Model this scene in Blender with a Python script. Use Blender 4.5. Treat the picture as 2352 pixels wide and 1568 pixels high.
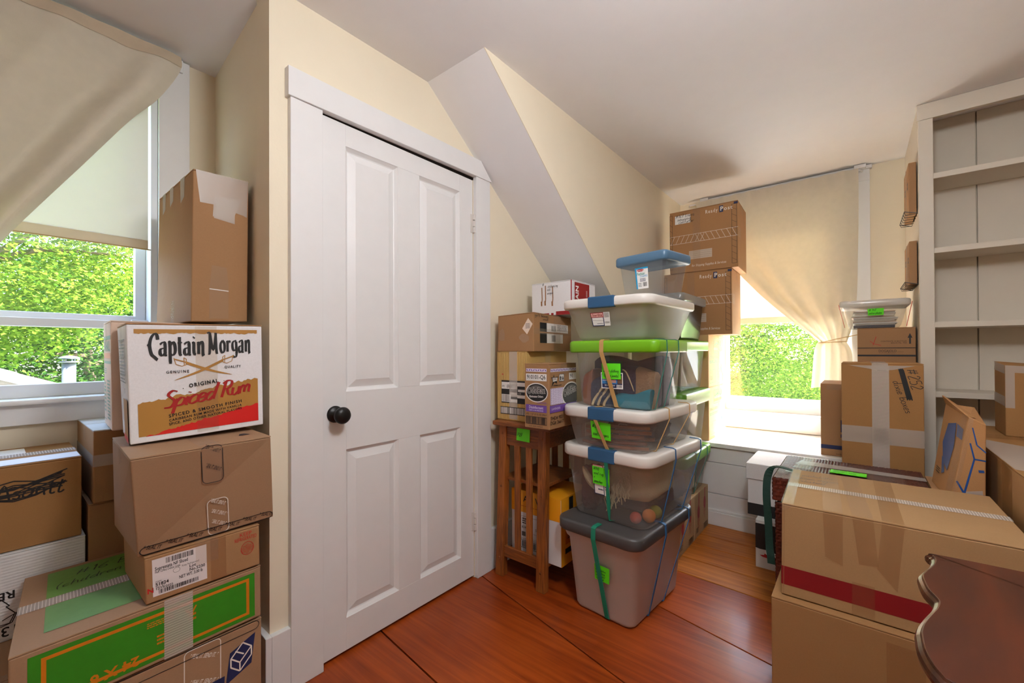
import bpy, bmesh, math, random
import numpy as np
from mathutils import Vector, Matrix, noise

for o in list(bpy.data.objects):
    bpy.data.objects.remove(o, do_unlink=True)
SC = bpy.context.scene
COL = SC.collection
random.seed(7)

# ------------------------------------------------------------------ camera
FPX, YAW, PITCH, ROLL, SHY, CAMH = 977.2, 0.6823, 0.0062, -0.0045, 15.54, 1.1046
_f = Vector((math.cos(YAW) * math.cos(PITCH), math.sin(YAW) * math.cos(PITCH), math.sin(PITCH)))
_r0 = Vector((math.sin(YAW), -math.cos(YAW), 0))
_u0 = _r0.cross(_f)
_r = _r0 * math.cos(ROLL) + _u0 * math.sin(ROLL)
_u = -_r0 * math.sin(ROLL) + _u0 * math.cos(ROLL)
CAMO = Vector((0, 0, CAMH))
cd = bpy.data.cameras.new('camera')
cd.sensor_width = 36
cd.lens = FPX / 2352 * 36
cd.shift_y = SHY / 2352
cd.clip_start = 0.02
cam = bpy.data.objects.new('camera', cd)
COL.objects.link(cam)
cam.matrix_world = Matrix(((_r.x, _u.x, -_f.x, 0), (_r.y, _u.y, -_f.y, 0), (_r.z, _u.z, -_f.z, CAMH), (0, 0, 0, 1)))
SC.camera = cam


def ray(x, y):
    return _f + _r * ((x - 1176) / FPX) + _u * ((784 + SHY - y) / FPX)


def on(x, y, axis, val):
    """pixel -> the point of that viewing direction on the plane axis = val"""
    d = ray(x, y)
    return CAMO + d * ((val - CAMO[axis]) / d[axis])


# ------------------------------------------------------------------ light and view
SC.view_settings.view_transform = 'Standard'
SC.view_settings.look = 'None'
SC.view_settings.gamma = 1
SC.view_settings.use_curve_mapping = False
SC.view_settings.exposure = 0.3
SC.cycles.use_denoising = True
SC.cycles.use_adaptive_sampling = True
SC.cycles.adaptive_threshold = 0.03
SC.cycles.max_bounces = 8
SC.cycles.diffuse_bounces = 5
SC.cycles.transparent_max_bounces = 20
SC.cycles.sample_clamp_indirect = 8

wd = bpy.data.worlds.new('world')
SC.world = wd
wd.use_nodes = True
nt = wd.node_tree
nt.nodes.clear()
sky = nt.nodes.new('ShaderNodeTexSky')
sky.sky_type = 'NISHITA'
sky.sun_disc = False
sky.sun_elevation = math.radians(50)
sky.sun_rotation = math.radians(120)
sky.air_density = 1.0
sky.dust_density = 2.5
bg = nt.nodes.new('ShaderNodeBackground')
bg.inputs[1].default_value = 2.2
wo = nt.nodes.new('ShaderNodeOutputWorld')
nt.links.new(sky.outputs[0], bg.inputs[0])
nt.links.new(bg.outputs[0], wo.inputs[0])

SUN_TO = Vector((0.62, -0.42, 1.0)).normalized()     # towards the sun
sl = bpy.data.lights.new('sun', 'SUN')
sl.energy = 62
sl.angle = math.radians(0.8)
sl.color = (1.0, 0.95, 0.86)
so = bpy.data.objects.new('sun', sl)
COL.objects.link(so)
so.rotation_euler = SUN_TO.to_track_quat('Z', 'Y').to_euler()
so.location = (6, -4, 9)


# ------------------------------------------------------------------ materials
def lin(c):
    return tuple(((v / 255) / 12.92 if v / 255 <= 0.04045 else ((v / 255 + 0.055) / 1.055) ** 2.4) for v in c)


MATS = {}


def new_mat(name):
    m = bpy.data.materials.new(name)
    m.use_nodes = True
    n = m.node_tree.nodes
    return m, n, m.node_tree.links, n['Principled BSDF']


def mat(name, rgb, rough=0.6, spec=0.5, metal=0.0, var=0.04, nscale=12, bump=0.0, bscale=150, coat=0.0):
    """plain painted, printed or plastic surface with a little mottling"""
    if name in MATS:
        return MATS[name]
    m, n, l, b = new_mat(name)
    c = lin(rgb)
    tc = n.new('ShaderNodeTexCoord')
    nz = n.new('ShaderNodeTexNoise')
    nz.inputs['Scale'].default_value = nscale
    nz.inputs['Detail'].default_value = 4
    l.new(tc.outputs['Object'], nz.inputs['Vector'])
    mx = n.new('ShaderNodeMix')
    mx.data_type = 'RGBA'
    mx.inputs[6].default_value = (*[v * (1 - var) for v in c], 1)
    mx.inputs[7].default_value = (*[min(1, v * (1 + var)) for v in c], 1)
    l.new(nz.outputs[0], mx.inputs[0])
    l.new(mx.outputs[2], b.inputs['Base Color'])
    b.inputs['Roughness'].default_value = rough
    b.inputs['Specular IOR Level'].default_value = spec
    b.inputs['Metallic'].default_value = metal
    b.inputs['Coat Weight'].default_value = coat
    if bump > 0:
        n2 = n.new('ShaderNodeTexNoise')
        n2.inputs['Scale'].default_value = bscale
        n2.inputs['Detail'].default_value = 3
        l.new(tc.outputs['Object'], n2.inputs['Vector'])
        bp = n.new('ShaderNodeBump')
        bp.inputs['Strength'].default_value = bump
        bp.inputs['Distance'].default_value = 0.004
        l.new(n2.outputs[0], bp.inputs['Height'])
        l.new(bp.outputs[0], b.inputs['Normal'])
    MATS[name] = m
    return m


def cardboard(name, rgb, flute=0.0, axis='Z', fscale=60):
    """kraft board: fibre specks, faint flute lines"""
    if name in MATS:
        return MATS[name]
    m, n, l, b = new_mat(name)
    c = lin(rgb)
    tc = n.new('ShaderNodeTexCoord')
    n1 = n.new('ShaderNodeTexNoise')
    n1.inputs['Scale'].default_value = 260
    n1.inputs['Detail'].default_value = 6
    n2 = n.new('ShaderNodeTexNoise')
    n2.inputs['Scale'].default_value = 5
    n2.inputs['Detail'].default_value = 3
    l.new(tc.outputs['Object'], n1.inputs['Vector'])
    l.new(tc.outputs['Object'], n2.inputs['Vector'])
    mx = n.new('ShaderNodeMix')
    mx.data_type = 'RGBA'
    mx.inputs[6].default_value = (*[v * 0.86 for v in c], 1)
    mx.inputs[7].default_value = (*[v * 1.12 for v in c], 1)
    ad = n.new('ShaderNodeMath')
    ad.operation = 'MULTIPLY_ADD'
    ad.inputs[1].default_value = 0.6
    l.new(n1.outputs[0], ad.inputs[0])
    m2 = n.new('ShaderNodeMath')
    m2.operation = 'MULTIPLY'
    m2.inputs[1].default_value = 0.4
    l.new(n2.outputs[0], m2.inputs[0])
    l.new(m2.outputs[0], ad.inputs[2])
    l.new(ad.outputs[0], mx.inputs[0])
    l.new(mx.outputs[2], b.inputs['Base Color'])
    b.inputs['Roughness'].default_value = 0.72
    b.inputs['Specular IOR Level'].default_value = 0.3
    bp = n.new('ShaderNodeBump')
    bp.inputs['Strength'].default_value = 0.25
    bp.inputs['Distance'].default_value = 0.0015
    if flute > 0:
        wv = n.new('ShaderNodeTexWave')
        wv.bands_direction = axis
        wv.inputs['Scale'].default_value = fscale
        wv.inputs['Distortion'].default_value = 0.6
        l.new(tc.outputs['Object'], wv.inputs['Vector'])
        bp.inputs['Strength'].default_value = flute
        l.new(wv.outputs[0], bp.inputs['Height'])
    else:
        n3 = n.new('ShaderNodeTexNoise')
        n3.inputs['Scale'].default_value = 14
        n3.inputs['Detail'].default_value = 3
        l.new(tc.outputs['Object'], n3.inputs['Vector'])
        bp.inputs['Distance'].default_value = 0.01
        bp.inputs['Strength'].default_value = 0.15
        l.new(n3.outputs[0], bp.inputs['Height'])
    l.new(bp.outputs[0], b.inputs['Normal'])
    MATS[name] = m
    return m


def clear(name, tint, haze_rgb, haze=0.15, gloss=0.08, rough=0.05, through=0.4):
    """clear or milky plastic: transparent body, milky scatter, glossy skin"""
    if name in MATS:
        return MATS[name]
    m, n, l, b = new_mat(name)
    n.remove(b)
    out = n['Material Output']
    tr = n.new('ShaderNodeBsdfTransparent')
    tr.inputs[0].default_value = (*tint, 1)
    df = n.new('ShaderNodeBsdfDiffuse')
    df.inputs[0].default_value = (*lin(haze_rgb), 1)
    tl = n.new('ShaderNodeBsdfTranslucent')
    tl.inputs[0].default_value = (*lin(haze_rgb), 1)
    hz = n.new('ShaderNodeMixShader')
    hz.inputs[0].default_value = through
    l.new(df.outputs[0], hz.inputs[1])
    l.new(tl.outputs[0], hz.inputs[2])
    m1 = n.new('ShaderNodeMixShader')
    m1.inputs[0].default_value = haze
    l.new(tr.outputs[0], m1.inputs[1])
    l.new(hz.outputs[0], m1.inputs[2])
    gl = n.new('ShaderNodeBsdfGlossy')
    gl.inputs['Roughness'].default_value = rough
    m2 = n.new('ShaderNodeMixShader')
    m2.inputs[0].default_value = gloss
    l.new(m1.outputs[0], m2.inputs[1])
    l.new(gl.outputs[0], m2.inputs[2])
    l.new(m2.outputs[0], out.inputs[0])
    MATS[name] = m
    return m


def cloth(name, rgb, trans=0.0, rough=0.95, scale=400, bump=0.3, var=0.08):
    if name in MATS:
        return MATS[name]
    m = mat(name, rgb, rough, 0.1, var=var, nscale=30, bump=bump, bscale=scale)
    n, l = m.node_tree.nodes, m.node_tree.links
    b = n['Principled BSDF']
    if trans > 0:
        tl = n.new('ShaderNodeBsdfTranslucent')
        tl.inputs[0].default_value = (*lin(rgb), 1)
        mx = n.new('ShaderNodeMixShader')
        mx.inputs[0].default_value = trans
        l.new(b.outputs[0], mx.inputs[1])
        l.new(tl.outputs[0], mx.inputs[2])
        l.new(mx.outputs[0], n['Material Output'].inputs[0])
    return m


def wood(name, dark, light, axis='Y', scale=3.0, stretch=12.0, rough=0.3, coat=0.3, knots=0.0, distort=2.0):
    """grained timber, grain running along the given axis"""
    if name in MATS:
        return MATS[name]
    m, n, l, b = new_mat(name)
    tc = n.new('ShaderNodeTexCoord')
    mp = n.new('ShaderNodeMapping')
    s = [stretch, stretch, stretch]
    s['XYZ'.index(axis)] = 1.0
    mp.inputs['Scale'].default_value = s
    oi = n.new('ShaderNodeObjectInfo')
    va = n.new('ShaderNodeVectorMath')
    va.operation = 'SCALE'
    va.inputs[3].default_value = 7.0
    cb = n.new('ShaderNodeCombineXYZ')
    for i in range(3):
        l.new(oi.outputs['Random'], cb.inputs[i])
    l.new(cb.outputs[0], va.inputs[0])
    ad = n.new('ShaderNodeVectorMath')
    l.new(tc.outputs['Object'], ad.inputs[0])
    l.new(va.outputs[0], ad.inputs[1])
    l.new(ad.outputs[0], mp.inputs['Vector'])
    n1 = n.new('ShaderNodeTexNoise')
    n1.inputs['Scale'].default_value = scale
    n1.inputs['Detail'].default_value = 7
    n1.inputs['Distortion'].default_value = distort
    l.new(mp.outputs[0], n1.inputs['Vector'])
    n2 = n.new('ShaderNodeTexNoise')
    n2.inputs['Scale'].default_value = 2.2
    n2.inputs['Detail'].default_value = 3
    l.new(ad.outputs[0], n2.inputs['Vector'])
    mu = n.new('ShaderNodeMath')
    mu.operation = 'MULTIPLY_ADD'
    mu.inputs[1].default_value = 0.45
    l.new(n2.outputs[0], mu.inputs[0])
    m3 = n.new('ShaderNodeMath')
    m3.operation = 'MULTIPLY'
    m3.inputs[1].default_value = 0.6
    l.new(n1.outputs[0], m3.inputs[0])
    l.new(m3.outputs[0], mu.inputs[2])
    rp = n.new('ShaderNodeValToRGB')
    rp.color_ramp.elements[0].position = 0.36
    rp.color_ramp.elements[1].position = 0.68
    rp.color_ramp.elements[0].color = (*lin(dark), 1)
    rp.color_ramp.elements[1].color = (*lin(light), 1)
    l.new(mu.outputs[0], rp.inputs[0])
    l.new(rp.outputs[0], b.inputs['Base Color'])
    b.inputs['Roughness'].default_value = rough
    b.inputs['Coat Weight'].default_value = coat
    b.inputs['Coat Roughness'].default_value = 0.12
    b.inputs['Specular IOR Level'].default_value = 0.28
    rr = n.new('ShaderNodeMapRange')
    rr.inputs[3].default_value = rough - 0.08
    rr.inputs[4].default_value = rough + 0.18
    l.new(n2.outputs[0], rr.inputs[0])
    l.new(rr.outputs[0], b.inputs['Roughness'])
    bp = n.new('ShaderNodeBump')
    bp.inputs['Strength'].default_value = 0.12
    bp.inputs['Distance'].default_value = 0.003
    l.new(n1.outputs[0], bp.inputs['Height'])
    l.new(bp.outputs[0], b.inputs['Normal'])
    MATS[name] = m
    return m


# ------------------------------------------------------------------ objects
def link(name, verts, faces, mats, parent=None, loc=None, smooth=False, midx=None):
    """one mesh object; verts are in world space, loc (or the parent's place) becomes the origin"""
    base = Vector(loc) if loc is not None else (parent_loc(parent) if parent else Vector((0, 0, 0)))
    me = bpy.data.meshes.new(name)
    me.from_pydata([tuple(Vector(v) - base) for v in verts], [], faces)
    for mm in (mats if isinstance(mats, (list, tuple)) else [mats]):
        me.materials.append(mm)
    if midx:
        me.polygons.foreach_set('material_index', midx)
    if smooth:
        me.polygons.foreach_set('use_smooth', [True] * len(me.polygons))
    me.update()
    o = bpy.data.objects.new(name, me)
    COL.objects.link(o)
    if parent:
        o.parent = parent
        o.location = base - parent_loc(parent)
    else:
        o.location = base
    return o


def parent_loc(p):
    v = Vector((0, 0, 0))
    while p:
        v += p.location
        p = p.parent
    return v


def thing(name, loc, label, cat, group=None):
    o = bpy.data.objects.new(name, None)
    o.empty_display_size = 0.05
    COL.objects.link(o)
    o.location = loc
    return tag(o, label, cat, group)


def tag(o, label=None, cat=None, group=None, kind=None):
    if label:
        o['label'] = label
    if cat:
        o['category'] = cat
    if group:
        o['group'] = group
    if kind:
        o['kind'] = kind
    return o


def struct(o):
    o['kind'] = 'structure'
    return o


class MB:
    """collects shapes in world space, then links them as one mesh"""
    def __init__(s):
        s.v, s.f, s.m, s.mats = [], [], [], []

    def mi(s, m):
        if m not in s.mats:
            s.mats.append(m)
        return s.mats.index(m)

    def add(s, v, f, m):
        o = len(s.v)
        k = s.mi(m)
        s.v += [Vector(p) for p in v]
        for q in f:
            s.f.append([i + o for i in q])
            s.m.append(k)

    def box(s, lo, hi, m, bev=0.0):
        lo, hi = Vector(lo), Vector(hi)
        c = [Vector((x, y, z)) for z in (lo.z, hi.z) for x, y in ((lo.x, lo.y), (hi.x, lo.y), (hi.x, hi.y), (lo.x, hi.y))]
        s.hexa(c, m, bev)

    def hexa(s, c, m, bev=0.0):
        """8 corners: bottom ring then top ring, counter-clockwise seen from above"""
        F = [(3, 2, 1, 0), (4, 5, 6, 7), (0, 1, 5, 4), (1, 2, 6, 5), (2, 3, 7, 6), (3, 0, 4, 7)]
        if bev <= 0:
            s.add(c, F, m)
            return
        bm = bmesh.new()
        vs = [bm.verts.new(p) for p in c]
        for q in F:
            bm.faces.new([vs[i] for i in q])
        bmesh.ops.bevel(bm, geom=list(bm.edges), offset=bev, segments=2, profile=0.5, affect='EDGES')
        bm.normal_update()
        bm.verts.index_update()
        s.add([v.co for v in bm.verts], [[v.index for v in f.verts] for f in bm.faces], m)
        bm.free()

    def tube(s, pts, r, m, n=8, closed=False, cap=True, flat=1.0, up=None):
        """round (or flattened) tube along points; r may be a list"""
        pts = [Vector(p) for p in pts]
        k = len(pts)
        rs = r if isinstance(r, (list, tuple)) else [r] * k
        V = []
        pu = None
        for i, p in enumerate(pts):
            a = pts[(i - 1) % k] if (closed or i > 0) else p
            c = pts[(i + 1) % k] if (closed or i < k - 1) else p
            t = (c - a).normalized()
            if up is not None:
                u = Vector(up)
            elif pu is None:
                u = Vector((0, 0, 1)) if abs(t.z) < 0.9 else Vector((1, 0, 0))
            else:
                u = pu
            u = (u - t * u.dot(t)).normalized()
            pu = u
            w = t.cross(u)
            for j in range(n):
                an = 2 * math.pi * j / n
                V.append(p + (u * math.cos(an) * flat + w * math.sin(an)) * rs[i])
        F = []
        for i in range(k if closed else k - 1):
            i2 = (i + 1) % k
            for j in range(n):
                j2 = (j + 1) % n
                F.append((i * n + j, i * n + j2, i2 * n + j2, i2 * n + j))
        if cap and not closed:
            F.append(tuple(range(n - 1, -1, -1)))
            F.append(tuple((k - 1) * n + j for j in range(n)))
        s.add(V, F, m)

    def lathe(s, c, prof, m, n=24, axis=Vector((0, 0, 1)), x0=None):
        """prof: (radius, height) pairs turned about the axis through c"""
        axis = Vector(axis).normalized()
        a = Vector((1, 0, 0)) if abs(axis.x) < 0.9 else Vector((0, 1, 0))
        a = (a - axis * a.dot(axis)).normalized()
        b = axis.cross(a)
        V = []
        for r, h in prof:
            for j in range(n):
                t = 2 * math.pi * j / n
                V.append(Vector(c) + axis * h + (a * math.cos(t) + b * math.sin(t)) * r)
        F = []
        for i in range(len(prof) - 1):
            for j in range(n):
                j2 = (j + 1) % n
                F.append((i * n + j, i * n + j2, (i + 1) * n + j2, (i + 1) * n + j))
        F.append(tuple(range(n - 1, -1, -1)))
        F.append(tuple((len(prof) - 1) * n + j for j in range(n)))
        s.add(V, F, m)

    def grid(s, P, m, flip=False):
        """rows of points"""
        R, Cn = len(P), len(P[0])
        F = []
        for i in range(R - 1):
            for j in range(Cn - 1):
                q = (i * Cn + j, i * Cn + j + 1, (i + 1) * Cn + j + 1, (i + 1) * Cn + j)
                F.append(q[::-1] if flip else q)
        s.add([p for row in P for p in row], F, m)

    def build(s, name, parent=None, loc=None, smooth=False):
        return link(name, s.v, s.f, s.mats, parent, loc, smooth, s.m)


def part_box(name, lo, hi, m, parent, bev=0.002, smooth=False):
    b = MB()
    b.box(lo, hi, m, bev)
    return b.build(name, parent)


# ------------------------------------------------------------------ lettering
_TXT = {}


def txt(s, bold=0.0, shear=0.0, space=1.0):
    """flat letter shapes of the built-in face: (verts, faces, width), capital height ~0.72"""
    k = (s, bold, shear, space)
    if k not in _TXT:
        c = bpy.data.curves.new('t', 'FONT')
        c.body = s
        c.offset = bold
        c.shear = shear
        c.space_character = space
        c.resolution_u = 2
        o = bpy.data.objects.new('t', c)
        me = bpy.data.meshes.new_from_object(o)
        v = [(p.co.x, p.co.y) for p in me.vertices]
        f = [tuple(p.vertices) for p in me.polygons]
        bpy.data.objects.remove(o)
        bpy.data.curves.remove(c)
        bpy.data.meshes.remove(me)
        w = max([p[0] for p in v] or [0.1])
        _TXT[k] = (v, f, w)
    return _TXT[k]


def _p(s):
    return [[tuple(float(q) for q in pt.split(',')) for pt in st.split()] for st in s.split('|')]


# single-stroke hand: baseline 0, x-height .5, capitals 1
PEN = {k: (w, _p(s)) for k, w, s in (
    ('a', .5, '.42,.42 .28,.5 .1,.42 .02,.2 .1,.02 .26,.06 .4,.3 .42,.48 .4,.1 .5,.02'),
    ('b', .45, '.08,1 .04,.5 .02,.02|.03,.3 .2,.48 .38,.38 .38,.12 .2,0 .03,.1'),
    ('c', .42, '.38,.42 .24,.5 .06,.36 .04,.14 .18,0 .4,.1'),
    ('d', .5, '.4,.4 .22,.48 .05,.3 .06,.08 .22,0 .38,.2|.46,1 .42,.5 .4,.08 .48,0'),
    ('e', .42, '.05,.24 .34,.3 .32,.46 .18,.5 .04,.3 .08,.06 .24,0 .4,.1'),
    ('f', .38, '.38,.92 .26,1 .18,.8 .14,0|.02,.5 .34,.52'),
    ('g', .46, '.4,.44 .2,.5 .04,.3 .12,.1 .3,.16 .42,.46 .4,-.1 .28,-.36 .08,-.26'),
    ('h', .46, '.1,1 .04,0|.06,.3 .24,.5 .36,.4 .36,.08 .44,0'),
    ('i', .22, '.1,.48 .08,.06 .18,0|.12,.7 .13,.74'),
    ('k', .44, '.08,1 .04,0|.36,.5 .06,.22 .4,0'),
    ('l', .2, '.12,1 .06,.1 .16,0'),
    ('m', .66, '.04,.48 .04,0|.05,.34 .18,.5 .28,.4 .28,.04|.29,.34 .44,.5 .54,.4 .54,.06 .62,0'),
    ('n', .46, '.04,.48 .04,0|.05,.32 .22,.5 .36,.4 .36,.06 .44,0'),
    ('o', .44, '.22,.5 .06,.38 .04,.14 .2,0 .36,.1 .38,.36 .22,.5'),
    ('p', .46, '.06,.48 .02,-.36|.05,.3 .22,.5 .4,.36 .34,.08 .06,.06'),
    ('r', .36, '.05,.48 .05,0|.06,.3 .2,.48 .34,.44'),
    ('s', .36, '.32,.44 .16,.5 .05,.38 .28,.2 .24,.02 .02,.06'),
    ('t', .34, '.16,.86 .12,.1 .24,0 .34,.08|.02,.56 .32,.58'),
    ('u', .46, '.04,.48 .04,.12 .18,0 .36,.16|.38,.48 .36,.06 .44,0'),
    ('v', .4, '.02,.48 .16,0 .36,.5'),
    ('w', .6, '.02,.48 .12,0 .28,.36 .4,0 .56,.5'),
    ('x', .4, '.02,.48 .36,0|.36,.5 .02,0'),
    ('y', .42, '.04,.48 .08,.2 .22,.14 .36,.46|.38,.5 .3,-.1 .16,-.36 .02,-.24'),
    ('z', .42, '.04,.48 .36,.48 .04,.02 .4,.04'),
    ('A', .6, '.02,0 .28,1 .54,0|.1,.36 .48,.38'),
    ('B', .55, '.08,1 .04,0|.06,1 .36,.9 .34,.6 .08,.52 .42,.4 .42,.1 .04,0'),
    ('F', .5, '.06,1 .04,0|.06,1 .46,.98|.05,.54 .38,.54'),
    ('K', .5, '.06,1 .06,0|.44,1 .08,.44 .46,0'),
    ('S', .5, '.42,.9 .2,1 .06,.78 .4,.4 .34,.06 .04,.06'),
    ('0', .5, '.26,1 .06,.7 .06,.25 .24,0 .42,.3 .42,.75 .26,1'),
    ('1', .3, '.08,.8 .18,1 .14,0'),
    ('2', .5, '.06,.78 .22,1 .4,.82 .3,.5 .04,.02 .46,.06'),
    ('3', .48, '.06,.92 .28,1 .38,.78 .16,.54 .42,.36 .34,.04 .04,.06'),
    ('4', .5, '.12,1 .04,.5 .44,.52|.36,.9 .32,0'),
    ('5', .48, '.42,1 .1,.98 .06,.6 .3,.62 .42,.3 .3,.02 .04,.06'),
    ('6', .48, '.36,1 .12,.6 .04,.2 .22,0 .4,.2 .3,.42 .08,.3'),
    ('7', .5, '.04,.94 .46,1 .2,0|.1,.5 .38,.54'),
    ('9', .48, '.4,.7 .2,.5 .06,.72 .2,1 .4,.86 .34,.3 .2,0'),
    ('#', .6, '.16,.9 .06,.05|.42,.95 .32,.1|.0,.62 .54,.66|.0,.32 .5,.36'),
    ('(', .3, '.26,1.1 .06,.6 .1,.1 .24,-.2'),
    (')', .3, '.04,1.1 .22,.6 .18,.1 .0,-.2'),
    ("'", .14, '.06,1 .04,.8'),
    ('+', .4, '.18,.5 .18,.1|.0,.3 .36,.3'),
    ('-', .34, '.02,.3 .3,.32'),
    (' ', .34, '.0,-9 .0,-9'),
    # broad-nib letters of the rum carton
    ('C*', .56, '.54,.72 .5,.92 .36,.98 .18,.78 .1,.45 .18,.08 .36,-.08 .5,-.2|.06,.5 .0,.42'),
    ('a*', .5, '.08,.5 .26,.6 .36,.5 .36,.06 .46,0|.34,.34 .12,.28 .08,.1 .2,0 .36,.12'),
    ('p*', .5, '.02,.62 .12,.54 .12,-.28 .2,-.34|.12,.42 .28,.6 .4,.46 .4,.14 .26,0 .12,.06'),
    ('t*', .34, '.04,.56 .3,.58|.16,.84 .16,.1 .28,0'),
    ('i*', .28, '.04,.52 .13,.56 .13,.1 .24,0|.12,.78 .16,.84'),
    ('n*', .5, '.02,.56 .12,.52 .12,.02|.12,.4 .28,.6 .38,.5 .38,.06 .42,-.08'),
    ('M*', .86, '.0,.96 .1,1 .22,.96|.2,.98 .16,.04 .08,.0|.2,.98 .42,.12 .64,.98|.62,.98 .66,.06 .76,0'),
    ('o*', .48, '.24,.6 .1,.44 .1,.14 .24,0 .38,.14 .38,.44 .24,.6'),
    ('r*', .4, '.02,.54 .12,.52 .12,.04|.12,.4 .22,.56 .36,.52'),
    ('g*', .5, '.4,.56 .26,.58 .1,.46 .12,.18 .26,.1 .38,.2 .38,.54 .4,-.06 .3,-.24 .08,-.18'),
)}


def pen(s, wide=0.05, nib=None, thin=0.35, jitter=0.0, slant=0.0, star=False, gap=0.06, rnd=None):
    """stroke lettering as flat ribbons: list of quads in (x, y), and the width"""
    rnd = rnd or random.Random(sum(ord(ch) for ch in s))
    quads = []
    x = 0.0
    for ch in s:
        w, strokes = PEN.get(ch + '*' if star else ch, PEN.get(ch, PEN[' ']))
        for st in strokes:
            if st[0][1] < -5:
                continue
            st = [(px + rnd.uniform(-jitter, jitter), py + rnd.uniform(-jitter, jitter)) for px, py in st]
            # smooth the stroke (Catmull-Rom)
            q = []
            for i in range(len(st) - 1):
                p0 = st[max(0, i - 1)]; p1 = st[i]; p2 = st[i + 1]; p3 = st[min(len(st) - 1, i + 2)]
                nseg = 4 if len(st) > 2 else 1
                for j in range(nseg):
                    t = j / nseg
                    q.append(tuple(0.5 * (2 * p1[a] + (p2[a] - p0[a]) * t + (2 * p0[a] - 5 * p1[a] + 4 * p2[a] - p3[a]) * t * t
                                          + (3 * p1[a] - p0[a] - 3 * p2[a] + p3[a]) * t ** 3) for a in (0, 1)))
            q.append(st[-1])
            q = [(x + px + slant * py, py) for px, py in q]
            L = []
            for i, (px, py) in enumerate(q):
                a = q[max(0, i - 1)]; c = q[min(len(q) - 1, i + 1)]
                dx, dy = c[0] - a[0], c[1] - a[1]
                d = math.hypot(dx, dy) or 1
                hw = wide / 2
                if nib is not None:
                    hw *= thin + (1 - thin) * abs(math.sin(math.atan2(dy, dx) - nib))
                L.append((px - dy / d * hw, py + dx / d * hw, px + dy / d * hw, py - dx / d * hw))
            for i in range(len(L) - 1):
                quads.append([(L[i][2], L[i][3]), (L[i + 1][2], L[i + 1][3]), (L[i + 1][0], L[i + 1][1]), (L[i][0], L[i][1])])
        x += w + gap
    return quads, x


class Face:
    """a four-cornered face in space: bl, br, tr, tl as seen from outside"""
    def __init__(s, bl, br, tr, tl):
        s.c = [Vector(p) for p in (bl, br, tr, tl)]
        s.n = ((s.c[1] - s.c[0]).cross(s.c[3] - s.c[0]) + (s.c[3] - s.c[2]).cross(s.c[1] - s.c[2])).normalized()
        s.w = ((s.c[1] - s.c[0]).length + (s.c[2] - s.c[3]).length) / 2
        s.h = ((s.c[3] - s.c[0]).length + (s.c[2] - s.c[1]).length) / 2

    def at(s, u, v, lift=0.0):
        a = s.c[0].lerp(s.c[1], u)
        b = s.c[3].lerp(s.c[2], u)
        return a.lerp(b, v) + s.n * lift


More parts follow.
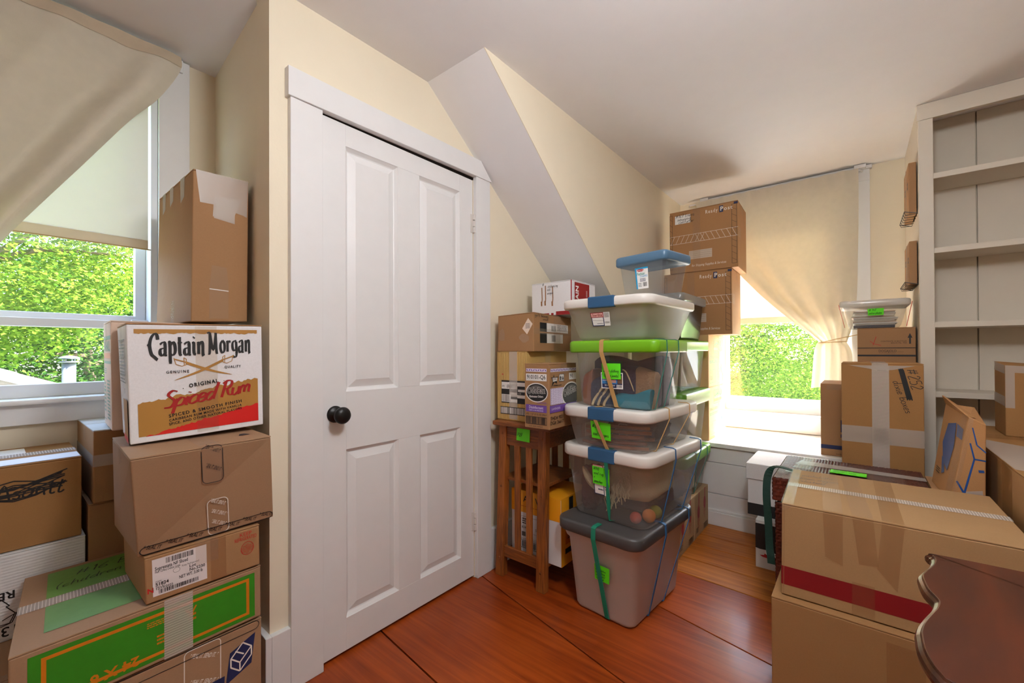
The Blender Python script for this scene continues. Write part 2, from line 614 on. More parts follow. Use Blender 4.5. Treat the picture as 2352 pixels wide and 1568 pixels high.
class Deco(MB):
    """flat print, labels and tape on faces"""
    def __init__(s, lift=0.0006):
        super().__init__()
        s.l = lift
        s.fid = []

    def build(s, name, parent=None, loc=None, smooth=False):
        """print on different faces becomes one part per face"""
        ids = sorted(set(s.m2), key=s.m2.index) if name != 'tape' and len(s.m2) == len(s.f) else [None]
        if len(ids) < 2:
            return super().build(name, parent, loc, smooth)
        for k in ids:
            sub = MB()
            mp = {}
            for f, mi, i in zip(s.f, s.m, s.m2):
                if i == k:
                    for a in f:
                        if a not in mp:
                            mp[a] = len(sub.v)
                            sub.v.append(s.v[a])
                    sub.f.append([mp[a] for a in f])
                    sub.m.append(sub.mi(s.mats[mi]))
            o = sub.build(name, parent, loc, smooth)
        return o

    @property
    def m2(s):
        return s.fid

    def _mark(s, face):
        s.fid += [id(face)] * (len(s.f) - len(s.fid))

    def poly(s, face, pts, m):
        s.l += 0.00004
        s.add([face.at(u, v, s.l) for u, v in pts], [tuple(range(len(pts)))], m)
        s._mark(face)

    def rect(s, face, u0, v0, u1, v1, m):
        s.poly(face, [(u0, v0), (u1, v0), (u1, v1), (u0, v1)], m)

    def frame(s, face, u0, v0, u1, v1, t, m):
        """outline of thickness t metres"""
        a, b = t / face.w, t / face.h
        s.rect(face, u0, v0, u1, v0 + b, m)
        s.rect(face, u0, v1 - b, u1, v1, m)
        s.rect(face, u0, v0 + b, u0 + a, v1 - b, m)
        s.rect(face, u1 - a, v0 + b, u1, v1 - b, m)

    def line(s, face, pts, t, m):
        """polyline of width t metres through (u, v) points"""
        s.l += 0.00004
        P = [(u * face.w, v * face.h) for u, v in pts]
        for (x0, y0), (x1, y1) in zip(P[:-1], P[1:]):
            d = math.hypot(x1 - x0, y1 - y0) or 1
            nx, ny = -(y1 - y0) / d * t / 2, (x1 - x0) / d * t / 2
            q = [(x0 + nx, y0 + ny), (x0 - nx, y0 - ny), (x1 - nx, y1 - ny), (x1 + nx, y1 + ny)]
            s.add([face.at(x / face.w, y / face.h, s.l) for x, y in q], [(0, 1, 2, 3)], m)
            s._mark(face)

    def _place(s, face, v2, f, w, u, v, size, m, align, rot, sx, maxw=None, lay=False):
        s.l += 0.00004
        k = size
        kx = k * sx
        if maxw and w * kx > maxw:
            kx = maxw / w
        ox = {'l': 0, 'c': -w * kx / 2, 'r': -w * kx}[align]
        ca, sa = math.cos(rot), math.sin(rot)
        out = []
        for x, y in v2:
            X, Y = x * kx + ox, y * k
            out.append(face.at(u + (X * ca - Y * sa) / face.w, v + (X * sa + Y * ca) / face.h, s.l))
        if lay:
            out = [p + face.n * (3e-6 * (i // 4)) for i, p in enumerate(out)]
        s.add(out, f, m)
        s._mark(face)

    def text(s, face, st, u, v, size, m, align='l', rot=0.0, bold=0.0, shear=0.0, space=1.0, sx=1.0, width=None):
        """size: capital height in metres; width: total length in metres"""
        v2, f, w = txt(st, bold, shear, space)
        k = size / 0.72
        if width:
            sx = width / (w * k)
        s._place(face, v2, f, w, u, v, k, m, align, rot, sx)

    def write(s, face, st, u, v, size, m, align='l', rot=0.0, wide=0.09, nib=None, thin=0.35, jitter=0.03, slant=0.12,
              star=False, sx=1.0, width=None, gap=0.06):
        q, w = pen(st, wide, nib, thin, jitter, slant, star, gap)
        v2 = [p for a in q for p in a]
        f = [(4 * i, 4 * i + 1, 4 * i + 2, 4 * i + 3) for i in range(len(q))]
        if width:
            sx = width / (w * size)
        s._place(face, v2, f, w, u, v, size, m, align, rot, sx, lay=True)

    def barcode(s, face, u0, v0, u1, v1, m, n=26, seed=1):
        r = random.Random(seed)
        x = u0
        st = (u1 - u0) / n
        while x < u1 - st * 0.5:
            b = st * r.choice((0.3, 0.5, 0.8, 1.1))
            s.rect(face, x, v0, min(u1, x + b), v1, m)
            s.l -= 0.00004
            x += b + st * r.choice((0.3, 0.5, 0.9))
        s.l += 0.00004

    def smudge(s, face, u, v, w, h, n, m, seed=3):
        """rows of tiny illegible print"""
        r = random.Random(seed)
        for i in range(n):
            vv = v - i * h / n
            x = u
            while x < u + w:
                d = r.uniform(0.06, 0.22) * w
                s.rect(face, x, vv - h / n * 0.5, min(u + w, x + d), vv, m)
                s.l -= 0.00004
                x += d + 0.03 * w

# ------------------------------------------------------------------ the room
ZC, YD, YL, XW, XF, ZS, YCH, YB = 2.29, 1.461, 2.145, 3.576, 2.907, 0.518, 1.121, -0.235
M_WALL = mat('cream_wall_paint', (237, 226, 203), 0.75, 0.25, var=0.02, bump=0.12, bscale=60)
M_CEIL = mat('ceiling_paint', (239, 238, 240), 0.85, 0.2, var=0.02, bump=0.10, bscale=50)
M_TRIM = mat('white_trim_paint', (230, 229, 229), 0.42, 0.4, var=0.025, nscale=20, bump=0.06, bscale=40)
M_SASH = mat('sash_paint', (222, 224, 230), 0.4, 0.4, var=0.03)
M_SHELF = mat('shelf_paint', (218, 209, 194), 0.5, 0.35, var=0.03, bump=0.08, bscale=70)
M_DARK = mat('dark_gap', (26, 20, 16), 0.9, 0.1)
M_BLACK = mat('black_iron', (28, 26, 25), 0.38, 0.5, metal=0.4)
M_STEEL = mat('steel', (190, 190, 190), 0.3, 0.5, metal=1.0)
M_GLASS = clear('window_glass', (0.97, 0.985, 0.98), (235, 240, 238), haze=0.005, gloss=0.05, rough=0.0)

# floor: wide old boards running across the room, each with its own taper
floor = MB()
floor.box((-1.9, -2.3, -0.12), (3.7, 2.3, -0.03), M_DARK)
floor_o = struct(floor.build('floor'))
M_FL = [wood('floor_red_board', (124, 44, 9), (176, 80, 24), 'Y', 2.4, 20, 0.30, 0.12, distort=0.5),
        wood('floor_brown_board', (114, 40, 9), (166, 73, 22), 'Y', 2.2, 22, 0.31, 0.12, distort=0.5),
        wood('floor_amber_board', (142, 72, 20), (196, 120, 46), 'Y', 2.4, 20, 0.34, 0.1, distort=0.5)]
lines = [(-1.85, 0.0), (-1.25, 0.02), (-0.75, 0.03), (-0.3, 0.04), (0.1, 0.06), (0.5, 0.08), (0.935, 0.10), (1.428, 0.235), (1.90, 0.22), (2.20, 0.06), (2.36, 0.03), (2.54, 0.0), (2.70, 0.0), (2.93, 0.0), (3.62, 0.0)]
for i in range(len(lines) - 1):
    (a, ka), (b, kb) = lines[i], lines[i + 1]
    cuts = [-2.25, (-0.9 if i % 2 else -0.35), 2.2] if a < 2.1 else [-2.25, 0.05 if i % 2 else 0.3, 2.2]
    for y0, y1 in zip(cuts[:-1], cuts[1:]):
        g = 0.0030
        c = []
        for z in (-0.03, -0.0002 * (i % 3)):
            for x, k, y, s in ((a, ka, y0, g), (b, kb, y0, -g), (b, kb, y1, -g), (a, ka, y1, g)):
                c.append(Vector((x + k * (y - 1) + s, y + (0.0015 if y == y0 else -0.0015), z)))
        pl = MB()
        pl.hexa(c, M_FL[2] if a > 2.15 else M_FL[i % 2], 0.0015)
        pl.build('plank', floor_o, loc=((a + b) / 2, (y0 + y1) / 2, 0))

# walls
w = MB()
for lo, hi in (((-1.9, YL, 0), (-0.55, YL + 0.16, ZC)), ((0.40, YL, 0), (0.7, YL + 0.16, ZC)), ((-0.55, YL, 0), (0.40, YL + 0.16, 0.95)), ((-0.55, YL, 2.17), (0.40, YL + 0.16, ZC))):
    w.box(lo, hi, M_WALL)
struct(w.build('wall_left'))
w = MB()
w.hexa([Vector(p) for p in ((0.567, YD, 0), (0.66, YD + 0.03, 0), (0.70, YL, 0), (0.616, YL, 0), (0.567, YD, ZC), (0.66, YD + 0.03, ZC), (0.70, YL, ZC), (0.616, YL, ZC))], M_WALL)
struct(w.build('wall_closet'))
w = MB()
for lo, hi in (((0.567, YD, 0), (0.737, YD + 0.1, ZC)), ((1.499, YD, 0), (3.0, YD + 0.1, ZC)), ((0.737, YD, 1.955), (1.499, YD + 0.1, ZC))):
    w.box(lo, hi, M_WALL)
struct(w.build('wall_back'))
w = MB()
w.box((0.60, YD + 0.045, -0.03), (1.64, YD + 0.10, 2.2), M_WALL)  # unseen slabs added close behind the door to stop daylight leaking under it
w.box((0.66, YD + 0.10, -0.03), (3.05, YD + 0.16, ZC), M_WALL)
struct(w.build('closet_light_stop'))
w = MB()
SL = -0.794
YS = YCH + 0.002
w.hexa([Vector(p) for p in ((1.219, YS, ZC - 0.001), (2.62, YS, ZC + SL * 1.401), (2.62, YD, ZC + SL * 1.401), (1.219, YD, ZC - 0.001),
                            (1.219, YS, ZC + 0.08), (2.62, YS, ZC + SL * 1.401 + 0.12), (2.62, YD, ZC + SL * 1.401 + 0.12), (1.219, YD, ZC + 0.08))], M_CEIL)
struct(w.build('ceiling_slope'))
w = MB()
w.box((2.6, YCH + 0.03, 0), (2.7, YD, ZC + SL * 1.381), M_WALL)
struct(w.build('wall_knee'))
w = MB()
A = [(1.217, ZC), (2.6, ZC + SL * 1.381 - 0.002), (2.6, 0), (XW, 0), (XW, ZC)]
V = [Vector((x, YCH, z)) for x, z in A] + [Vector((x, YCH + 0.003, z)) for x, z in A]
w.add(V, [(0, 1, 2, 3, 4), (9, 8, 7, 6, 5)] + [((i + 1) % 5, (i + 1) % 5 + 5, i + 5, i) for i in range(5)], M_WALL)
struct(w.build('wall_cheek'))
w = MB()
for lo, hi in (((XW, -0.3, 0), (XW + 0.15, 0.03, ZC)), ((XW, 0.80, 0), (XW + 0.15, 1.2, ZC)), ((XW, 0.03, 0), (XW + 0.15, 0.80, 0.64)), ((XW, 0.03, 2.19), (XW + 0.15, 0.80, ZC))):
    w.box(lo, hi, M_WALL)
struct(w.build('wall_right'))
w = MB()
w.box((-2.0, -2.3, 0), (-1.85, 2.3, ZC), M_WALL)
struct(w.build('wall_behind'))
w = MB()
w.box((-2.0, -2.35, 0), (3.3, -2.2, ZC), M_WALL)
struct(w.build('wall_far'))
w = MB()
w.box((3.12, -2.2, 0), (3.25, YB - 0.02, ZC), M_WALL)
struct(w.build('wall_alcove'))
w = MB()
w.box((-2.0, -2.35, ZC), (3.75, 2.32, ZC + 0.1), M_CEIL)
struct(w.build('ceiling'))


# window seat: top boards, shiplap front, base
seat = bpy.data.objects.new('trim_window_seat', None)
COL.objects.link(seat)
seat.location = (3.24, 0.44, 0)
struct(seat)
for x0, x1 in ((2.887, 3.10), (3.102, 3.34), (3.342, XW)):
    part_box('seat_board', (x0, YB, ZS - 0.026), (x1, YCH, ZS), M_TRIM, seat, 0.003)
for z0, z1 in ((0.092, 0.194), (0.197, 0.391), (0.394, ZS - 0.027)):
    part_box('front_board', (XF, YB, z0), (XF + 0.02, YCH, z1), M_TRIM, seat, 0.002)
b = MB()
b.box((XF - 0.018, YB, 0.0), (XF, YCH, 0.085), M_TRIM, 0.003)
b.box((XF - 0.012, YB, 0.085), (XF, YCH, 0.10), M_TRIM, 0.004)
b.build('base_board', seat)


# door with four raised panels
door = bpy.data.objects.new('door_1', None)
COL.objects.link(door)
door.location = (1.118, YD + 0.02, 0)
struct(door)
D0, D1 = YD, YD + 0.036
for nm, x0, x1, z0, z1 in (('stile', 0.739, 0.830, 0.012, 1.942), ('stile', 1.410, 1.496, 0.012, 1.942), ('rail', 0.830, 1.410, 0.012, 0.130), ('rail', 0.830, 1.410, 0.745, 0.958), ('rail', 0.830, 1.410, 1.862, 1.942),
                           ('mullion', 1.060, 1.170, 0.130, 0.745), ('mullion', 1.060, 1.170, 0.958, 1.862)):
    part_box(nm, (x0, D0, z0), (x1, D1, z1), M_TRIM, door, 0.0012)
for x0, x1 in ((0.830, 1.060), (1.170, 1.410)):
    for z0, z1 in ((0.130, 0.745), (0.958, 1.862)):
        pn = MB()
        rings = [(0.0, D0 + 0.002), (0.010, D0 + 0.013), (0.014, D0 + 0.015), (0.040, D0 + 0.005), (0.042, D0 + 0.004)]
        V = []
        for ins, y in rings:
            V += [Vector((x0 + ins, y, z0 + ins)), Vector((x1 - ins, y, z0 + ins)), Vector((x1 - ins, y, z1 - ins)), Vector((x0 + ins, y, z1 - ins))]
        F = [(4 * i + j, 4 * i + (j + 1) % 4, 4 * i + 4 + (j + 1) % 4, 4 * i + 4 + j) for i in range(len(rings) - 1) for j in range(4)]
        F.append((16, 17, 18, 19))
        pn.add(V, F, M_TRIM)
        pn.build('panel', door)
kb = MB()
kc = Vector((0.786, YD, 0.880))
kb.lathe(kc, [(0.030, 0.0), (0.030, 0.004), (0.022, 0.008), (0.011, 0.012), (0.010, 0.030), (0.020, 0.038), (0.0285, 0.046), (0.030, 0.056), (0.026, 0.064), (0.014, 0.069), (0.003, 0.070)], M_BLACK, 28, (0, -1, 0))
kb.build('knob', door, smooth=True)
M_HINGE = mat('painted_hinge', (214, 208, 202), 0.4)
for z in (1.728, 0.275):
    h = MB()
    for k in range(3):
        h.lathe(Vector((1.500, YD - 0.006, z - 0.045 + k * 0.031)), [(0.006, 0), (0.0075, 0.002), (0.0075, 0.026), (0.006, 0.028)], M_HINGE, 12)
    h.box((1.482, YD - 0.003, z - 0.045), (1.499, YD + 0.001, z + 0.045), M_HINGE, 0.001)
    h.build('hinge', door)
# casing
tr = bpy.data.objects.new('trim_1', None)
COL.objects.link(tr)
tr.location = (1.11, YD - 0.01, 0)
struct(tr)
part_box('casing', (0.624, YD - 0.022, 0), (0.733, YD + 0.001, 1.945), M_TRIM, tr, 0.002)
part_box('casing', (1.501, YD - 0.022, 0), (1.601, YD + 0.001, 1.960), M_TRIM, tr, 0.002)
b = MB()
b.hexa([Vector(p) for p in ((0.615, YD - 0.028, 1.945), (1.610, YD - 0.028, 1.958), (1.610, YD + 0.001, 1.958), (0.615, YD + 0.001, 1.945),
                            (0.615, YD - 0.028, 2.042), (1.530, YD - 0.028, 2.042), (1.530, YD + 0.001, 2.042), (0.615, YD + 0.001, 2.042))], M_TRIM, 0.002)
b.build('head_casing', tr)
b = MB()
b.box((0.733, YD - 0.001, 1.944), (1.501, YD + 0.03, 1.9555), M_DARK)
b.build('door_gap', tr)
for nm, lo, hi in (('baseboard_back', (1.601, YD - 0.020, 0), (2.6, YD + 0.001, 0.205)), ('baseboard_front', (0.566, YD - 0.020, 0), (0.624, YD + 0.001, 0.205))):
    bb = MB()
    bb.box(lo, hi, M_TRIM, 0.002)
    struct(bb.build(nm))

bb = MB()
bb.hexa([Vector((x, y, z)) for z in (0, 0.205) for x, y in ((0.548, YD - 0.019), (0.566, YD - 0.019), (0.616, YL), (0.597, YL))], M_TRIM, 0.002)
struct(bb.build('baseboard_left'))

# left window (double hung)
win = bpy.data.objects.new('window_1', None)
COL.objects.link(win)
win.location = (-0.08, YL, 0.95)
struct(win)
G0 = YL + 0.055
part_box('casing', (0.421, YL - 0.022, 0.95), (0.520, YL + 0.002, 2.285), M_TRIM, win)
part_box('casing', (-0.66, YL - 0.022, 0.95), (-0.56, YL + 0.002, 2.285), M_TRIM, win)
part_box('head_casing', (-0.56, YL - 0.022, 2.185), (0.421, YL + 0.002, 2.285), M_TRIM, win)
part_box('jamb', (0.399, YL - 0.004, 0.95), (0.421, YL + 0.14, 2.185), M_SASH, win)
part_box('jamb', (-0.56, YL - 0.004, 0.95), (-0.535, YL + 0.14, 2.185), M_SASH, win)
part_box('stool', (-0.70, YL - 0.05, 0.935), (0.56, YL + 0.10, 0.953), M_TRIM, win, 0.006)
part_box('apron', (-0.66, YL - 0.022, 0.868), (0.53, YL + 0.002, 0.935), M_TRIM, win)
for nm, lo, hi in (('upper_sash_stile', (0.366, G0 + 0.02, 1.21), (0.399, G0 + 0.055, 2.17)), ('upper_sash_stile', (-0.535, G0 + 0.02, 1.21), (-0.49, G0 + 0.055, 2.17)),
                   ('upper_sash_rail', (-0.49, G0 + 0.02, 2.10), (0.366, G0 + 0.055, 2.17)), ('meeting_rail', (-0.49, G0 + 0.012, 1.222), (0.366, G0 + 0.055, 1.248)),
                   ('lower_sash_stile', (0.350, G0 - 0.02, 0.953), (0.399, G0 + 0.015, 1.232)), ('lower_sash_stile', (-0.535, G0 - 0.02, 0.953), (-0.49, G0 + 0.015, 1.232)),
                   ('lower_sash_rail', (-0.49, G0 - 0.02, 0.953), (0.350, G0 + 0.015, 0.998)), ('meeting_rail', (-0.49, G0 - 0.02, 1.196), (0.350, G0 + 0.015, 1.226))):
    part_box(nm, lo, hi, M_SASH, win, 0.003)
part_box('pane', (-0.49, G0 + 0.036, 1.24), (0.366, G0 + 0.038, 2.10), M_GLASS, win, 0)
part_box('pane', (-0.49, G0 - 0.002, 0.99), (0.350, G0, 1.20), M_GLASS, win, 0)

# right window
win2 = bpy.data.objects.new('window_2', None)
COL.objects.link(win2)
win2.location = (XW, 0.41, 0.64)
struct(win2)
part_box('casing', (XW - 0.022, -0.068, 0.55), (XW + 0.002, 0.03, 2.235), M_TRIM, win2)
part_box('casing', (XW - 0.022, 0.80, 0.55), (XW + 0.002, 0.90, 2.235), M_TRIM, win2)
part_box('head_casing', (XW - 0.024, -0.068, 2.19), (XW + 0.002, 0.90, 2.262), M_TRIM, win2)
part_box('cap', (XW - 0.034, -0.08, 2.262), (XW + 0.002, 0.91, 2.286), M_TRIM, win2, 0.004)
part_box('stool', (XW - 0.045, -0.06, 0.628), (XW + 0.14, 0.88, 0.650), M_TRIM, win2, 0.006)
part_box('apron', (XW - 0.020, -0.05, 0.522), (XW + 0.002, 0.87, 0.628), M_TRIM, win2)
for nm, lo, hi in (('sash_stile', (XW + 0.03, 0.772, 0.65), (XW + 0.065, 0.80, 2.19)), ('sash_stile', (XW + 0.03, 0.03, 0.65), (XW + 0.065, 0.07, 2.19)),
                   ('sash_rail', (XW + 0.03, 0.07, 0.65), (XW + 0.065, 0.772, 0.752)), ('sash_rail', (XW + 0.03, 0.07, 2.12), (XW + 0.065, 0.772, 2.19)), ('meeting_rail', (XW + 0.03, 0.07, 1.40), (XW + 0.065, 0.772, 1.44))):
    part_box(nm, lo, hi, M_SASH, win2, 0.003)
part_box('pane', (XW + 0.046, 0.07, 0.752), (XW + 0.048, 0.772, 1.40), M_GLASS, win2, 0)
part_box('pane', (XW + 0.050, 0.07, 1.44), (XW + 0.052, 0.772, 2.12), M_GLASS, win2, 0)

# fill light added in place of bounced flash, unseen above the frame
LX, LY, LZ = 0.60, -0.02, 2.03
lamp = thing('fill_globe', (LX, LY, LZ - 0.13), 'added fill light, a white globe on a rod, unseen above the frame', 'lamp')
m_em, n_, l_, b_ = new_mat('fill_glow')
b_.inputs['Base Color'].default_value = (1, 1, 1, 1)
b_.inputs['Emission Color'].default_value = (0.97, 0.985, 1.0, 1)
b_.inputs['Emission Strength'].default_value = 59
q = MB()
q.lathe(Vector((LX, LY, ZC - 0.001)), [(0.055, -0.02), (0.06, -0.014), (0.06, 0.0)], M_TRIM, 24)
q.build('canopy', lamp)
q = MB()
q.tube([(LX, LY, ZC - 0.02), (LX, LY, LZ + 0.12)], 0.006, M_STEEL, 10)
q.build('rod', lamp)
q = MB()
q.lathe(Vector((LX, LY, LZ)), [(0.13 * math.sin(math.pi * i / 16) + 0.001, -0.13 * math.cos(math.pi * i / 16)) for i in range(17)], m_em, 28)
q.build('globe', lamp, smooth=True)

# built-in bookcase
bc = thing('bookcase', (2.98, -0.7, 0), 'white painted built-in bookcase reaching the ceiling, with four empty shelves', 'bookcase')
part_box('side_panel', (2.862, YB - 0.02, 0), (XW, YB, ZC), M_SHELF, bc)
part_box('stile', (2.852, -0.288, 0), (2.872, YB - 0.001, 2.213), M_SHELF, bc)
part_box('stile', (2.852, -1.36, 0), (2.872, -1.30, 2.213), M_SHELF, bc)
part_box('header', (2.848, -1.36, 2.213), (2.872, YB + 0.004, ZC - 0.001), M_SHELF, bc)
part_box('side_panel', (2.862, -1.36, 0), (3.115, -1.34, ZC), M_SHELF, bc)
for z in (1.948, 1.590, 1.234, 0.901, 0.48, 0.10):
    part_box('shelf', (2.857, -1.34, z - 0.027), (3.10, -0.256, z), M_SHELF, bc)
for y0, y1 in ((-0.463, -0.256), (-0.80, -0.468), (-1.10, -0.803), (-1.34, -1.103)):
    part_box('back_board', (3.10, y0, 0.02), (3.112, y1, ZC - 0.001), M_SHELF, bc, 0.001)

# ------------------------------------------------------------------ outside
M_LAWN = mat('lawn', (110, 140, 60), 0.9, var=0.3, nscale=2)
g = MB()
g.box((-30, -30, -3.8), (40, 45, -3.6), M_LAWN)
struct(g.build('ground'))


def leaf_mat(name, rgb, rgb2):
    m, n, l, b = new_mat(name)
    n.remove(b)
    at = n.new('ShaderNodeAttribute')
    at.attribute_name = 'tone'
    mx = n.new('ShaderNodeMix')
    mx.data_type = 'RGBA'
    mx.inputs[6].default_value = (*lin(rgb), 1)
    mx.inputs[7].default_value = (*lin(rgb2), 1)
    l.new(at.outputs['Fac'], mx.inputs[0])
    df = n.new('ShaderNodeBsdfDiffuse')
    tl = n.new('ShaderNodeBsdfTranslucent')
    ms = n.new('ShaderNodeMixShader')
    ms.inputs[0].default_value = 0.45
    l.new(mx.outputs[2], df.inputs[0])
    l.new(mx.outputs[2], tl.inputs[0])
    l.new(df.outputs[0], ms.inputs[1])
    l.new(tl.outputs[0], ms.inputs[2])
    l.new(ms.outputs[0], n['Material Output'].inputs[0])
    return m


M_BARK = mat('bark', (92, 78, 62), 0.9, var=0.3, nscale=20, bump=0.5, bscale=30)
LEAFM = [leaf_mat('leaf_bright', (60, 94, 25), (134, 152, 58)), leaf_mat('leaf_mid', (35, 66, 21), (101, 129, 47)), leaf_mat('leaf_deep', (27, 57, 24), (74, 108, 42))]


def tree(name, label, base, crown, rad, n, size, lm, seed, h0=-3.6):
    """trunk, limbs and a crown of separate leaves growing in sprays"""
    rg = np.random.default_rng(seed)
    t = thing(name, (base[0], base[1], h0), label, 'tree', 'trees outside the windows')
    tk = MB()
    cz = crown[2]
    tk.tube([(base[0], base[1], h0), (base[0] + 0.1, base[1], h0 + (cz - h0) * 0.5), (crown[0], crown[1], cz), (crown[0], crown[1], cz + rad[2] * 0.6)], [0.22, 0.17, 0.11, 0.03], M_BARK, 10)
    tk.build('trunk', t)
    for k in range(9):
        a = rg.uniform(0, 6.28)
        e = rg.uniform(-0.2, 0.7)
        tip = Vector((crown[0] + math.cos(a) * rad[0] * 0.85, crown[1] + math.sin(a) * rad[1] * 0.85, cz + e * rad[2]))
        st = Vector((crown[0], crown[1], cz - rad[2] * 0.5 + k * rad[2] * 0.12))
        lb = MB()
        lb.tube([st, st.lerp(tip, 0.5) + Vector((0, 0, 0.25)), tip], [0.07, 0.045, 0.012], M_BARK, 6)
        lb.build('branch', t)
    nc = max(20, n // 60)
    d = rg.normal(size=(nc, 3))
    d /= np.linalg.norm(d, axis=1)[:, None]
    rr = rg.uniform(0.45, 1.0, nc) ** 0.5
    cen = np.array(crown) + d * rr[:, None] * np.array(rad)
    cid = rg.integers(0, nc, n)
    off = np.clip(rg.normal(size=(n, 3)), -2, 2) * np.array([0.26, 0.26, 0.09]) * (min(rad[0], 2.6) / 2.2)
    off[:, 2] -= 0.25 * (off[:, 0] ** 2 + off[:, 1] ** 2)
    P = cen[cid] + off
    nrm = rg.normal(size=(n, 3)) * 0.55 + np.array([0, 0, 1.0])
    nrm /= np.linalg.norm(nrm, axis=1)[:, None]
    ax = rg.normal(size=(n, 3))
    ax -= (ax * nrm).sum(1)[:, None] * nrm
    ax /= np.linalg.norm(ax, axis=1)[:, None]
    ay = np.cross(nrm, ax)
    s = size * rg.uniform(0.7, 1.3, n)[:, None]
    shape = [(-1.0, 0.0), (-0.35, -0.75), (0.15, -0.35), (1.0, 0.0), (0.15, 0.35), (-0.35, 0.75)]
    V = np.empty((n, 6, 3))
    for i, (x, y) in enumerate(shape):
        V[:, i] = P + ax * s * x + ay * s * y - nrm * s * (0.25 * abs(y))
    me = bpy.data.meshes.new('foliage')
    base_l = np.array([base[0], base[1], h0])
    me.vertices.add(n * 6)
    me.vertices.foreach_set('co', (V.reshape(-1, 3) - base_l).ravel())
    me.loops.add(n * 6)
    me.loops.foreach_set('vertex_index', np.arange(n * 6, dtype=np.int32))
    me.polygons.add(n)
    me.polygons.foreach_set('loop_start', np.arange(0, n * 6, 6, dtype=np.int32))
    me.polygons.foreach_set('loop_total', np.full(n, 6, dtype=np.int32))
    me.update()
    at = me.attributes.new('tone', 'FLOAT', 'FACE')
    tone = np.clip(rg.normal(0.4, 0.22, n) + rg.normal(0, 0.15, nc)[cid], 0, 1)
    at.data.foreach_set('value', tone)
    me.materials.append(LEAFM[lm])
    o = bpy.data.objects.new('foliage', me)
    COL.objects.link(o)
    o.parent = t
    tag(o, kind='stuff')
    return t


tree('maple_tree', 'sunlit yellow-green maple close outside the tied-back curtain window', (10.7, 3.5), (10.6, 3.3, 1.74), (2.6, 3.7, 3.0), 96600, 0.030, 0, 1)
tree('maple_tree', 'deep green tree standing behind the sunlit maple outside the window seat', (23.9, 8.4), (23.6, 8.06, 1.29), (2.8, 6.1, 4.8), 56348, 0.086, 1, 2)
tree('maple_tree', 'low green tree filling the right edge of the view past the tied curtain', (17.4, -1.5), (17.1, -1.21, -0.26), (2.6, 3.3, 3.3), 36225, 0.056, 0, 3)
tree('maple_tree', 'pale yellow-green tree seen through the upper sash beside the rolled shade', (-0.6, 11.0), (-0.5, 10.8, 3.2), (2.6, 1.9, 2.3), 56348, 0.035, 0, 4)
tree('maple_tree', 'dark leafy tree behind the metal flue pipe and shingled roof', (2.0, 16.6), (1.73, 16.4, 0.7), (4.0, 2.4, 3.05), 60375, 0.055, 2, 5)
tree('maple_tree', 'tall mid-green tree behind the curtain side of the double-hung window', (-4.8, 23.1), (-4.5, 22.8, 3.0), (5.2, 2.6, 6.2), 48298, 0.078, 1, 6)
tree('maple_tree', 'tall mid-green tree standing past the closet corner outside the double-hung window', (7.4, 29.9), (7.1, 29.6, 4.6), (6.6, 2.8, 7.8), 48298, 0.102, 1, 8)

pr = thing('porch_roof', (5.2, 0.6, -3.6), 'low white metal porch roof just below the window over the seat', 'roof')
q = MB()
V = [Vector((x, y, z)) for z in (-0.06, 0.0) for x, y in ((3.74, -3.0), (7.2, -3.0), (7.2, 4.2), (3.74, 4.2))]
V = [Vector((v.x, v.y, v.z + 0.58 - 0.14 * (v.x - 3.74))) for v in V]
q.hexa(V, mat('white_roof_metal', (240, 239, 236), 0.55, var=0.03))
q.build('roofing', pr)
for y in (-2.8, 4.0):
    q = MB()
    q.box((7.0, y, -3.6), (7.12, y + 0.12, -0.03), M_TRIM)
    q.build('post', pr)

roof = thing('shed_roof', (-1.2, 5.6, -3.6), 'weathered grey shingled roof slope below the double-hung window', 'roof')
M_SHING = wood('weathered_shingle', (40, 38, 37), (82, 79, 77), 'X', 4, 14, 0.85, 0.0)


def roofz(x):
    return 0.935 - 0.44 * (x - 0.077)


for k in range(16):
    y0 = 3.6 + k * 0.225
    for j in range(9):
        xa, xb = -3.0 + j * 0.40, -3.0 + j * 0.40 + 0.397
        zt = 0.012 * ((k + j) % 3)
        q = MB()
        q.hexa([Vector((xa, y0, roofz(xa) - 0.03)), Vector((xb, y0, roofz(xb) - 0.03)), Vector((xb, y0 + 0.222, roofz(xb) - 0.03)), Vector((xa, y0 + 0.222, roofz(xa) - 0.03)),
                Vector((xa, y0, roofz(xa) + 0.004)), Vector((xb, y0, roofz(xb) + 0.012)), Vector((xb, y0 + 0.222, roofz(xb) + 0.012)), Vector((xa, y0 + 0.222, roofz(xa) + 0.004))], M_SHING)
        q.build('shingle', roof)
q = MB()
V = [Vector((-3.0, 3.62, -3.6)), Vector((0.55, 3.62, -3.6)), Vector((0.55, 7.15, -3.6)), Vector((-3.0, 7.15, -3.6)),
     Vector((-3.0, 3.62, roofz(-3.0) - 0.03)), Vector((0.55, 3.62, roofz(0.55) - 0.03)), Vector((0.55, 7.15, roofz(0.55) - 0.03)), Vector((-3.0, 7.15, roofz(-3.0) - 0.03))]
q.hexa(V, mat('clapboard', (150, 146, 140), 0.7))
q.build('wall', roof)

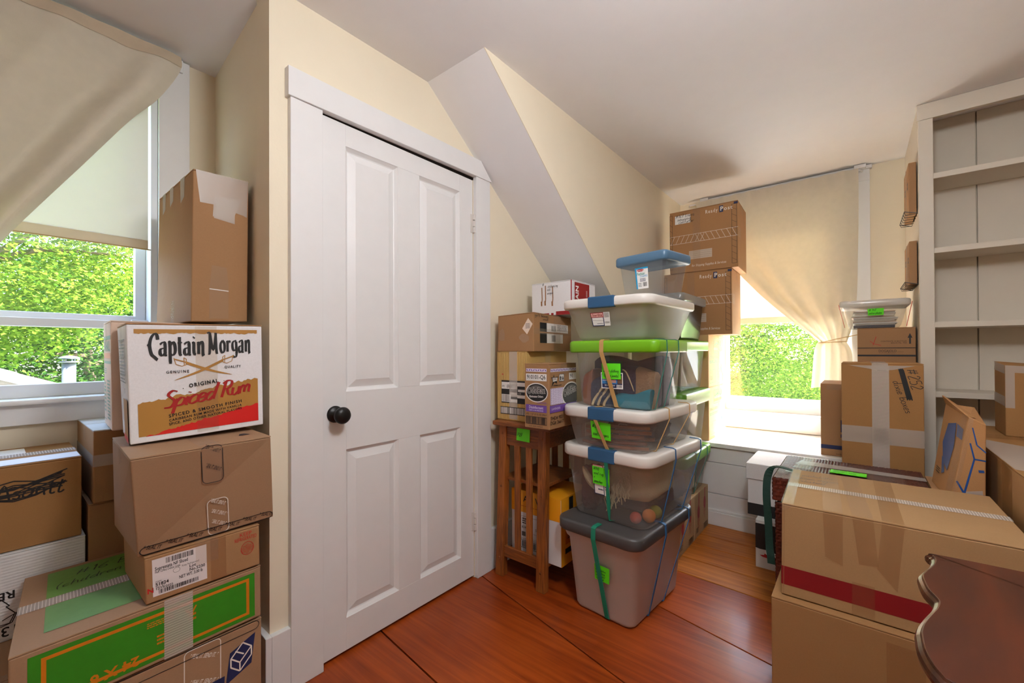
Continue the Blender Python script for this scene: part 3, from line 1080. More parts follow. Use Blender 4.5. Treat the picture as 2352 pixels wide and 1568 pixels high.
fl = thing('flue_pipe', (0.61, 7.35, -3.6), 'shiny round metal flue pipe with rain cap rising beside the shingled roof', 'flue')
M_GALV = mat('galvanised', (120, 124, 132), 0.35, 0.5, metal=0.7, var=0.05)
c = Vector((0.61, 7.35, 0))
q = MB()
q.lathe(c, [(0.062, -3.6), (0.062, 0.985)], M_GALV, 24)
q.build('pipe', fl, smooth=True)
q = MB()
q.lathe(c, [(0.066, 0.985), (0.094, 0.992), (0.094, 0.998), (0.06, 1.008)], M_GALV, 24)
q.build('collar', fl)
for a in range(4):
    q = MB()
    p = c + Vector((0.055 * math.cos(a * 1.57 + 0.4), 0.055 * math.sin(a * 1.57 + 0.4), 0))
    q.tube([p + Vector((0, 0, 1.0)), p + Vector((0, 0, 1.06))], 0.007, M_GALV, 6)
    q.build('cap_strut', fl)
q = MB()
q.lathe(c, [(0.060, 1.028), (0.094, 1.040), (0.094, 1.046), (0.070, 1.060), (0.035, 1.070), (0.004, 1.074)], M_GALV, 24)
q.build('cap', fl, smooth=True)

# ------------------------------------------------------------------ cartons
M_TAPE = clear('clear_tape', (0.985, 0.97, 0.95), (232, 220, 204), haze=0.08, gloss=0.06, rough=0.12, through=0.05)
M_TAPEW = clear('reinforced_tape', (0.98, 0.97, 0.96), (232, 224, 216), haze=0.42, gloss=0.07, rough=0.15, through=0.05)
M_TAPEB = clear('brown_tape', (0.965, 0.94, 0.91), (176, 136, 98), haze=0.10, gloss=0.06, rough=0.12, through=0.05)
M_FIBRE = mat('tape_fibre', (226, 220, 214), 0.5)
INK = mat('black_ink', (24, 23, 24), 0.55)
WHITE = mat('white_paper', (236, 234, 232), 0.6, var=0.015)
NAVY = mat('navy_ink', (28, 40, 84), 0.55)
BLUE = mat('blue_ink', (24, 70, 132), 0.55)
RED = mat('red_ink', (190, 26, 26), 0.55)
DRED = mat('dark_red_ink', (150, 22, 26), 0.55)
GREYI = mat('grey_ink', (96, 92, 90), 0.6)
WHITEI = mat('white_ink', (232, 224, 214), 0.6)
NOTE = mat('green_sticky_note', (96, 230, 20), 0.6, var=0.02)
M_EDGE = cardboard('board_edge', (150, 112, 78))


class Carton:
    pass


def carton(name, label, front, depth, m, flaps='x', group=None, cat='box', bev=0.003, seam=M_DARK, inner=None):
    """front: bl, br, tr, tl of the front face seen from outside; depth: vector to the back (or four vectors)"""
    fr = [Vector(p) for p in front]
    dv = [Vector(d) for d in depth] if isinstance(depth, list) else [Vector(depth)] * 4
    C = [fr[0], fr[1], fr[1] + dv[1], fr[0] + dv[0], fr[3], fr[2], fr[2] + dv[2], fr[3] + dv[3]]
    k = Carton()
    base = sum((p for p in C[:4]), Vector()) / 4
    k.root = thing(name, base, label, cat, group)
    k.C = C
    k.mat = m
    k.f = Face(C[0], C[1], C[5], C[4])
    k.r = Face(C[1], C[2], C[6], C[5])
    k.b = Face(C[2], C[3], C[7], C[6])
    k.l = Face(C[3], C[0], C[4], C[7])
    k.t = Face(C[4], C[5], C[6], C[7])
    th = Vector((0, 0, 0.004))
    b = MB()
    if flaps:
        top = [p - th for p in C[4:]]
        b.hexa(C[:4] + top, m, bev)
    else:
        b.hexa(C, m, bev)
    b.build('body', k.root)
    if flaps:
        g = 0.0012
        for s in (0, 1):
            fb = MB()
            if flaps == 'x':      # seam parallel to the front edge
                v0, v1 = ((0.0, 0.5 - g / k.t.h), (0.5 + g / k.t.h, 1.0))[s]
                q = [(0, v0), (1, v0), (1, v1), (0, v1)]
            else:
                u0, u1 = ((0.0, 0.5 - g / k.t.w), (0.5 + g / k.t.w, 1.0))[s]
                q = [(u0, 0), (u1, 0), (u1, 1), (u0, 1)]
            T = [k.t.at(u, v) for u, v in q]
            fb.hexa([p - th * 0.9 for p in T] + T, inner or m, 0.0008)
            fb.build('flap', k.root)
    return k


def box_f(Y, px):
    """front face from four pixels on the plane y = Y (bl, br, tr, tl)"""
    return [on(x, y, 1, Y) for x, y in px]


def ybox(x0, x1, y, z0, z1):
    """front face towards -y"""
    return [(x0, y, z0), (x1, y, z0), (x1, y, z1), (x0, y, z1)]


def xbox(y0, y1, x, z0, z1):
    """front face towards -x, y0 > y1 (left to right)"""
    return [(x, y0, z0), (x, y1, z0), (x, y1, z1), (x, y0, z1)]


def tape_top(k, along='x', wide=0.05, drop=0.06, m=None, pos=0.5, ribs=0):
    """tape over the seam, hanging down both ends"""
    d = Deco(0.0012)
    m = m or M_TAPE
    t = k.t
    if along == 'x':
        hv = wide / t.h / 2
        d.rect(t, -0.002, pos - hv, 1.002, pos + hv, m)
        hr = wide / k.r.w / 2
        d.rect(k.r, pos - hr, 1 - drop / k.r.h, pos + hr, 1.002, m)
        d.rect(k.l, 1 - pos - hr, 1 - drop / k.l.h, 1 - pos + hr, 1.002, m)
        n = int(t.w / 0.006) if ribs else 0
        for i in range(n):
            u = (i + 0.5) / n
            d.line(t, [(u, pos - hv), (u, pos + hv)], 0.0009, M_FIBRE)
            d.l -= 0.00004
    else:
        hu = wide / t.w / 2
        d.rect(t, pos - hu, -0.002, pos + hu, 1.002, m)
        d.rect(k.f, pos - hu, 1 - drop / k.f.h, pos + hu, 1.002, m)
        d.rect(k.b, 1 - pos - hu, 1 - drop / k.b.h, 1 - pos + hu, 1.002, m)
        n = int(t.h / 0.006) if ribs else 0
        for i in range(n):
            v = (i + 0.5) / n
            d.line(t, [(pos - hu, v), (pos + hu, v)], 0.0009, M_FIBRE)
            d.l -= 0.00004
    return d.build('tape', k.root)


def strip(k, face, u0, v0, u1, v1, m=None, ribs=0, name='tape'):
    d = Deco(0.0010)
    d.rect(face, u0, v0, u1, v1, m or M_TAPE)
    if ribs:
        n = int(abs(v1 - v0) * face.h / 0.006)
        for i in range(n):
            v = v0 + (v1 - v0) * (i + 0.5) / n
            d.line(face, [(u0, v), (u1, v)], 0.0008, M_FIBRE)
            d.l -= 0.00004
    return d.build(name, k.root)


def scuff(k, face, u, v, w, h, m=None, seed=1):
    """ragged patch of tape"""
    r = random.Random(seed)
    d = Deco(0.0009)
    n = 10
    pts = []
    for i in range(n):
        a = 2 * math.pi * i / n
        pts.append((u + w * math.cos(a) * r.uniform(0.7, 1.1), v + h * math.sin(a) * r.uniform(0.7, 1.1)))
    d.poly(face, pts, m or M_TAPE)
    return d.build('tape', k.root)


def note(parent, face, u, v, w, h, lines, rot=0.0, lift=0.003, size=0.011, name='sticky_note', ink=None):
    """bright green sticky note with handwriting; u, v is its centre"""
    a, b = w / 2, h / 2
    ca, sa = math.cos(rot), math.sin(rot)

    def P(x, y):
        return face.at(u + (x * ca - y * sa) / face.w, v + (x * sa + y * ca) / face.h, lift)
    nf = Face(P(-a, -b), P(a, -b), P(a, b), P(-a, b))
    d = Deco(0.0)
    V = [nf.at(x, y, 0.0) for x, y in ((0, 0), (1, 0), (1, 1), (0, 1))] + [nf.at(x, y, 0.0005 + 0.002 * (1 - y)) for x, y in ((0, 0), (1, 0), (1, 1), (0, 1))]
    d.hexa(V, NOTE)
    d.l = 0.0028
    n = len(lines)
    for i, s in enumerate(lines):
        vv = 1 - (i + 0.82) / (n + 0.25)
        d.write(nf, s, 0.08, vv, size, ink or INK, jitter=0.025, slant=0.2, wide=0.11, sx=min(1.0, 0.84 * w / (pen(s)[1] * size)))
    return d.build(name, parent)


# ------------------------------------------------------------------ curtains and shades
M_CURT = cloth('curtain_linen', (233, 225, 209), trans=0.32, scale=600, bump=0.25)
M_SHADE = cloth('roller_shade', (238, 234, 224), trans=0.38, scale=900, bump=0.05, var=0.02)
M_HEM = cloth('shade_hem', (226, 212, 190), trans=0.25, scale=900, bump=0.05)


def catmull(pts, n):
    out = []
    for i in range(n):
        t = i / (n - 1) * (len(pts) - 1)
        k = min(int(t), len(pts) - 2)
        t -= k
        p0, p1, p2, p3 = pts[max(0, k - 1)], pts[k], pts[k + 1], pts[min(len(pts) - 1, k + 2)]
        out.append(0.5 * (2 * p1 + (p2 - p0) * t + (2 * p0 - 5 * p1 + 4 * p2 - p3) * t * t + (3 * p1 - p0 - 3 * p2 + p3) * t ** 3))
    return out


def solid_sheet(P, m, th, nrm):
    """a sheet of real thickness from rows of points"""
    b = MB()
    nv = Vector(nrm) * th
    b.grid(P, m)
    b.grid([[p + nv for p in row] for row in P], m, True)
    R, Cn = len(P), len(P[0])
    b.grid([P[0], [p + nv for p in P[0]]], m, True)
    b.grid([P[-1], [p + nv for p in P[-1]]], m)
    b.grid([[P[i][0], P[i][0] + nv] for i in range(R)], m)
    b.grid([[P[i][-1], P[i][-1] + nv] for i in range(R)], m, True)
    return b


# left: swept towards the far side of the window, hem rolled forward
cl = thing('curtain', (-0.1, 2.05, 0.75), 'beige linen curtain swept diagonally across the double-hung window', 'curtain')
edge = [Vector(p) for p in ((0.475, 2.045, 2.262), (0.470, 2.045, 2.20), (0.400, 2.035, 2.055), (0.318, 2.028, 1.935), (0.205, 2.022, 1.745), (0.085, 2.018, 1.545), (0.012, 2.015, 1.420), (-0.12, 2.015, 1.20), (-0.27, 2.02, 0.95), (-0.36, 2.03, 0.74))]
inner = [Vector(p) for p in ((-0.66, 2.06, 2.262), (-0.66, 2.06, 2.2), (-0.655, 2.06, 2.05), (-0.65, 2.06, 1.93), (-0.645, 2.06, 1.74), (-0.63, 2.06, 1.55), (-0.61, 2.06, 1.42), (-0.585, 2.06, 1.2), (-0.56, 2.06, 0.95), (-0.54, 2.06, 0.74))]
NR, NC = 46, 80
E0, E1 = catmull(inner, NR), catmull(edge, NR)
P = []
for i in range(NR):
    t = i / (NR - 1)
    row = []
    for j in range(NC):
        s = j / (NC - 1)
        p = E0[i].lerp(E1[i], s)
        amp = 0.003 + 0.026 * t
        wv = math.sin(s * 19 + 2.2 * t + 0.8 * math.sin(t * 5)) * amp * (0.4 + 0.6 * s) + 0.003 * math.sin(s * 63 + 4 * t)
        roll = (0.045 * math.exp(-((s - 0.945) / 0.045) ** 2) - 0.018 * math.exp(-((s - 0.85) / 0.05) ** 2) + 0.02 * math.exp(-((s - 0.72) / 0.07) ** 2)) * min(1, t * 4)
        sag = 0.02 * math.sin(math.pi * s) * (1 - t)
        q = p + Vector((0, -wv - roll + 0.012 * math.exp(-((s - 1.0) / 0.02) ** 2), 0))
        if i < 4:
            q.z += 0.0015 * math.sin(s * 60)
        row.append(q)
    P.append(row)
solid_sheet(P, M_CURT, 0.0018, (0, 1, 0)).build('panel', cl, smooth=True)
pk = MB()
pk.grid([P[0], [Vector((q_.x, 2.084, q_.z + 0.001)) for q_ in P[0]], [Vector((q_.x, 2.084, q_.z - 0.022)) for q_ in P[0]]], M_CURT)
pk.build('rod_pocket', cl)
hd = MB()
hd.grid([[p + Vector((0, -0.003, 0)) for p in P[i]] for i in range(0, 5)], cloth('curtain_heading', (214, 198, 174), trans=0.2, scale=600))
hd.build('heading', cl, smooth=True)
rd = thing('curtain_rod', (-0.1, 2.075, 2.255), 'thin white curtain rod carrying the swept beige curtain', 'rod')
q = MB()
q.tube([(-0.68, 2.075, 2.262), (0.455, 2.075, 2.262), (0.478, 2.09, 2.262), (0.482, 2.124, 2.262)], 0.007, M_TRIM, 10)
q.build('rod', rd)
q = MB()
q.box((0.468, 2.112, 2.235), (0.496, 2.125, 2.284), M_TRIM, 0.002)
q.build('bracket', rd)
rs = thing('roller_shade', (-0.07, 2.12, 1.50), 'cream roller shade half drawn, with stitched hem, behind the swept curtain', 'shade')
q = MB()
q.box((-0.52, 2.130, 1.535), (0.389, 2.1318, 2.15), M_SHADE)
q.build('cloth', rs)
q = MB()
q.box((-0.52, 2.127, 1.503), (0.389, 2.1335, 1.537), M_HEM, 0.001)
q.build('hem', rs)
q = MB()
q.tube([(-0.53, 2.128, 2.165), (0.395, 2.128, 2.165)], 0.014, M_SHADE, 14)
q.build('roller', rs, smooth=True)
q = MB()
q.box((-0.525, 2.1265, 1.5005), (0.397, 2.1335, 1.5045), mat('shade_slat', (176, 148, 92), 0.6), 0.001)
q.build('slat', rs)
q = MB()
for i in range(34):
    x = -0.50 + i * 0.026
    q.box((x, 2.1262, 1.5375), (x + 0.012, 2.1268, 1.5400), WHITE)
tag(q.build('stitching', rs), kind='stuff')

# right: gathered and tied back with cord
XR = 3.505
cr = thing('curtain', (XR, 0.15, 0.80), 'beige linen curtain gathered and tied back with cord above the window seat', 'curtain')
le = [Vector((XR, y, z)) for y, z in ((0.985, 2.262), (0.93, 2.12), (0.83, 1.90), (0.735, 1.74), (0.645, 1.625), (0.52, 1.475), (0.40, 1.350), (0.285, 1.235), (0.205, 1.160))]
re_ = [Vector((XR, y, z)) for y, z in ((-0.012, 2.262), (-0.012, 2.1), (-0.010, 1.9), (-0.006, 1.74), (-0.004, 1.625), (0.0, 1.475), (0.010, 1.350), (0.030, 1.235), (0.055, 1.150))]
lo_l = [Vector((XR, y, z)) for y, z in ((0.205, 1.160), (0.225, 1.10), (0.235, 0.98), (0.245, 0.845))]
lo_r = [Vector((XR, y, z)) for y, z in ((0.055, 1.150), (0.030, 1.09), (0.025, 0.98), (0.022, 0.845))]
NR2 = 44
L0, R0 = catmull(le, NR2), catmull(re_, NR2)
L1, R1 = catmull(lo_l, 18), catmull(lo_r, 18)
Lc, Rc = L0 + L1[1:], R0 + R1[1:]
P = []
for i in range(len(Lc)):
    t = i / (NR2 - 1)
    row = []
    for j in range(90):
        s = j / 89
        p = Lc[i].lerp(Rc[i], s)
        if t <= 1:
            amp = 0.004 + 0.018 * t ** 1.5
            fold = 0.045 * math.exp(-((s - 0.10) / 0.06) ** 2) * t - 0.03 * math.exp(-((s - 0.22) / 0.07) ** 2) * t
            wv = amp * math.sin(s * 22 + 3 * t) + (0.008 * math.sin(s * 70) * max(0, 1 - t * 9)) + fold
            pin = -0.02 * math.exp(-((t - 1) / 0.05) ** 2)
        else:
            tt = t - 1
            wv = 0.022 * math.sin(s * 15 + 1.0) * min(1, 0.4 + tt * 4)
            pin = -0.02 * math.exp(-(tt / 0.05) ** 2)
        row.append(p + Vector((-wv - pin, 0, 0.006 * math.sin(s * 9) if i > len(Lc) - 4 else 0)))
    P.append(row)
solid_sheet(P, M_CURT, 0.0018, (1, 0, 0)).build('panel', cr, smooth=True)
pk = MB()
pk.grid([P[0], [Vector((XR + 0.030, q_.y, q_.z + 0.001)) for q_ in P[0]], [Vector((XR + 0.030, q_.y, q_.z - 0.024)) for q_ in P[0]]], M_CURT)
pk.build('rod_pocket', cr)
cord = MB()
M_CORD = mat('tie_cord', (196, 168, 124), 0.8)
cpts = [Vector((XR - 0.035, 0.188, 1.150)), Vector((XR - 0.042, 0.12, 1.168)), Vector((XR - 0.040, 0.05, 1.185)), Vector((XR - 0.03, -0.01, 1.20)), Vector((XR + 0.04, -0.045, 1.215))]
cord.tube(catmull(cpts, 14), 0.0028, M_CORD, 6)
cord.tube([Vector((XR + 0.02 * math.cos(a) - 0.01, 0.13 + 0.078 * math.sin(a), 1.152 - 0.004 * math.sin(a))) * 1.0 + Vector((-0.024 * (1 if math.cos(a) < 0 else 0), 0, 0)) for a in np.linspace(0, 6.1, 18)], 0.0028, M_CORD, 6)
cord.build('tieback_cord', cr)
rd2 = thing('curtain_rod', (XR + 0.02, 0.45, 2.255), 'white curtain rod close under the ceiling above the window seat', 'rod')
q = MB()
q.tube([(XR + 0.045, -0.03, 2.254), (XR + 0.0205, -0.02, 2.254), (XR + 0.0205, 1.03, 2.254), (XR + 0.045, 1.04, 2.254)], 0.007, M_TRIM, 10)
q.build('rod', rd2)
for yb in (0.92, -0.02):
    q = MB()
    q.box((XR + 0.004, yb - 0.03, 2.2635), (XR + 0.045, yb + 0.03, 2.286), M_TRIM, 0.003)
    q.build('bracket', rd2)
rs2 = thing('roller_shade', (XW - 0.03, 0.42, 1.30), 'cream roller shade behind the tied-back curtain of the window seat', 'shade')
q = MB()
q.box((XW - 0.03, 0.02, 1.335), (XW - 0.0282, 0.84, 2.18), M_SHADE)
q.build('cloth', rs2)
q = MB()
q.box((XW - 0.033, 0.02, 1.296), (XW - 0.0265, 0.84, 1.338), M_HEM, 0.001)
q.build('hem', rs2)
q = MB()
q.tube([(XW - 0.035, 0.01, 2.19), (XW - 0.035, 0.85, 2.19)], 0.014, M_SHADE, 14)
q.build('roller', rs2, smooth=True)

# ------------------------------------------------------------------ left stack in the nook
K1 = cardboard('kraft_plain', (160, 126, 96))
K2 = cardboard('kraft_warm', (160, 120, 82))
K3 = cardboard('kraft_ochre', (156, 114, 68))
K4 = cardboard('kraft_pale', (190, 152, 112))
WBOX = cardboard('white_board', (232, 230, 232))
WBOX2 = cardboard('white_board_worn', (218, 219, 220), 0.3, 'Z', 40)
GREEN = mat('green_print', (48, 134, 22), 0.55, var=0.10, nscale=60)
ORANGE = mat('orange_print', (206, 118, 12), 0.55, var=0.12, nscale=80)
PGREEN = mat('pale_green_print', (120, 158, 138), 0.6)
PORANGE = mat('pale_orange_print', (226, 150, 112), 0.6)
GOLD = mat('gold_print', (172, 122, 52), 0.5, var=0.05)


def loop_text(d, face, u, v, w, h, n, ink, rot=-0.5, size=0.008):
    """tape-guide lettering: the same line repeated down a guide box"""
    for i in range(n):
        d.text(face, '* SEAL IT. SEND IT. *', u + w * 0.08, v + h * (1 - (i + 0.15) / n), size, ink, rot=rot, bold=0.02, width=w * face.w * 0.95, shear=0.2)


def round_frame(d, face, u0, v0, u1, v1, r, t, m, skip=()):
    """rounded guide outline; r in metres"""
    a, b = r / face.w, r / face.h
    pts = []
    for (cx, cy, s) in ((u1 - a, v0 + b, -0.5), (u1 - a, v1 - b, 0.0), (u0 + a, v1 - b, 0.5), (u0 + a, v0 + b, 1.0)):
        for i in range(5):
            an = math.pi * (s + i / 8)
            pts.append((cx + a * math.cos(an), cy + b * math.sin(an)))
    d.line(face, pts + [pts[0]], t, m)


# 1 bottom carton with parcel emblem
k = carton('moving_carton', 'brown shipping carton with a navy parcel emblem, at the bottom beneath the green carton', ybox(0.015, 0.500, 1.345, 0, 0.338), (0.0, 0.42, 0), K1, 'x')
d = Deco()
f = k.f
round_frame(d, f, 0.625, 0.30, 0.79, 0.985, 0.010, 0.0022, WHITEI)
loop_text(d, f, 0.632, 0.36, 0.15, 0.60, 3, WHITEI, -0.42, 0.011)
d.poly(f, [(0.735, 0.40), (0.80, 0.40), (0.81, 0.66), (0.75, 0.66)], NAVY)
d.poly(f, [(0.815, 0.58), (0.945, 0.66), (0.965, 0.90), (0.835, 0.82)], NAVY)
for pts in (((0.84, 0.70), (0.885, 0.64), (0.945, 0.73), (0.945, 0.80), (0.90, 0.86), (0.84, 0.77), (0.84, 0.70)), ((0.84, 0.77), (0.885, 0.71), (0.945, 0.80)), ((0.885, 0.71), (0.885, 0.64)), ((0.862, 0.815), (0.905, 0.765))):
    d.line(f, pts, 0.0035, WHITEI)
d.text(f, 'ut Your W', 0.50, 0.36, 0.022, WHITEI, rot=0.0, shear=0.2, width=0.15)
round_frame(d, f, 0.02, 0.925, 0.985, 0.995, 0.012, 0.0018, INK)
d.build('print', k.root)
tape_top(k, 'x')

# 2 green carton
k = carton('green_carton', 'wide flat carton printed bright green with an orange border, marked #16 Books', [(0.026, 1.333, 0.342), (0.498, 1.343, 0.345), (0.497, 1.343, 0.490), (0.026, 1.331, 0.490)], [(0.03, 0.425, 0), (0.0, 0.42, 0), (0.0, 0.43, 0), (0.038, 0.437, 0)], K1, 'x')
d = Deco()
f = k.f
d.rect(f, 0.055, 0.06, 0.965, 0.90, GREEN)
d.frame(f, 0.095, 0.13, 0.935, 0.83, 0.0075, ORANGE)
d.smudge(f, 0.46, 0.72, 0.11, 0.10, 3, ORANGE, 21)
d.smudge(f, 0.50, 0.46, 0.05, 0.18, 3, ORANGE, 22)
d.smudge(f, 0.64, 0.60, 0.03, 0.16, 2, ORANGE, 23)
d.text(f, '24 X 6', 0.34, 0.26, 0.022, ORANGE, rot=math.pi, bold=0.03, align='c')
d.line(f, [(0.62, 0.70), (0.65, 0.60), (0.67, 0.72)], 0.004, ORANGE)
t = k.t
GT = mat('green_print_top', (104, 150, 62), 0.5, var=0.10, nscale=60)
GT2 = mat('green_print_top_scuffed', (112, 154, 92), 0.35, var=0.12, nscale=40)
d.rect(t, 0.10, 0.555, 0.98, 0.95, GT)
d.rect(t, 0.10, 0.13, 0.98, 0.445, GT2)
d.write(t, '#16 Books', 0.22, 0.80, 0.036, INK, wide=0.06, width=0.20, slant=0.2)
d.write(t, "(children's picture)", 0.13, 0.665, 0.030, INK, wide=0.06, width=0.29, slant=0.25, rot=0.05)
d.build('print', k.root)
tape_top(k, 'x', 0.045, 0.05, M_TAPEW, ribs=1)
strip(k, k.f, 0.53, 0.0, 0.655, 1.0, M_TAPEW, ribs=1)

# 3 refrigerated-food carton
k = carton('food_carton', 'low brown carton with a white barcode label and red keep refrigerated stamp', box_f(1.338, [(335, 1390), (597, 1295), (595.5, 1203), (331, 1281)]), (0.0, 0.25, 0), K2, 'x')
d = Deco()
f = k.f
LABEL = mat('label_white', (226, 218, 218), 0.5, var=0.02)
d.rect(f, 0.055, 0.115, 0.495, 0.90, LABEL)
d.barcode(f, 0.16, 0.755, 0.385, 0.87, INK, 34, 2)
d.text(f, 'Sopressata NF Sliced', 0.075, 0.66, 0.0085, INK, bold=0.02, width=0.066)
d.text(f, 'Fluff 12/4oz Delizia Large', 0.075, 0.60, 0.006, INK, bold=0.01, width=0.050)
d.text(f, 'Keep Refrigerated', 0.285, 0.57, 0.005, INK, width=0.036)
round_frame(d, f, 0.215, 0.49, 0.27, 0.585, 0.0055, 0.0007, GREYI)
d.text(f, 'Lot', 0.345, 0.495, 0.0075, INK, bold=0.02)
d.text(f, 'No.5230', 0.345, 0.415, 0.0075, INK, bold=0.02, width=0.034)
d.text(f, 'ITEM', 0.075, 0.40, 0.004, INK)
d.text(f, '51824', 0.075, 0.33, 0.0075, INK, bold=0.03)
d.text(f, 'NET WT. 3.00 lb', 0.26, 0.325, 0.008, INK, bold=0.015, width=0.05)
d.text(f, 'SELL BY', 0.075, 0.29, 0.004, INK)
d.text(f, '12/19/2025', 0.075, 0.245, 0.0055, INK, bold=0.015)
d.barcode(f, 0.10, 0.15, 0.425, 0.235, INK, 46, 3)
d.build('label', k.root)
d = Deco()
d.text(f, 'N', 0.012, 0.22, 0.012, RED, bold=0.03)
d.build('print', k.root)
d = Deco()
d.text(f, 'KEEP', 0.86, 0.82, 0.010, RED, 'c')
d.text(f, 'REFRIGERATED', 0.86, 0.715, 0.010, RED, 'c', width=0.055)
ell = [(0.875 + 0.062 * math.cos(a), 0.505 + 0.155 * math.sin(a)) for a in np.linspace(0, 6.283, 25)]
d.line(f, ell, 0.0012, RED)
for i, s in enumerate(('U.S.', 'INSPECTED', 'AND PASSED BY', 'DEPARTMENT OF', 'AGRICULTURE', 'EST.')):
    d.text(f, s, 0.875, 0.585 - i * 0.042, 0.0042, RED, 'c', sx=0.75)
d.build('print', k.root)
strip(k, k.f, 0.53, 0.02, 0.67, 0.98, M_TAPEB)
tape_top(k, 'y')

# 4 tape-guide carton
k = carton('shipping_carton', 'large brown carton with printed seal it send it tape guides, under the white rum case', [on(316.4, 1280, 1, 1.345), on(628, 1186, 1, 1.345), (0.508, 1.300, 0.8655), (0.201, 1.272, 0.8655)], [(0.0, 0.30, 0), (0, 0.30, 0), (0.015, 0.335, 0), (0.02, 0.36, 0)], K1, 'x')
d = Deco()
f, t = k.f, k.t
round_frame(d, f, 0.445, 0.60, 0.60, 1.00, 0.012, 0.0022, INK)
loop_text(d, f, 0.452, 0.62, 0.15, 0.40, 2, INK, -0.55, 0.0105)
d.text(t, 'SEAL IT. SEND IT.', 0.46, 0.10, 0.007, INK, shear=0.2, width=0.045)
d.build('print', k.root)
d = Deco()
round_frame(d, f, 0.47, 0.005, 0.625, 0.405, 0.012, 0.0022, WHITEI)
loop_text(d, f, 0.475, 0.05, 0.15, 0.36, 3, WHITEI, -0.55, 0.0105)
round_frame(d, f, 0.012, 0.004, 0.99, 0.085, 0.012, 0.002, INK)
for i in range(7):
    d.text(f, '* SEAL IT', 0.03 + i * 0.14, 0.068, 0.0105, INK, rot=-0.3, shear=0.2, bold=0.01, sx=0.62)
d.poly(t, [(0.80, 0.22), (0.90, 0.22), (0.87, 0.30), (0.83, 0.30)], INK)
d.build('print', k.root)
strip(k, k.t, 0.44, -0.0, 0.585, 0.5, M_TAPE)
strip(k, k.f, 0.445, 0.60, 0.60, 1.0, M_TAPE)
tape_top(k, 'x')

# 5 white rum case
k = carton('rum_case', 'white rum case with gothic black lettering, crossed gold swords and gold and red bands', box_f(1.43, [(299, 1022), (605, 974), (601, 746.5), (289, 741)]), [(0.022, 0.235, 0.0), (0.0, 0.235, 0), (0.0, 0.24, 0), (0.018, 0.24, 0.0)], WBOX, 'x', inner=K2)
d = Deco()
f = k.f
RUMRED = mat('rum_red', (206, 22, 16), 0.5)
RUMINK = mat('rum_script', (162, 22, 20), 0.5)
rr = random.Random(4)


def ragged(d, f, u0, v0, u1, v1, m, below, step=60, amp=0.010, side='top', seed=5):
    """band with one torn-looking edge along the sloping line (u0,v0)-(u1,v1); below: other edge points"""
    r = random.Random(seed)
    pts = []
    a = 0
    for i in range(step + 1):
        t_ = i / step
        a = a * 0.6 + r.uniform(-amp, amp)
        pts.append((u0 + (u1 - u0) * t_, v0 + (v1 - v0) * t_ + a))
    for i in range(step):
        t0, t1 = i / step, (i + 1) / step
        b0 = below(t0); b1 = below(t1)
        d.add([f.at(*b0, d.l), f.at(*b1, d.l), f.at(*pts[i + 1], d.l), f.at(*pts[i], d.l)], [(0, 1, 2, 3)], m)
        d._mark(f)
    d.l += 0.0002


ragged(d, f, 0.045, 0.915, 0.955, 0.918, GOLD, lambda t_: (0.045 + 0.91 * t_, 0.950), seed=9, amp=0.007)
ragged(d, f, 0.055, 0.325, 0.955, 0.475, GOLD, lambda t_: (0.055 + 0.90 * t_, 0.052), seed=11)
ragged(d, f, 0.10, 0.052, 0.955, 0.225, RUMRED, lambda t_: (0.10 + 0.855 * t_, 0.050), seed=12, amp=0.008)
d.write(f, 'Captain', 0.130, 0.725, 0.058, INK, star=True, wide=0.185, nib=0.18, thin=0.25, jitter=0, slant=0.0, width=0.124, gap=0.01)
d.write(f, 'Morgan', 0.545, 0.735, 0.058, INK, star=True, wide=0.185, nib=0.18, thin=0.25, jitter=0, slant=0.0, width=0.110, gap=0.01)
d.text(f, 'TM', 0.875, 0.842, 0.003, INK)


def sword(ux, uy, tx, ty, flip):
    """a curved gold blade with basket hilt, drawn flat"""
    n = 14
    pts = []
    for i in range(n + 1):
        t_ = i / n
        x, y = ux + (tx - ux) * t_, uy + (ty - uy) * t_ + 0.012 * math.sin(t_ * math.pi) * (-1)
        pts.append((x, y))
    for i in range(n):
        wd_ = 0.011 * (1 - (i / n) ** 2.5) + 0.002
        (x0, y0), (x1, y1) = pts[i], pts[i + 1]
        w2 = 0.011 * (1 - ((i + 1) / n) ** 2.5) + 0.001
        d.add([f.at(x0, y0 - wd_, d.l), f.at(x1, y1 - w2, d.l), f.at(x1, y1 + w2, d.l), f.at(x0, y0 + wd_, d.l)], [(0, 1, 2, 3)], GOLD)
        d._mark(f)
    s_ = 1 if tx > ux else -1
    d.line(f, [(ux - 0.085 * s_, uy + 0.045), (ux - 0.07 * s_, uy - 0.012), (ux - 0.03 * s_, uy - 0.03), (ux, uy - 0.02), (ux + 0.004 * s_, uy + 0.03), (ux - 0.015 * s_, uy + 0.045), (ux - 0.012 * s_, uy - 0.02)], 0.0016, GOLD)
    d.line(f, [(ux - 0.08 * s_, uy + 0.035), (ux, uy + 0.004)], 0.0028, GOLD)
    d.l += 0.0002


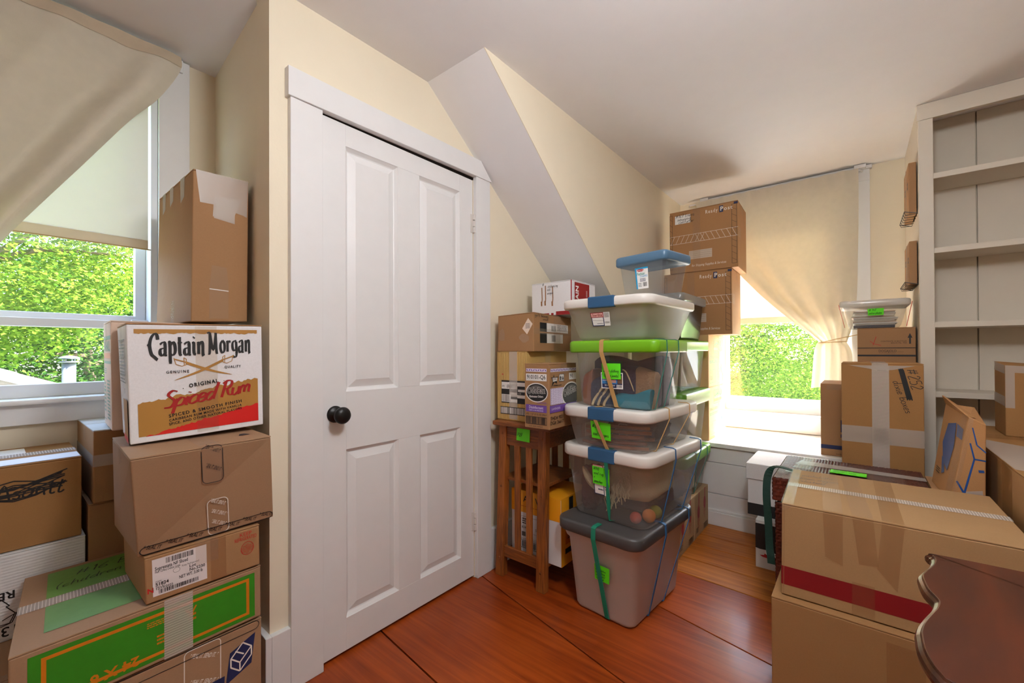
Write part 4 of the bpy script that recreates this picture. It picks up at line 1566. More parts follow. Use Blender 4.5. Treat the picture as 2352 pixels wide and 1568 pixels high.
sword(0.385, 0.655, 0.735, 0.525, 1)
sword(0.665, 0.665, 0.30, 0.505, -1)
d.text(f, 'GENUINE', 0.245, 0.568, 0.0072, INK, bold=0.02, space=1.4, width=0.050)
d.text(f, 'QUALITY', 0.675, 0.588, 0.0072, INK, bold=0.02, space=1.4, width=0.042)
d.text(f, '.  ORIGINAL  .', 0.355, 0.425, 0.0105, INK, bold=0.03, space=1.3, rot=0.13, width=0.100)
d.write(f, 'Spiced', 0.215, 0.262, 0.044, RUMINK, wide=0.15, nib=-0.5, thin=0.35, jitter=0, slant=0.35, width=0.118, rot=0.13, gap=-0.04)
PEN['R'] = (.6, _p('.14,.98 .04,0|.0,.86 .2,1 .44,.94 .46,.66 .3,.5 .1,.5|.26,.5 .4,.1 .6,.06'))
d.write(f, 'Rum', 0.64, 0.316, 0.044, RUMINK, wide=0.15, nib=-0.5, thin=0.35, jitter=0, slant=0.3, width=0.076, rot=0.13, gap=-0.04)
d.text(f, 'SPICED & SMOOTH FINISH', 0.255, 0.185, 0.0088, INK, bold=0.02, space=1.25, rot=0.115, width=0.175)
d.text(f, 'CARIBBEAN RUM MADE WITH VANILLA', 0.255, 0.150, 0.0068, INK, bold=0.015, space=1.15, rot=0.115, width=0.175)
d.text(f, 'SPICE, AND OTHER NATURAL FLAVORS', 0.255, 0.118, 0.0068, INK, bold=0.015, space=1.15, rot=0.115, width=0.175)
lf = k.l
d.rect(lf, 0.50, 0.05, 0.95, 0.36, GOLD)
d.rect(lf, 0.40, 0.0, 0.95, 0.05, RUMRED)
d.frame(lf, 0.18, 0.50, 0.88, 0.87, 0.0025, INK)
for v in (0.57, 0.645, 0.72, 0.795):
    d.line(lf, [(0.18, v), (0.88, v)], 0.002, GREYI)
d.smudge(lf, 0.25, 0.86, 0.55, 0.35, 12, GREYI, 8)
d.text(lf, 'n', 0.72, 0.41, 0.022, INK)
d.build('print', k.root)
strip(k, k.f, 0.455, 0.02, 0.62, 0.98, clear('faint_tape', (0.95, 0.92, 0.88), (215, 200, 180), 0.06, 0.05))
strip(k, k.l, 0.12, 0.15, 0.42, 1.0, M_TAPE)
tape_top(k, 'x')

# 6 rental-company carton behind it
UH = cardboard('kraft_pinkish', (222, 196, 176))
k = carton('moving_carton', 'pale moving carton with faint green and orange printing behind the white rum case', [(0.228, 1.690, 0.876), (0.50, 1.690, 0.876), (0.50, 1.690, 1.199), (0.224, 1.690, 1.199)], (0.012, 0.215, 0), UH, 'x')
d = Deco()
f = k.l
d.rect(f, 0.10, 0.83, 0.98, 0.865, PGREEN)
d.rect(f, 0.10, 0.655, 0.98, 0.705, PORANGE)
d.rect(f, 0.10, 0.605, 0.98, 0.630, PGREEN)
d.text(f, 'U-HAUL', 0.12, 0.725, 0.030, PGREEN, width=0.17, bold=0.03)
d.smudge(f, 0.15, 0.56, 0.25, 0.06, 3, PGREEN, 2)
d.smudge(f, 0.10, 0.42, 0.20, 0.30, 8, PGREEN, 4)
d.smudge(f, 0.50, 0.45, 0.35, 0.38, 12, PGREEN, 5)
d.frame(f, 0.05, 0.06, 0.33, 0.35, 0.002, PGREEN)
d.build('print', k.root)
strip(k, k.l, 0.30, 0.72, 0.42, 1.0, M_TAPE)
tape_top(k, 'x')

# 7 tall carton on top
k = carton('tall_carton', 'tall narrow brown carton with clear tape over its top corners, standing on the rum case', box_f(1.62, [(438.6, 738), (568, 739), (571, 418), (444, 387)]), [(-0.02, 0.33, 0.0), (0.012, 0.28, 0), (0.006, 0.29, -0.03), (-0.014, 0.35, -0.02)], K2, 'x')
zmin = min(p.z for p in k.C)
d = Deco(0.0010)
f = k.f
d.poly(f, [(0.04, 1.0), (0.99, 1.0), (0.97, 0.74), (0.90, 0.75), (0.74, 0.76), (0.74, 0.68), (0.36, 0.70), (0.40, 0.79), (0.12, 0.79)], M_TAPEW)
d.poly(f, [(0.36, 0.85), (0.86, 0.86), (0.70, 0.70), (0.34, 0.71)], M_TAPEW)
d.build('tape', k.root)
d = Deco(0.0010)
d.poly(f, [(0.30, 0.02), (0.64, 0.02), (0.64, 0.24), (0.60, 0.37), (0.34, 0.38), (0.30, 0.24)], M_TAPE)
d.line(f, [(0.30, 0.22), (0.64, 0.21)], 0.003, M_FIBRE)
d.build('tape', k.root)
d = Deco(0.0010)
f = k.l
for u0, u1, v1 in ((0.12, 0.22, 0.84), (0.35, 0.46, 0.86), (0.66, 0.78, 0.83)):
    d = Deco(0.0010)
    d.poly(f, [(u0, 1.0), (u1, 1.0), (u1, v1 + 0.03), (u0 + 0.02, v1)], M_TAPEW)
    d.build('tape', k.root)
d = Deco(0.0010)
d.rect(f, 0.45, 0.0, 0.55, 0.16, M_TAPE)
d.build('tape', k.root)

# 8, 9 two plain cartons behind
k = carton('plain_carton', 'brown carton with pale top flaps and a clear tape band, beside the scribbled carton', ybox(0.198, 0.49, 1.772, 0.654, 0.872), [(0.0, 0.36, 0), (0, 0.36, 0), (0, 0.36, 0), (0.0, 0.36, 0)], K2, 'x', inner=cardboard('pale_flap', (205, 204, 200)))
tape_top(k, 'x', 0.05, 0.05, M_TAPE)
strip(k, k.f, 0.0, 0.50, 1.0, 0.66, M_TAPEW)
strip(k, k.l, 0.0, 0.50, 1.0, 0.66, M_TAPEW)
k = carton('plain_carton', 'plain brown carton without markings, standing under the carton with the clear tape band', ybox(0.189, 0.49, 1.785, 0.0, 0.651), (0, 0.345, 0), K2, 'x')
tape_top(k, 'x')

# 10 scribbled carton
k = carton('scribbled_carton', 'brown carton with a name scribbled out in black marker, on the white recycling carton', ybox(-0.235, 0.1755, 1.79, 0.566, 0.7985), (0.0, 0.315, 0), K3, 'x')
d = Deco()
f = k.f
r = random.Random(2)
d.write(f, 'Asantt', 0.60, 0.60, 0.040, INK, wide=0.10, width=0.13)
for i in range(12):
    y = 0.60 + 0.16 * (i / 12) + r.uniform(-.02, .02)
    d.line(f, [(0.57 + r.uniform(-.03, .02), y), (0.68, y + r.uniform(-.05, .06)), (0.78, y + r.uniform(-.02, .08)), (0.90 + r.uniform(-.03, .03), y + 0.09 + r.uniform(-.06, .05))], 0.0032, INK)
t = k.t
d.rect(t, 0.45, 0.02, 0.995, 0.30, WHITE)
d.rect(t, 0.45, 0.55, 0.75, 0.9, WHITE)
d.build('print', k.root)
tape_top(k, 'x', 0.055, 0.02, M_TAPEW, ribs=1)

# 11 white recycling carton
k = carton('recycling_carton', 'worn white carton printed upside down with a recycling mark, under the scribbled carton', ybox(-0.245, 0.183, 1.782, 0.330, 0.564), (0.0, 0.335, 0), WBOX2, 'x')
d = Deco()
f = k.f
d.text(f, 'RECYCLED', 0.685, 0.565, 0.021, INK, rot=math.pi, bold=0.02, align='l')
d.text(f, '1369', 0.705, 0.165, 0.026, INK, rot=math.pi, bold=0.01)
arrow = [(0.0, 0.0), (0.05, 0.10), (0.10, 0.0), (0.08, 0.0), (0.13, -0.10), (0.10, -0.20), (0.0, -0.20), (-0.03, -0.10), (0.0, 0.0)]
d.line(f, [(0.585 + x * 0.75, 0.40 + y) for x, y in arrow], 0.0022, INK)
d.line(f, [(0.63, 0.25), (0.69, 0.30), (0.67, 0.20), (0.62, 0.18)], 0.0022, INK)
d.build('print', k.root)
tape_top(k, 'x')

# 12 carton with orange letters
k = carton('lettered_carton', 'brown carton with large orange letters at the bottom beneath the white recycling carton', ybox(-0.245, 0.150, 1.790, 0.0, 0.328), (0.0, 0.32, 0), K2, 'x')
d = Deco()
ORANGE2 = mat('orange_red_print', (206, 92, 30), 0.55)
d.text(k.f, 'B', 0.66, 0.26, 0.12, ORANGE2, bold=0.03)
d.smudge(k.f, 0.66, 0.80, 0.12, 0.06, 3, ORANGE2)
d.build('print', k.root)

# ------------------------------------------------------------------ middle: oak stand
OAK = wood('oak', (96, 48, 18), (168, 98, 42), 'Z', 5, 16, 0.42, 0.15)
OAKY = wood('oak_top', (84, 42, 16), (150, 84, 36), 'Y', 5, 16, 0.40, 0.15)
st = thing('plant_stand', (1.78, 1.235, 0), 'tall slatted oak stand with a bright green note on its apron', 'stand')
part_box('top', (1.565, 1.060, 0.742), (2.00, 1.400, 0.764), OAKY, st, 0.006)
for x0 in (1.600, 1.925):
    for y0, ybot in ((1.340, 1.356), (1.103, 1.110)):
        b = MB()
        w_, t_ = 0.048, 0.036
        b.hexa([Vector(p) for p in ((x0 - 0.012, ybot, 0), (x0 + t_ - 0.012, ybot, 0), (x0 + t_ - 0.012, ybot + w_, 0), (x0 - 0.012, ybot + w_, 0),
                                    (x0, y0, 0.742), (x0 + t_, y0, 0.742), (x0 + t_, y0 + w_ - 0.004, 0.742), (x0, y0 + w_ - 0.004, 0.742))], OAK, 0.003)
        lg = b.build('leg', st)
        if x0 < 1.7:
            for z in (0.70, 0.44, 0.09):
                pg = MB()
                yy = ybot + (y0 - ybot) * z / 0.742 + 0.022
                xx = x0 - 0.012 * (1 - z / 0.742)
                pg.lathe(Vector((xx - 0.001, yy, z)), [(0.006, 0), (0.005, 0.002), (0.001, 0.003)], OAKY, 12, (-1, 0, 0))
                pg.build('peg', lg)
part_box('apron', (1.606, 1.148, 0.645), (1.622, 1.342, 0.742), OAKY, st)
part_box('apron', (1.636, 1.106, 0.655), (1.925, 1.118, 0.742), OAKY, st)
part_box('apron', (1.636, 1.362, 0.655), (1.925, 1.376, 0.742), OAKY, st)
part_box('apron', (1.936, 1.148, 0.645), (1.950, 1.342, 0.742), OAKY, st)
part_box('lower_rail', (1.597, 1.150, 0.098), (1.614, 1.356, 0.150), OAKY, st)
part_box('lower_rail', (1.926, 1.150, 0.098), (1.942, 1.356, 0.150), OAKY, st)
for y0 in (1.260, 1.190):
    part_box('slat', (1.604, y0, 0.146), (1.616, y0 + 0.033, 0.648), OAK, st)
for y0 in (1.260, 1.190):
    part_box('slat', (1.930, y0, 0.146), (1.942, y0 + 0.033, 0.648), OAK, st)
part_box('shelf', (1.618, 1.120, 0.470), (1.928, 1.380, 0.486), OAKY, st)
part_box('shelf', (1.618, 1.120, 0.100), (1.928, 1.380, 0.114), OAKY, st)
af = Face((1.605, 1.342, 0.645), (1.605, 1.148, 0.645), (1.605, 1.148, 0.742), (1.605, 1.342, 0.742))
note(st, af, 0.545, 0.62, 0.078, 0.060, ['F27'], rot=-0.03, lift=0.0015, size=0.016)

# yellow and white wine carton on its lower shelf
YEL = mat('amber_print', (236, 158, 24), 0.45, var=0.03)
k = carton('wine_carton', 'white and amber wine carton on the lower shelf of the oak stand', xbox(1.345, 1.056, 1.648, 0.1142, 0.424), (0.262, 0, 0), WBOX, 'x', inner=YEL)
d = Deco()
f, r_ = k.f, k.r
d.rect(f, 0, 0.66, 1, 1.0, YEL)
d.text(f, 'AR', 0.255, 0.83, 0.030, INK, bold=0.015, width=0.052)
d.text(f, 'WE', 0.50, 0.83, 0.030, INK, bold=0.015, width=0.062)
d.smudge(f, 0.06, 0.765, 0.58, 0.03, 1, ORANGE, 4)
d.frame(f, 0.20, 0.10, 0.66, 0.60, 0.0012, GREYI)
d.smudge(f, 0.23, 0.57, 0.22, 0.10, 3, INK, 6)
d.text(f, '83420', 0.22, 0.41, 0.013, INK)
d.text(f, 'SH 3OS', 0.50, 0.41, 0.013, INK)
d.rect(f, 0.22, 0.29, 0.30, 0.36, GREYI)
d.frame(f, 0.33, 0.27, 0.64, 0.36, 0.001, GREYI)
d.line(f, [(0.20, 0.25), (0.66, 0.25)], 0.0012, INK)
d.barcode(f, 0.22, 0.125, 0.64, 0.215, INK, 34, 8)
d.frame(f, 0.20, 0.11, 0.66, 0.23, 0.002, INK)
d.rect(f, 0.60, 0.50, 0.635, 0.535, INK)
d.rect(r_, 0, 0.0, 1, 1.0, YEL)
d.rect(r_, 0.13, 0.16, 1.0, 0.24, INK)
d.poly(r_, [(0.16, 0.50), (0.22, 0.60), (0.26, 0.80), (0.26, 0.98), (0.40, 0.98), (0.40, 0.80), (0.46, 0.60), (0.5, 0.50)], INK)
d.rect(r_, 0.14, 0.30, 0.6, 0.50, ORANGE)
d.smudge(r_, 0.20, 0.42, 0.25, 0.06, 2, INK, 3)
d.build('print', k.root)

# corrugated carton on the stand
KC = cardboard('ribbed_board', (196, 160, 96), 0.9, 'Y', 30)
k = carton('ribbed_carton', 'tan ribbed-board carton with two barcode labels on the oak stand', xbox(1.410, 1.225, 1.616, 0.7645, 1.101), (0.36, 0, 0), KC, 'x')
d = Deco()
f = k.f
LW = mat('label_paper', (228, 224, 220), 0.5)
d.rect(f, 0.155, 0.25, 1.0, 0.58, INK)
d.rect(f, 0.165, 0.455, 0.70, 0.555, LW)
d.text(f, '490', 0.18, 0.475, 0.012, INK, sx=0.6)
d.text(f, '69658', 0.34, 0.47, 0.018, INK, sx=0.55, bold=0.01)
d.text(f, '17', 0.61, 0.475, 0.012, INK, sx=0.6)
d.rect(f, 0.70, 0.50, 1.0, 0.555, LW)
d.rect(f, 0.72, 0.42, 1.0, 0.455, LW)
d.rect(f, 0.45, 0.41, 0.70, 0.45, GREYI)
d.rect(f, 0.45, 0.345, 0.70, 0.41, LW)
d.rect(f, 0.70, 0.33, 1.0, 0.375, LW)
d.text(f, 'm-5105', 0.72, 0.385, 0.009, LW, sx=0.5)
d.rect(f, 0.165, 0.265, 0.48, 0.375, LW)
d.barcode(f, 0.18, 0.27, 0.46, 0.37, GREYI, 20, 3)
d.rect(f, 0.48, 0.31, 0.70, 0.345, GREYI)
d.rect(f, 0.48, 0.265, 0.70, 0.31, LW)
d.rect(f, 0.12, 0.085, 0.98, 0.195, INK)
d.rect(f, 0.135, 0.095, 0.965, 0.185, LW)
d.barcode(f, 0.15, 0.095, 0.95, 0.185, GREYI, 26, 5)
d.rect(f, 0.18, 0.66, 0.22, 0.675, RED)
d.build('print', k.root)
strip(k, k.f, 0.43, 0.02, 0.70, 1.0, M_TAPEW)
tape_top(k, 'x')

# disinfectant carton
PURP = mat('purple_print', (104, 68, 150), 0.5, var=0.04)
LILAC = mat('lilac_print', (214, 204, 226), 0.5, var=0.02)
k = carton('disinfectant_carton', 'brown disinfectant spray carton with purple bands and leaf pattern, on the oak stand', xbox(1.157, 1.024, 1.512, 0.7645, 1.048), (0.225, 0, 0), K2, 'x')


def leaf_band(d, f, u0, v0, u1, v1, nu, nv, seed=1):
    d.rect(f, u0, v0, u1, v1, LILAC)
    for i in range(nu):
        for j in range(nv):
            cx, cy = u0 + (i + 0.5) / nu * (u1 - u0), v0 + (j + 0.5) / nv * (v1 - v0)
            a = (0.8 if (i + j) % 2 else 2.3)
            L = 0.5 * min((u1 - u0) * f.w / nu, (v1 - v0) * f.h / nv) * 1.1
            ca, sa = math.cos(a), math.sin(a)
            q = [(cx + (x * ca - y * sa) / f.w, cy + (x * sa + y * ca) / f.h) for x, y in ((-L, 0), (0, -L * 0.42), (L, 0), (0, L * 0.42))]
            d.poly(f, q, PURP)
            d.l -= 0.00004
    d.l += 0.00004


def odo(d, f, u, v, w, clip=1.0):
    """black oval brand badge"""
    n = 26
    o = [(u + w * 0.56 * math.cos(a), v + w * 0.40 * math.sin(a) * f.w / f.h) for a in np.linspace(0, 6.283, n, endpoint=False)]
    d.poly(f, [(min(x, clip), y) for x, y in o], LW)
    o = [(u + w * 0.52 * math.cos(a), v + w * 0.36 * math.sin(a) * f.w / f.h) for a in np.linspace(0, 6.283, n, endpoint=False)]
    d.poly(f, [(min(x, clip), y) for x, y in o], INK)
    o = [(u + w * 0.36 * math.cos(a), v + w * (0.10 + 0.20 * math.sin(a)) * f.w / f.h) for a in np.linspace(0.1, 3.04, 14)]
    d.poly(f, [(min(x, clip), y) for x, y in o], GREYI)


f, r_ = k.f, k.r
d = Deco()
leaf_band(d, f, 0.07, 0.875, 0.90, 0.925, 9, 1)
d.rect(f, 0.065, 0.735, 0.90, 0.845, LW)
d.text(f, '910101-Q6', 0.105, 0.765, 0.0185, INK, bold=0.015, width=0.100)
odo(d, f, 0.50, 0.555, 0.80)
d.text(f, 'OdoBan', 0.11, 0.535, 0.026, LW, bold=0.05, width=0.100, shear=0.1, rot=0.05)
d.text(f, 'OdoBan', 0.11, 0.535, 0.026, INK, bold=0.015, width=0.100, shear=0.1, rot=0.05)
d.text(f, 'Eliminates Odors', 0.20, 0.475, 0.0095, LW, bold=0.02, width=0.075, rot=0.04)
d.text(f, 'LAVENDER', 0.52, 0.385, 0.0088, PURP, width=0.05)
d.rect(f, 0.06, 0.255, 0.90, 0.365, PURP)
d.text(f, 'Disinfectant', 0.18, 0.305, 0.0125, LILAC, bold=0.01, width=0.078)
d.text(f, 'FABRIC & AIR FRESHENER', 0.18, 0.27, 0.006, LILAC, width=0.078)
d.text(f, '4 PK - 1 QT (32 FL OZ) SPRAY', 0.06, 0.205, 0.0085, INK, width=0.112)
d.frame(f, 0.06, 0.065, 0.90, 0.185, 0.002, INK)
d.barcode(f, 0.09, 0.075, 0.87, 0.175, INK, 30, 9)
d.text(f, '6 07 10101 95736 8', 0.20, 0.025, 0.006, INK, width=0.07)
leaf_band(d, r_, 0.03, 0.875, 0.98, 0.925, 16, 1)
d.poly(r_, [(0.06, 0.80), (0.12, 0.79), (0.15, 0.84), (0.17, 0.79), (0.30, 0.80), (0.25, 0.74), (0.26, 0.69), (0.17, 0.72), (0.06, 0.64), (0.11, 0.73)], INK)
d.poly(r_, [(0.10, 0.785), (0.27, 0.785), (0.25, 0.735), (0.12, 0.725)], LW)
d.smudge(r_, 0.12, 0.775, 0.12, 0.035, 2, INK, 2)
d.rect(r_, 0.33, 0.72, 0.52, 0.835, INK)
d.rect(r_, 0.345, 0.727, 0.505, 0.828, LW)
d.poly(r_, [(0.355, 0.77), (0.39, 0.82), (0.425, 0.77), (0.41, 0.77), (0.41, 0.735), (0.37, 0.735), (0.37, 0.77)], INK)
d.poly(r_, [(0.465, 0.815), (0.44, 0.76), (0.455, 0.737), (0.48, 0.737), (0.495, 0.76)], INK)
d.rect(r_, 0.70, 0.735, 0.98, 0.845, LW)
d.text(r_, '91', 0.74, 0.765, 0.0185, INK, bold=0.015)
d.text(r_, 'odoban.com', 0.12, 0.655, 0.0085, INK, bold=0.015, width=0.068)
leaf_band(d, r_, 0.03, 0.375, 0.62, 0.625, 8, 9, 2)
odo(d, r_, 0.78, 0.505, 0.62, 0.999)
d.text(r_, 'OdoBan', 0.50, 0.47, 0.030, LW, bold=0.05, width=0.11, rot=0.2)
d.text(r_, 'OdoBan', 0.50, 0.47, 0.030, INK, bold=0.015, width=0.11, rot=0.2)
d.rect(r_, 0.0, 0.255, 1.0, 0.365, PURP)
d.text(r_, 'LAVENDER', 0.06, 0.295, 0.010, LILAC, width=0.07)
d.text(r_, 'THD# 9031', 0.02, 0.145, 0.016, INK, width=0.105)
d.text(r_, 'DG# 26617', 0.02, 0.075, 0.016, INK, width=0.105)
d.build('print', k.root)
tape_top(k, 'x')

# brown carton with diamond label
k = carton('diamond_label_carton', 'brown taped carton with a tilted diamond-shaped white label, on the ribbed carton', [(1.618, 1.407, 1.102), (1.622, 1.186, 1.102), (1.622, 1.187, 1.288), (1.618, 1.404, 1.280)], [(0.36, 0.0, 0), (0.36, 0.012, 0), (0.36, 0.012, -0.008), (0.36, 0, 0)], K2, 'x')
d = Deco()
f, r_ = k.f, k.r
d.poly(f, [(0.70, 0.60), (0.83, 0.44), (0.98, 0.70), (0.86, 0.86)], mat('cream_label', (226, 206, 188), 0.5))
d.smudge(f, 0.79, 0.72, 0.12, 0.14, 4, GREYI, 3)
d.rect(r_, 0.15, 0.52, 0.32, 0.76, INK)
d.rect(r_, 0.32, 0.52, 0.90, 0.76, LW)
d.barcode(r_, 0.44, 0.55, 0.56, 0.70, INK, 10, 2)
d.smudge(r_, 0.60, 0.74, 0.26, 0.18, 5, GREYI, 7)
d.rect(r_, 0.15, 0.22, 0.32, 0.48, INK)
d.rect(r_, 0.32, 0.22, 0.75, 0.48, LW)
d.barcode(r_, 0.44, 0.26, 0.56, 0.44, INK, 10, 4)
d.write(r_, 'gift boxes', 0.03, 0.90, 0.014, INK, width=0.12)
d.write(r_, 'small', 0.22, 0.82, 0.012, INK, width=0.05)
d.build('print', k.root)
strip(k, k.r, 0.50, 0.0, 0.68, 1.0, M_TAPE)
strip(k, k.r, 0.0, 0.45, 1.0, 0.60, M_TAPE)
scuff(k, k.f, 0.75, 0.35, 0.16, 0.12, M_TAPE, 4)
scuff(k, k.f, 0.12, 0.45, 0.10, 0.22, M_TAPE, 9)

# white and red carton on top
k = carton('wine_case', 'small white and red case with three brown drip marks, on the diamond-label carton', xbox(1.362, 1.112, 1.848, 1.2885, 1.462), (0.245, 0, 0), WBOX, 'x')
d = Deco()
f, r_ = k.f, k.r
BRN = mat('brown_drip', (150, 104, 64), 0.6)
for u, v0, v1 in ((0.265, 0.30, 0.86), (0.355, 0.31, 0.91), (0.535, 0.28, 0.86)):
    d.line(f, [(u, v1), (u + 0.008, 0.5), (u - 0.01, v0)], 0.006, BRN)
    d.line(f, [(u - 0.01, v0 + 0.14), (u - 0.005, v0)], 0.009, BRN)
d.write(f, '#', 0.28, 0.90, 0.016, INK)
d.write(f, 'childrens my', 0.42, 0.84, 0.014, INK, width=0.062, wide=0.10)
d.write(f, 'mtk', 0.40, 0.74, 0.014, INK, wide=0.10)
d.write(f, 'wagon', 0.40, 0.64, 0.014, INK, wide=0.10)
d.rect(f, 0.0, 0.0, 0.45, 0.07, DRED)
d.rect(f, 0.50, 0.0, 0.56, 0.07, DRED)
d.rect(f, 0.62, 0.0, 1.0, 0.11, DRED)
d.rect(f, 0.975, 0.12, 1.0, 1.0, DRED)
d.rect(r_, 0.10, 0.02, 0.72, 0.95, DRED)
d.text(r_, 'TAIN', 0.26, 0.30, 0.030, WHITE, rot=1.571, bold=0.03, width=0.095)
d.text(r_, 'E', 0.46, 0.35, 0.030, WHITE, rot=1.571, bold=0.03)
d.smudge(r_, 0.58, 0.75, 0.05, 0.2, 6, WHITE, 2)
d.line(r_, [(0.52, 0.2), (0.56, 0.38), (0.66, 0.46), (0.74, 0.44)], 0.004, WHITE)
d.text(r_, 'D', 0.90, 0.36, 0.03, DRED, rot=1.571, bold=0.02)
d.build('print', k.root)


# ------------------------------------------------------------------ plastic bins
def rring(o, X, Y, wx, wy, inset, r, z, n=7):
    """rounded rectangle ring: o = corner M, X and Y unit vectors, inset from all sides"""
    r = max(0.003, r - inset * 0.3)
    x0, x1, y0, y1 = inset, wx - inset, inset, wy - inset
    out = []
    for cx, cy, a0 in ((x1 - r, y0 + r, -0.5), (x1 - r, y1 - r, 0.0), (x0 + r, y1 - r, 0.5), (x0 + r, y0 + r, 1.0)):
        for i in range(n):
            a = math.pi * (a0 + 0.5 * i / (n - 1))
            p = o + X * (cx + r * math.cos(a)) + Y * (cy + r * math.sin(a))
            out.append(Vector((p.x, p.y, z)))
    return out


def loft(b, rings, m, bottom=True, top=True):
    n = len(rings[0])
    V = [p for r in rings for p in r]
    F = []
    for i in range(len(rings) - 1):
        for j in range(n):
            j2 = (j + 1) % n
            F.append((i * n + j, i * n + j2, (i + 1) * n + j2, (i + 1) * n + j))
    if bottom:
        F.append(tuple(range(n - 1, -1, -1)))
    if top:
        F.append(tuple((len(rings) - 1) * n + j for j in range(n)))
    b.add(V, F, m)


class Bin:
    pass


def plastic_bin(name, label, M, th, wr, wl, z0, z1, z2, tub, lidm, taper=0.03, r=0.045, over=0.012, group=None, latch=None, step=0.0, lidless=False, wave=0.0):
    """M: lid corner nearest the viewer; wr along the right side, wl along the left side"""
    a = math.radians(th)
    X, Y = Vector((math.cos(a), math.sin(a), 0)), Vector((-math.sin(a), math.cos(a), 0))
    o = Vector((M[0], M[1], 0))
    k = Bin()
    cen = o + X * wr / 2 + Y * wl / 2
    k.root = thing(name, (cen.x, cen.y, z0), label, 'storage bin', group)
    k.over, k.taper, k.rad = over, taper, r
    k.X, k.Y, k.o, k.wr, k.wl, k.z0, k.z1, k.z2 = X, Y, o, wr, wl, z0, z1, z2
    R = lambda ins, z: rring(o, X, Y, wr, wl, ins, r, z)
    h = z1 - z0
    b = MB()
    rings = [R(over + taper + 0.022, z0), R(over + taper + 0.006, z0 + 0.004), R(over + taper, z0 + 0.016)]
    if step:
        zz = z0 + h * (1 - step)
        tt = over + taper * step
        rings += [R(tt + 0.014, zz), R(tt + 0.004, zz + 0.012)]
    rings += [R(over + 0.002, z1 - 0.012), R(over - 0.004, z1 - 0.008), R(over - 0.004, z1)]
    loft(b, rings, tub, True, False)
    b.build('tub', k.root, smooth=True)
    b = MB()
    if wave:
        n = 7
        rr_ = []
        for ins, z in ((0.003, z1 - 0.016), (0.0, z1 - 0.010), (0.0, z2 - 0.006), (0.006, z2), (0.028, z2), (0.034, z2 - 0.010)):
            ring = R(ins, z)
            rr_.append(ring)
        loft(b, rr_, lidm)
    else:
        loft(b, [R(0.004, z1 - 0.016), R(0.0, z1 - 0.010), R(0.0, z2 - 0.010), R(0.003, z2 - 0.003), R(0.010, z2), R(0.026, z2), R(0.036, z2 - 0.0004)], lidm)
    b.build('lid', k.root, smooth=True)
    tb = over + taper

    def pt(u, v, ins, z):
        p = o + X * u + Y * v
        return Vector((p.x, p.y, z))
    k.f = Face(pt(tb, wl - tb, 0, z0), pt(tb, tb, 0, z0), pt(over, over, 0, z1), pt(over, wl - over, 0, z1))
    k.r = Face(pt(tb, tb, 0, z0), pt(wr - tb, tb, 0, z0), pt(wr - over, over, 0, z1), pt(over, over, 0, z1))
    k.lf = Face(pt(0, wl, 0, z1 - 0.014), pt(0, 0, 0, z1 - 0.014), pt(0, 0, 0, z2), pt(0, wl, 0, z2))
    k.lr = Face(pt(0, 0, 0, z1 - 0.014), pt(wr, 0, 0, z1 - 0.014), pt(wr, 0, 0, z2), pt(0, 0, 0, z2))
    k.lt = Face(pt(0, wl, 0, z2), pt(0, 0, 0, z2), pt(wr, 0, 0, z2), pt(wr, wl, 0, z2))
    if latch:
        for s in (0, 1):
            b = MB()
            L0 = wl * 0.355
            L1 = wl * 0.645
            x0, x1 = (-0.004, 0.030) if s == 0 else (wr - 0.030, wr + 0.004)
            V = []
            for z in (z1 - 0.020, z2 + 0.003):
                for uu, vv in ((x0, L0), (x1, L0), (x1, L1), (x0, L1)):
                    V.append(pt(uu, vv, 0, z))
            b.hexa(V, latch, 0.005)
            b.build('latch', k.root)
    return k


def band(k, side, ut, ub, wid, m, twist=None, inner=0.05):
    """elastic band over the lid rim and down one side; ut, ub: place along the side at rim and foot"""
    lidf, f = (k.lf, k.f) if side == 'f' else (k.lr, k.r)
    e = 0.0025
    hw = wid / 2
    inn = -lidf.n
    b = MB()
    top = lidf.at(ut, 1.0)
    d_ = (lidf.c[1] - lidf.c[0]).normalized()
    pts = [top + inn * inner + Vector((0, 0, e)), top + inn * 0.012 + Vector((0, 0, e)), top + inn * 0.002 + Vector((0, 0, -0.002)) - inn * e, lidf.at(ut, 0.0) - inn * e]
    foot = f.at(ub, 0.03) - inn * e
    n = 12
    ws = [1, 1, 1, 1]
    for i in range(1, n + 1):
        t = i / n
        pts.append((lidf.at(ut, 0.0) - inn * e).lerp(foot, t))
        ws.append(1.0 if twist is None else (0.35 + 0.65 * abs(math.cos(twist * math.pi * t))))
    pts.append(f.at(ub, 0.0) + inn * 0.03 + Vector((0, 0, -0.0008)))
    ws.append(1)
    V, F = [], []
    for i, p in enumerate(pts):
        t = (pts[min(i + 1, len(pts) - 1)] - pts[max(0, i - 1)]).normalized()
        nn = d_.cross(t).normalized() * 0.0012
        for s1, s2 in ((-1, -1), (1, -1), (1, 1), (-1, 1)):
            V.append(p + d_ * hw * ws[i] * s1 + nn * s2)
    for i in range(len(pts) - 1):
        for j in range(4):
            F.append((4 * i + j, 4 * i + (j + 1) % 4, 4 * i + 4 + (j + 1) % 4, 4 * i + 4 + j))
    F += [(3, 2, 1, 0), tuple(4 * (len(pts) - 1) + j for j in range(4))]
    b.add(V, F, m)
    return b.build('elastic_band', k.root)


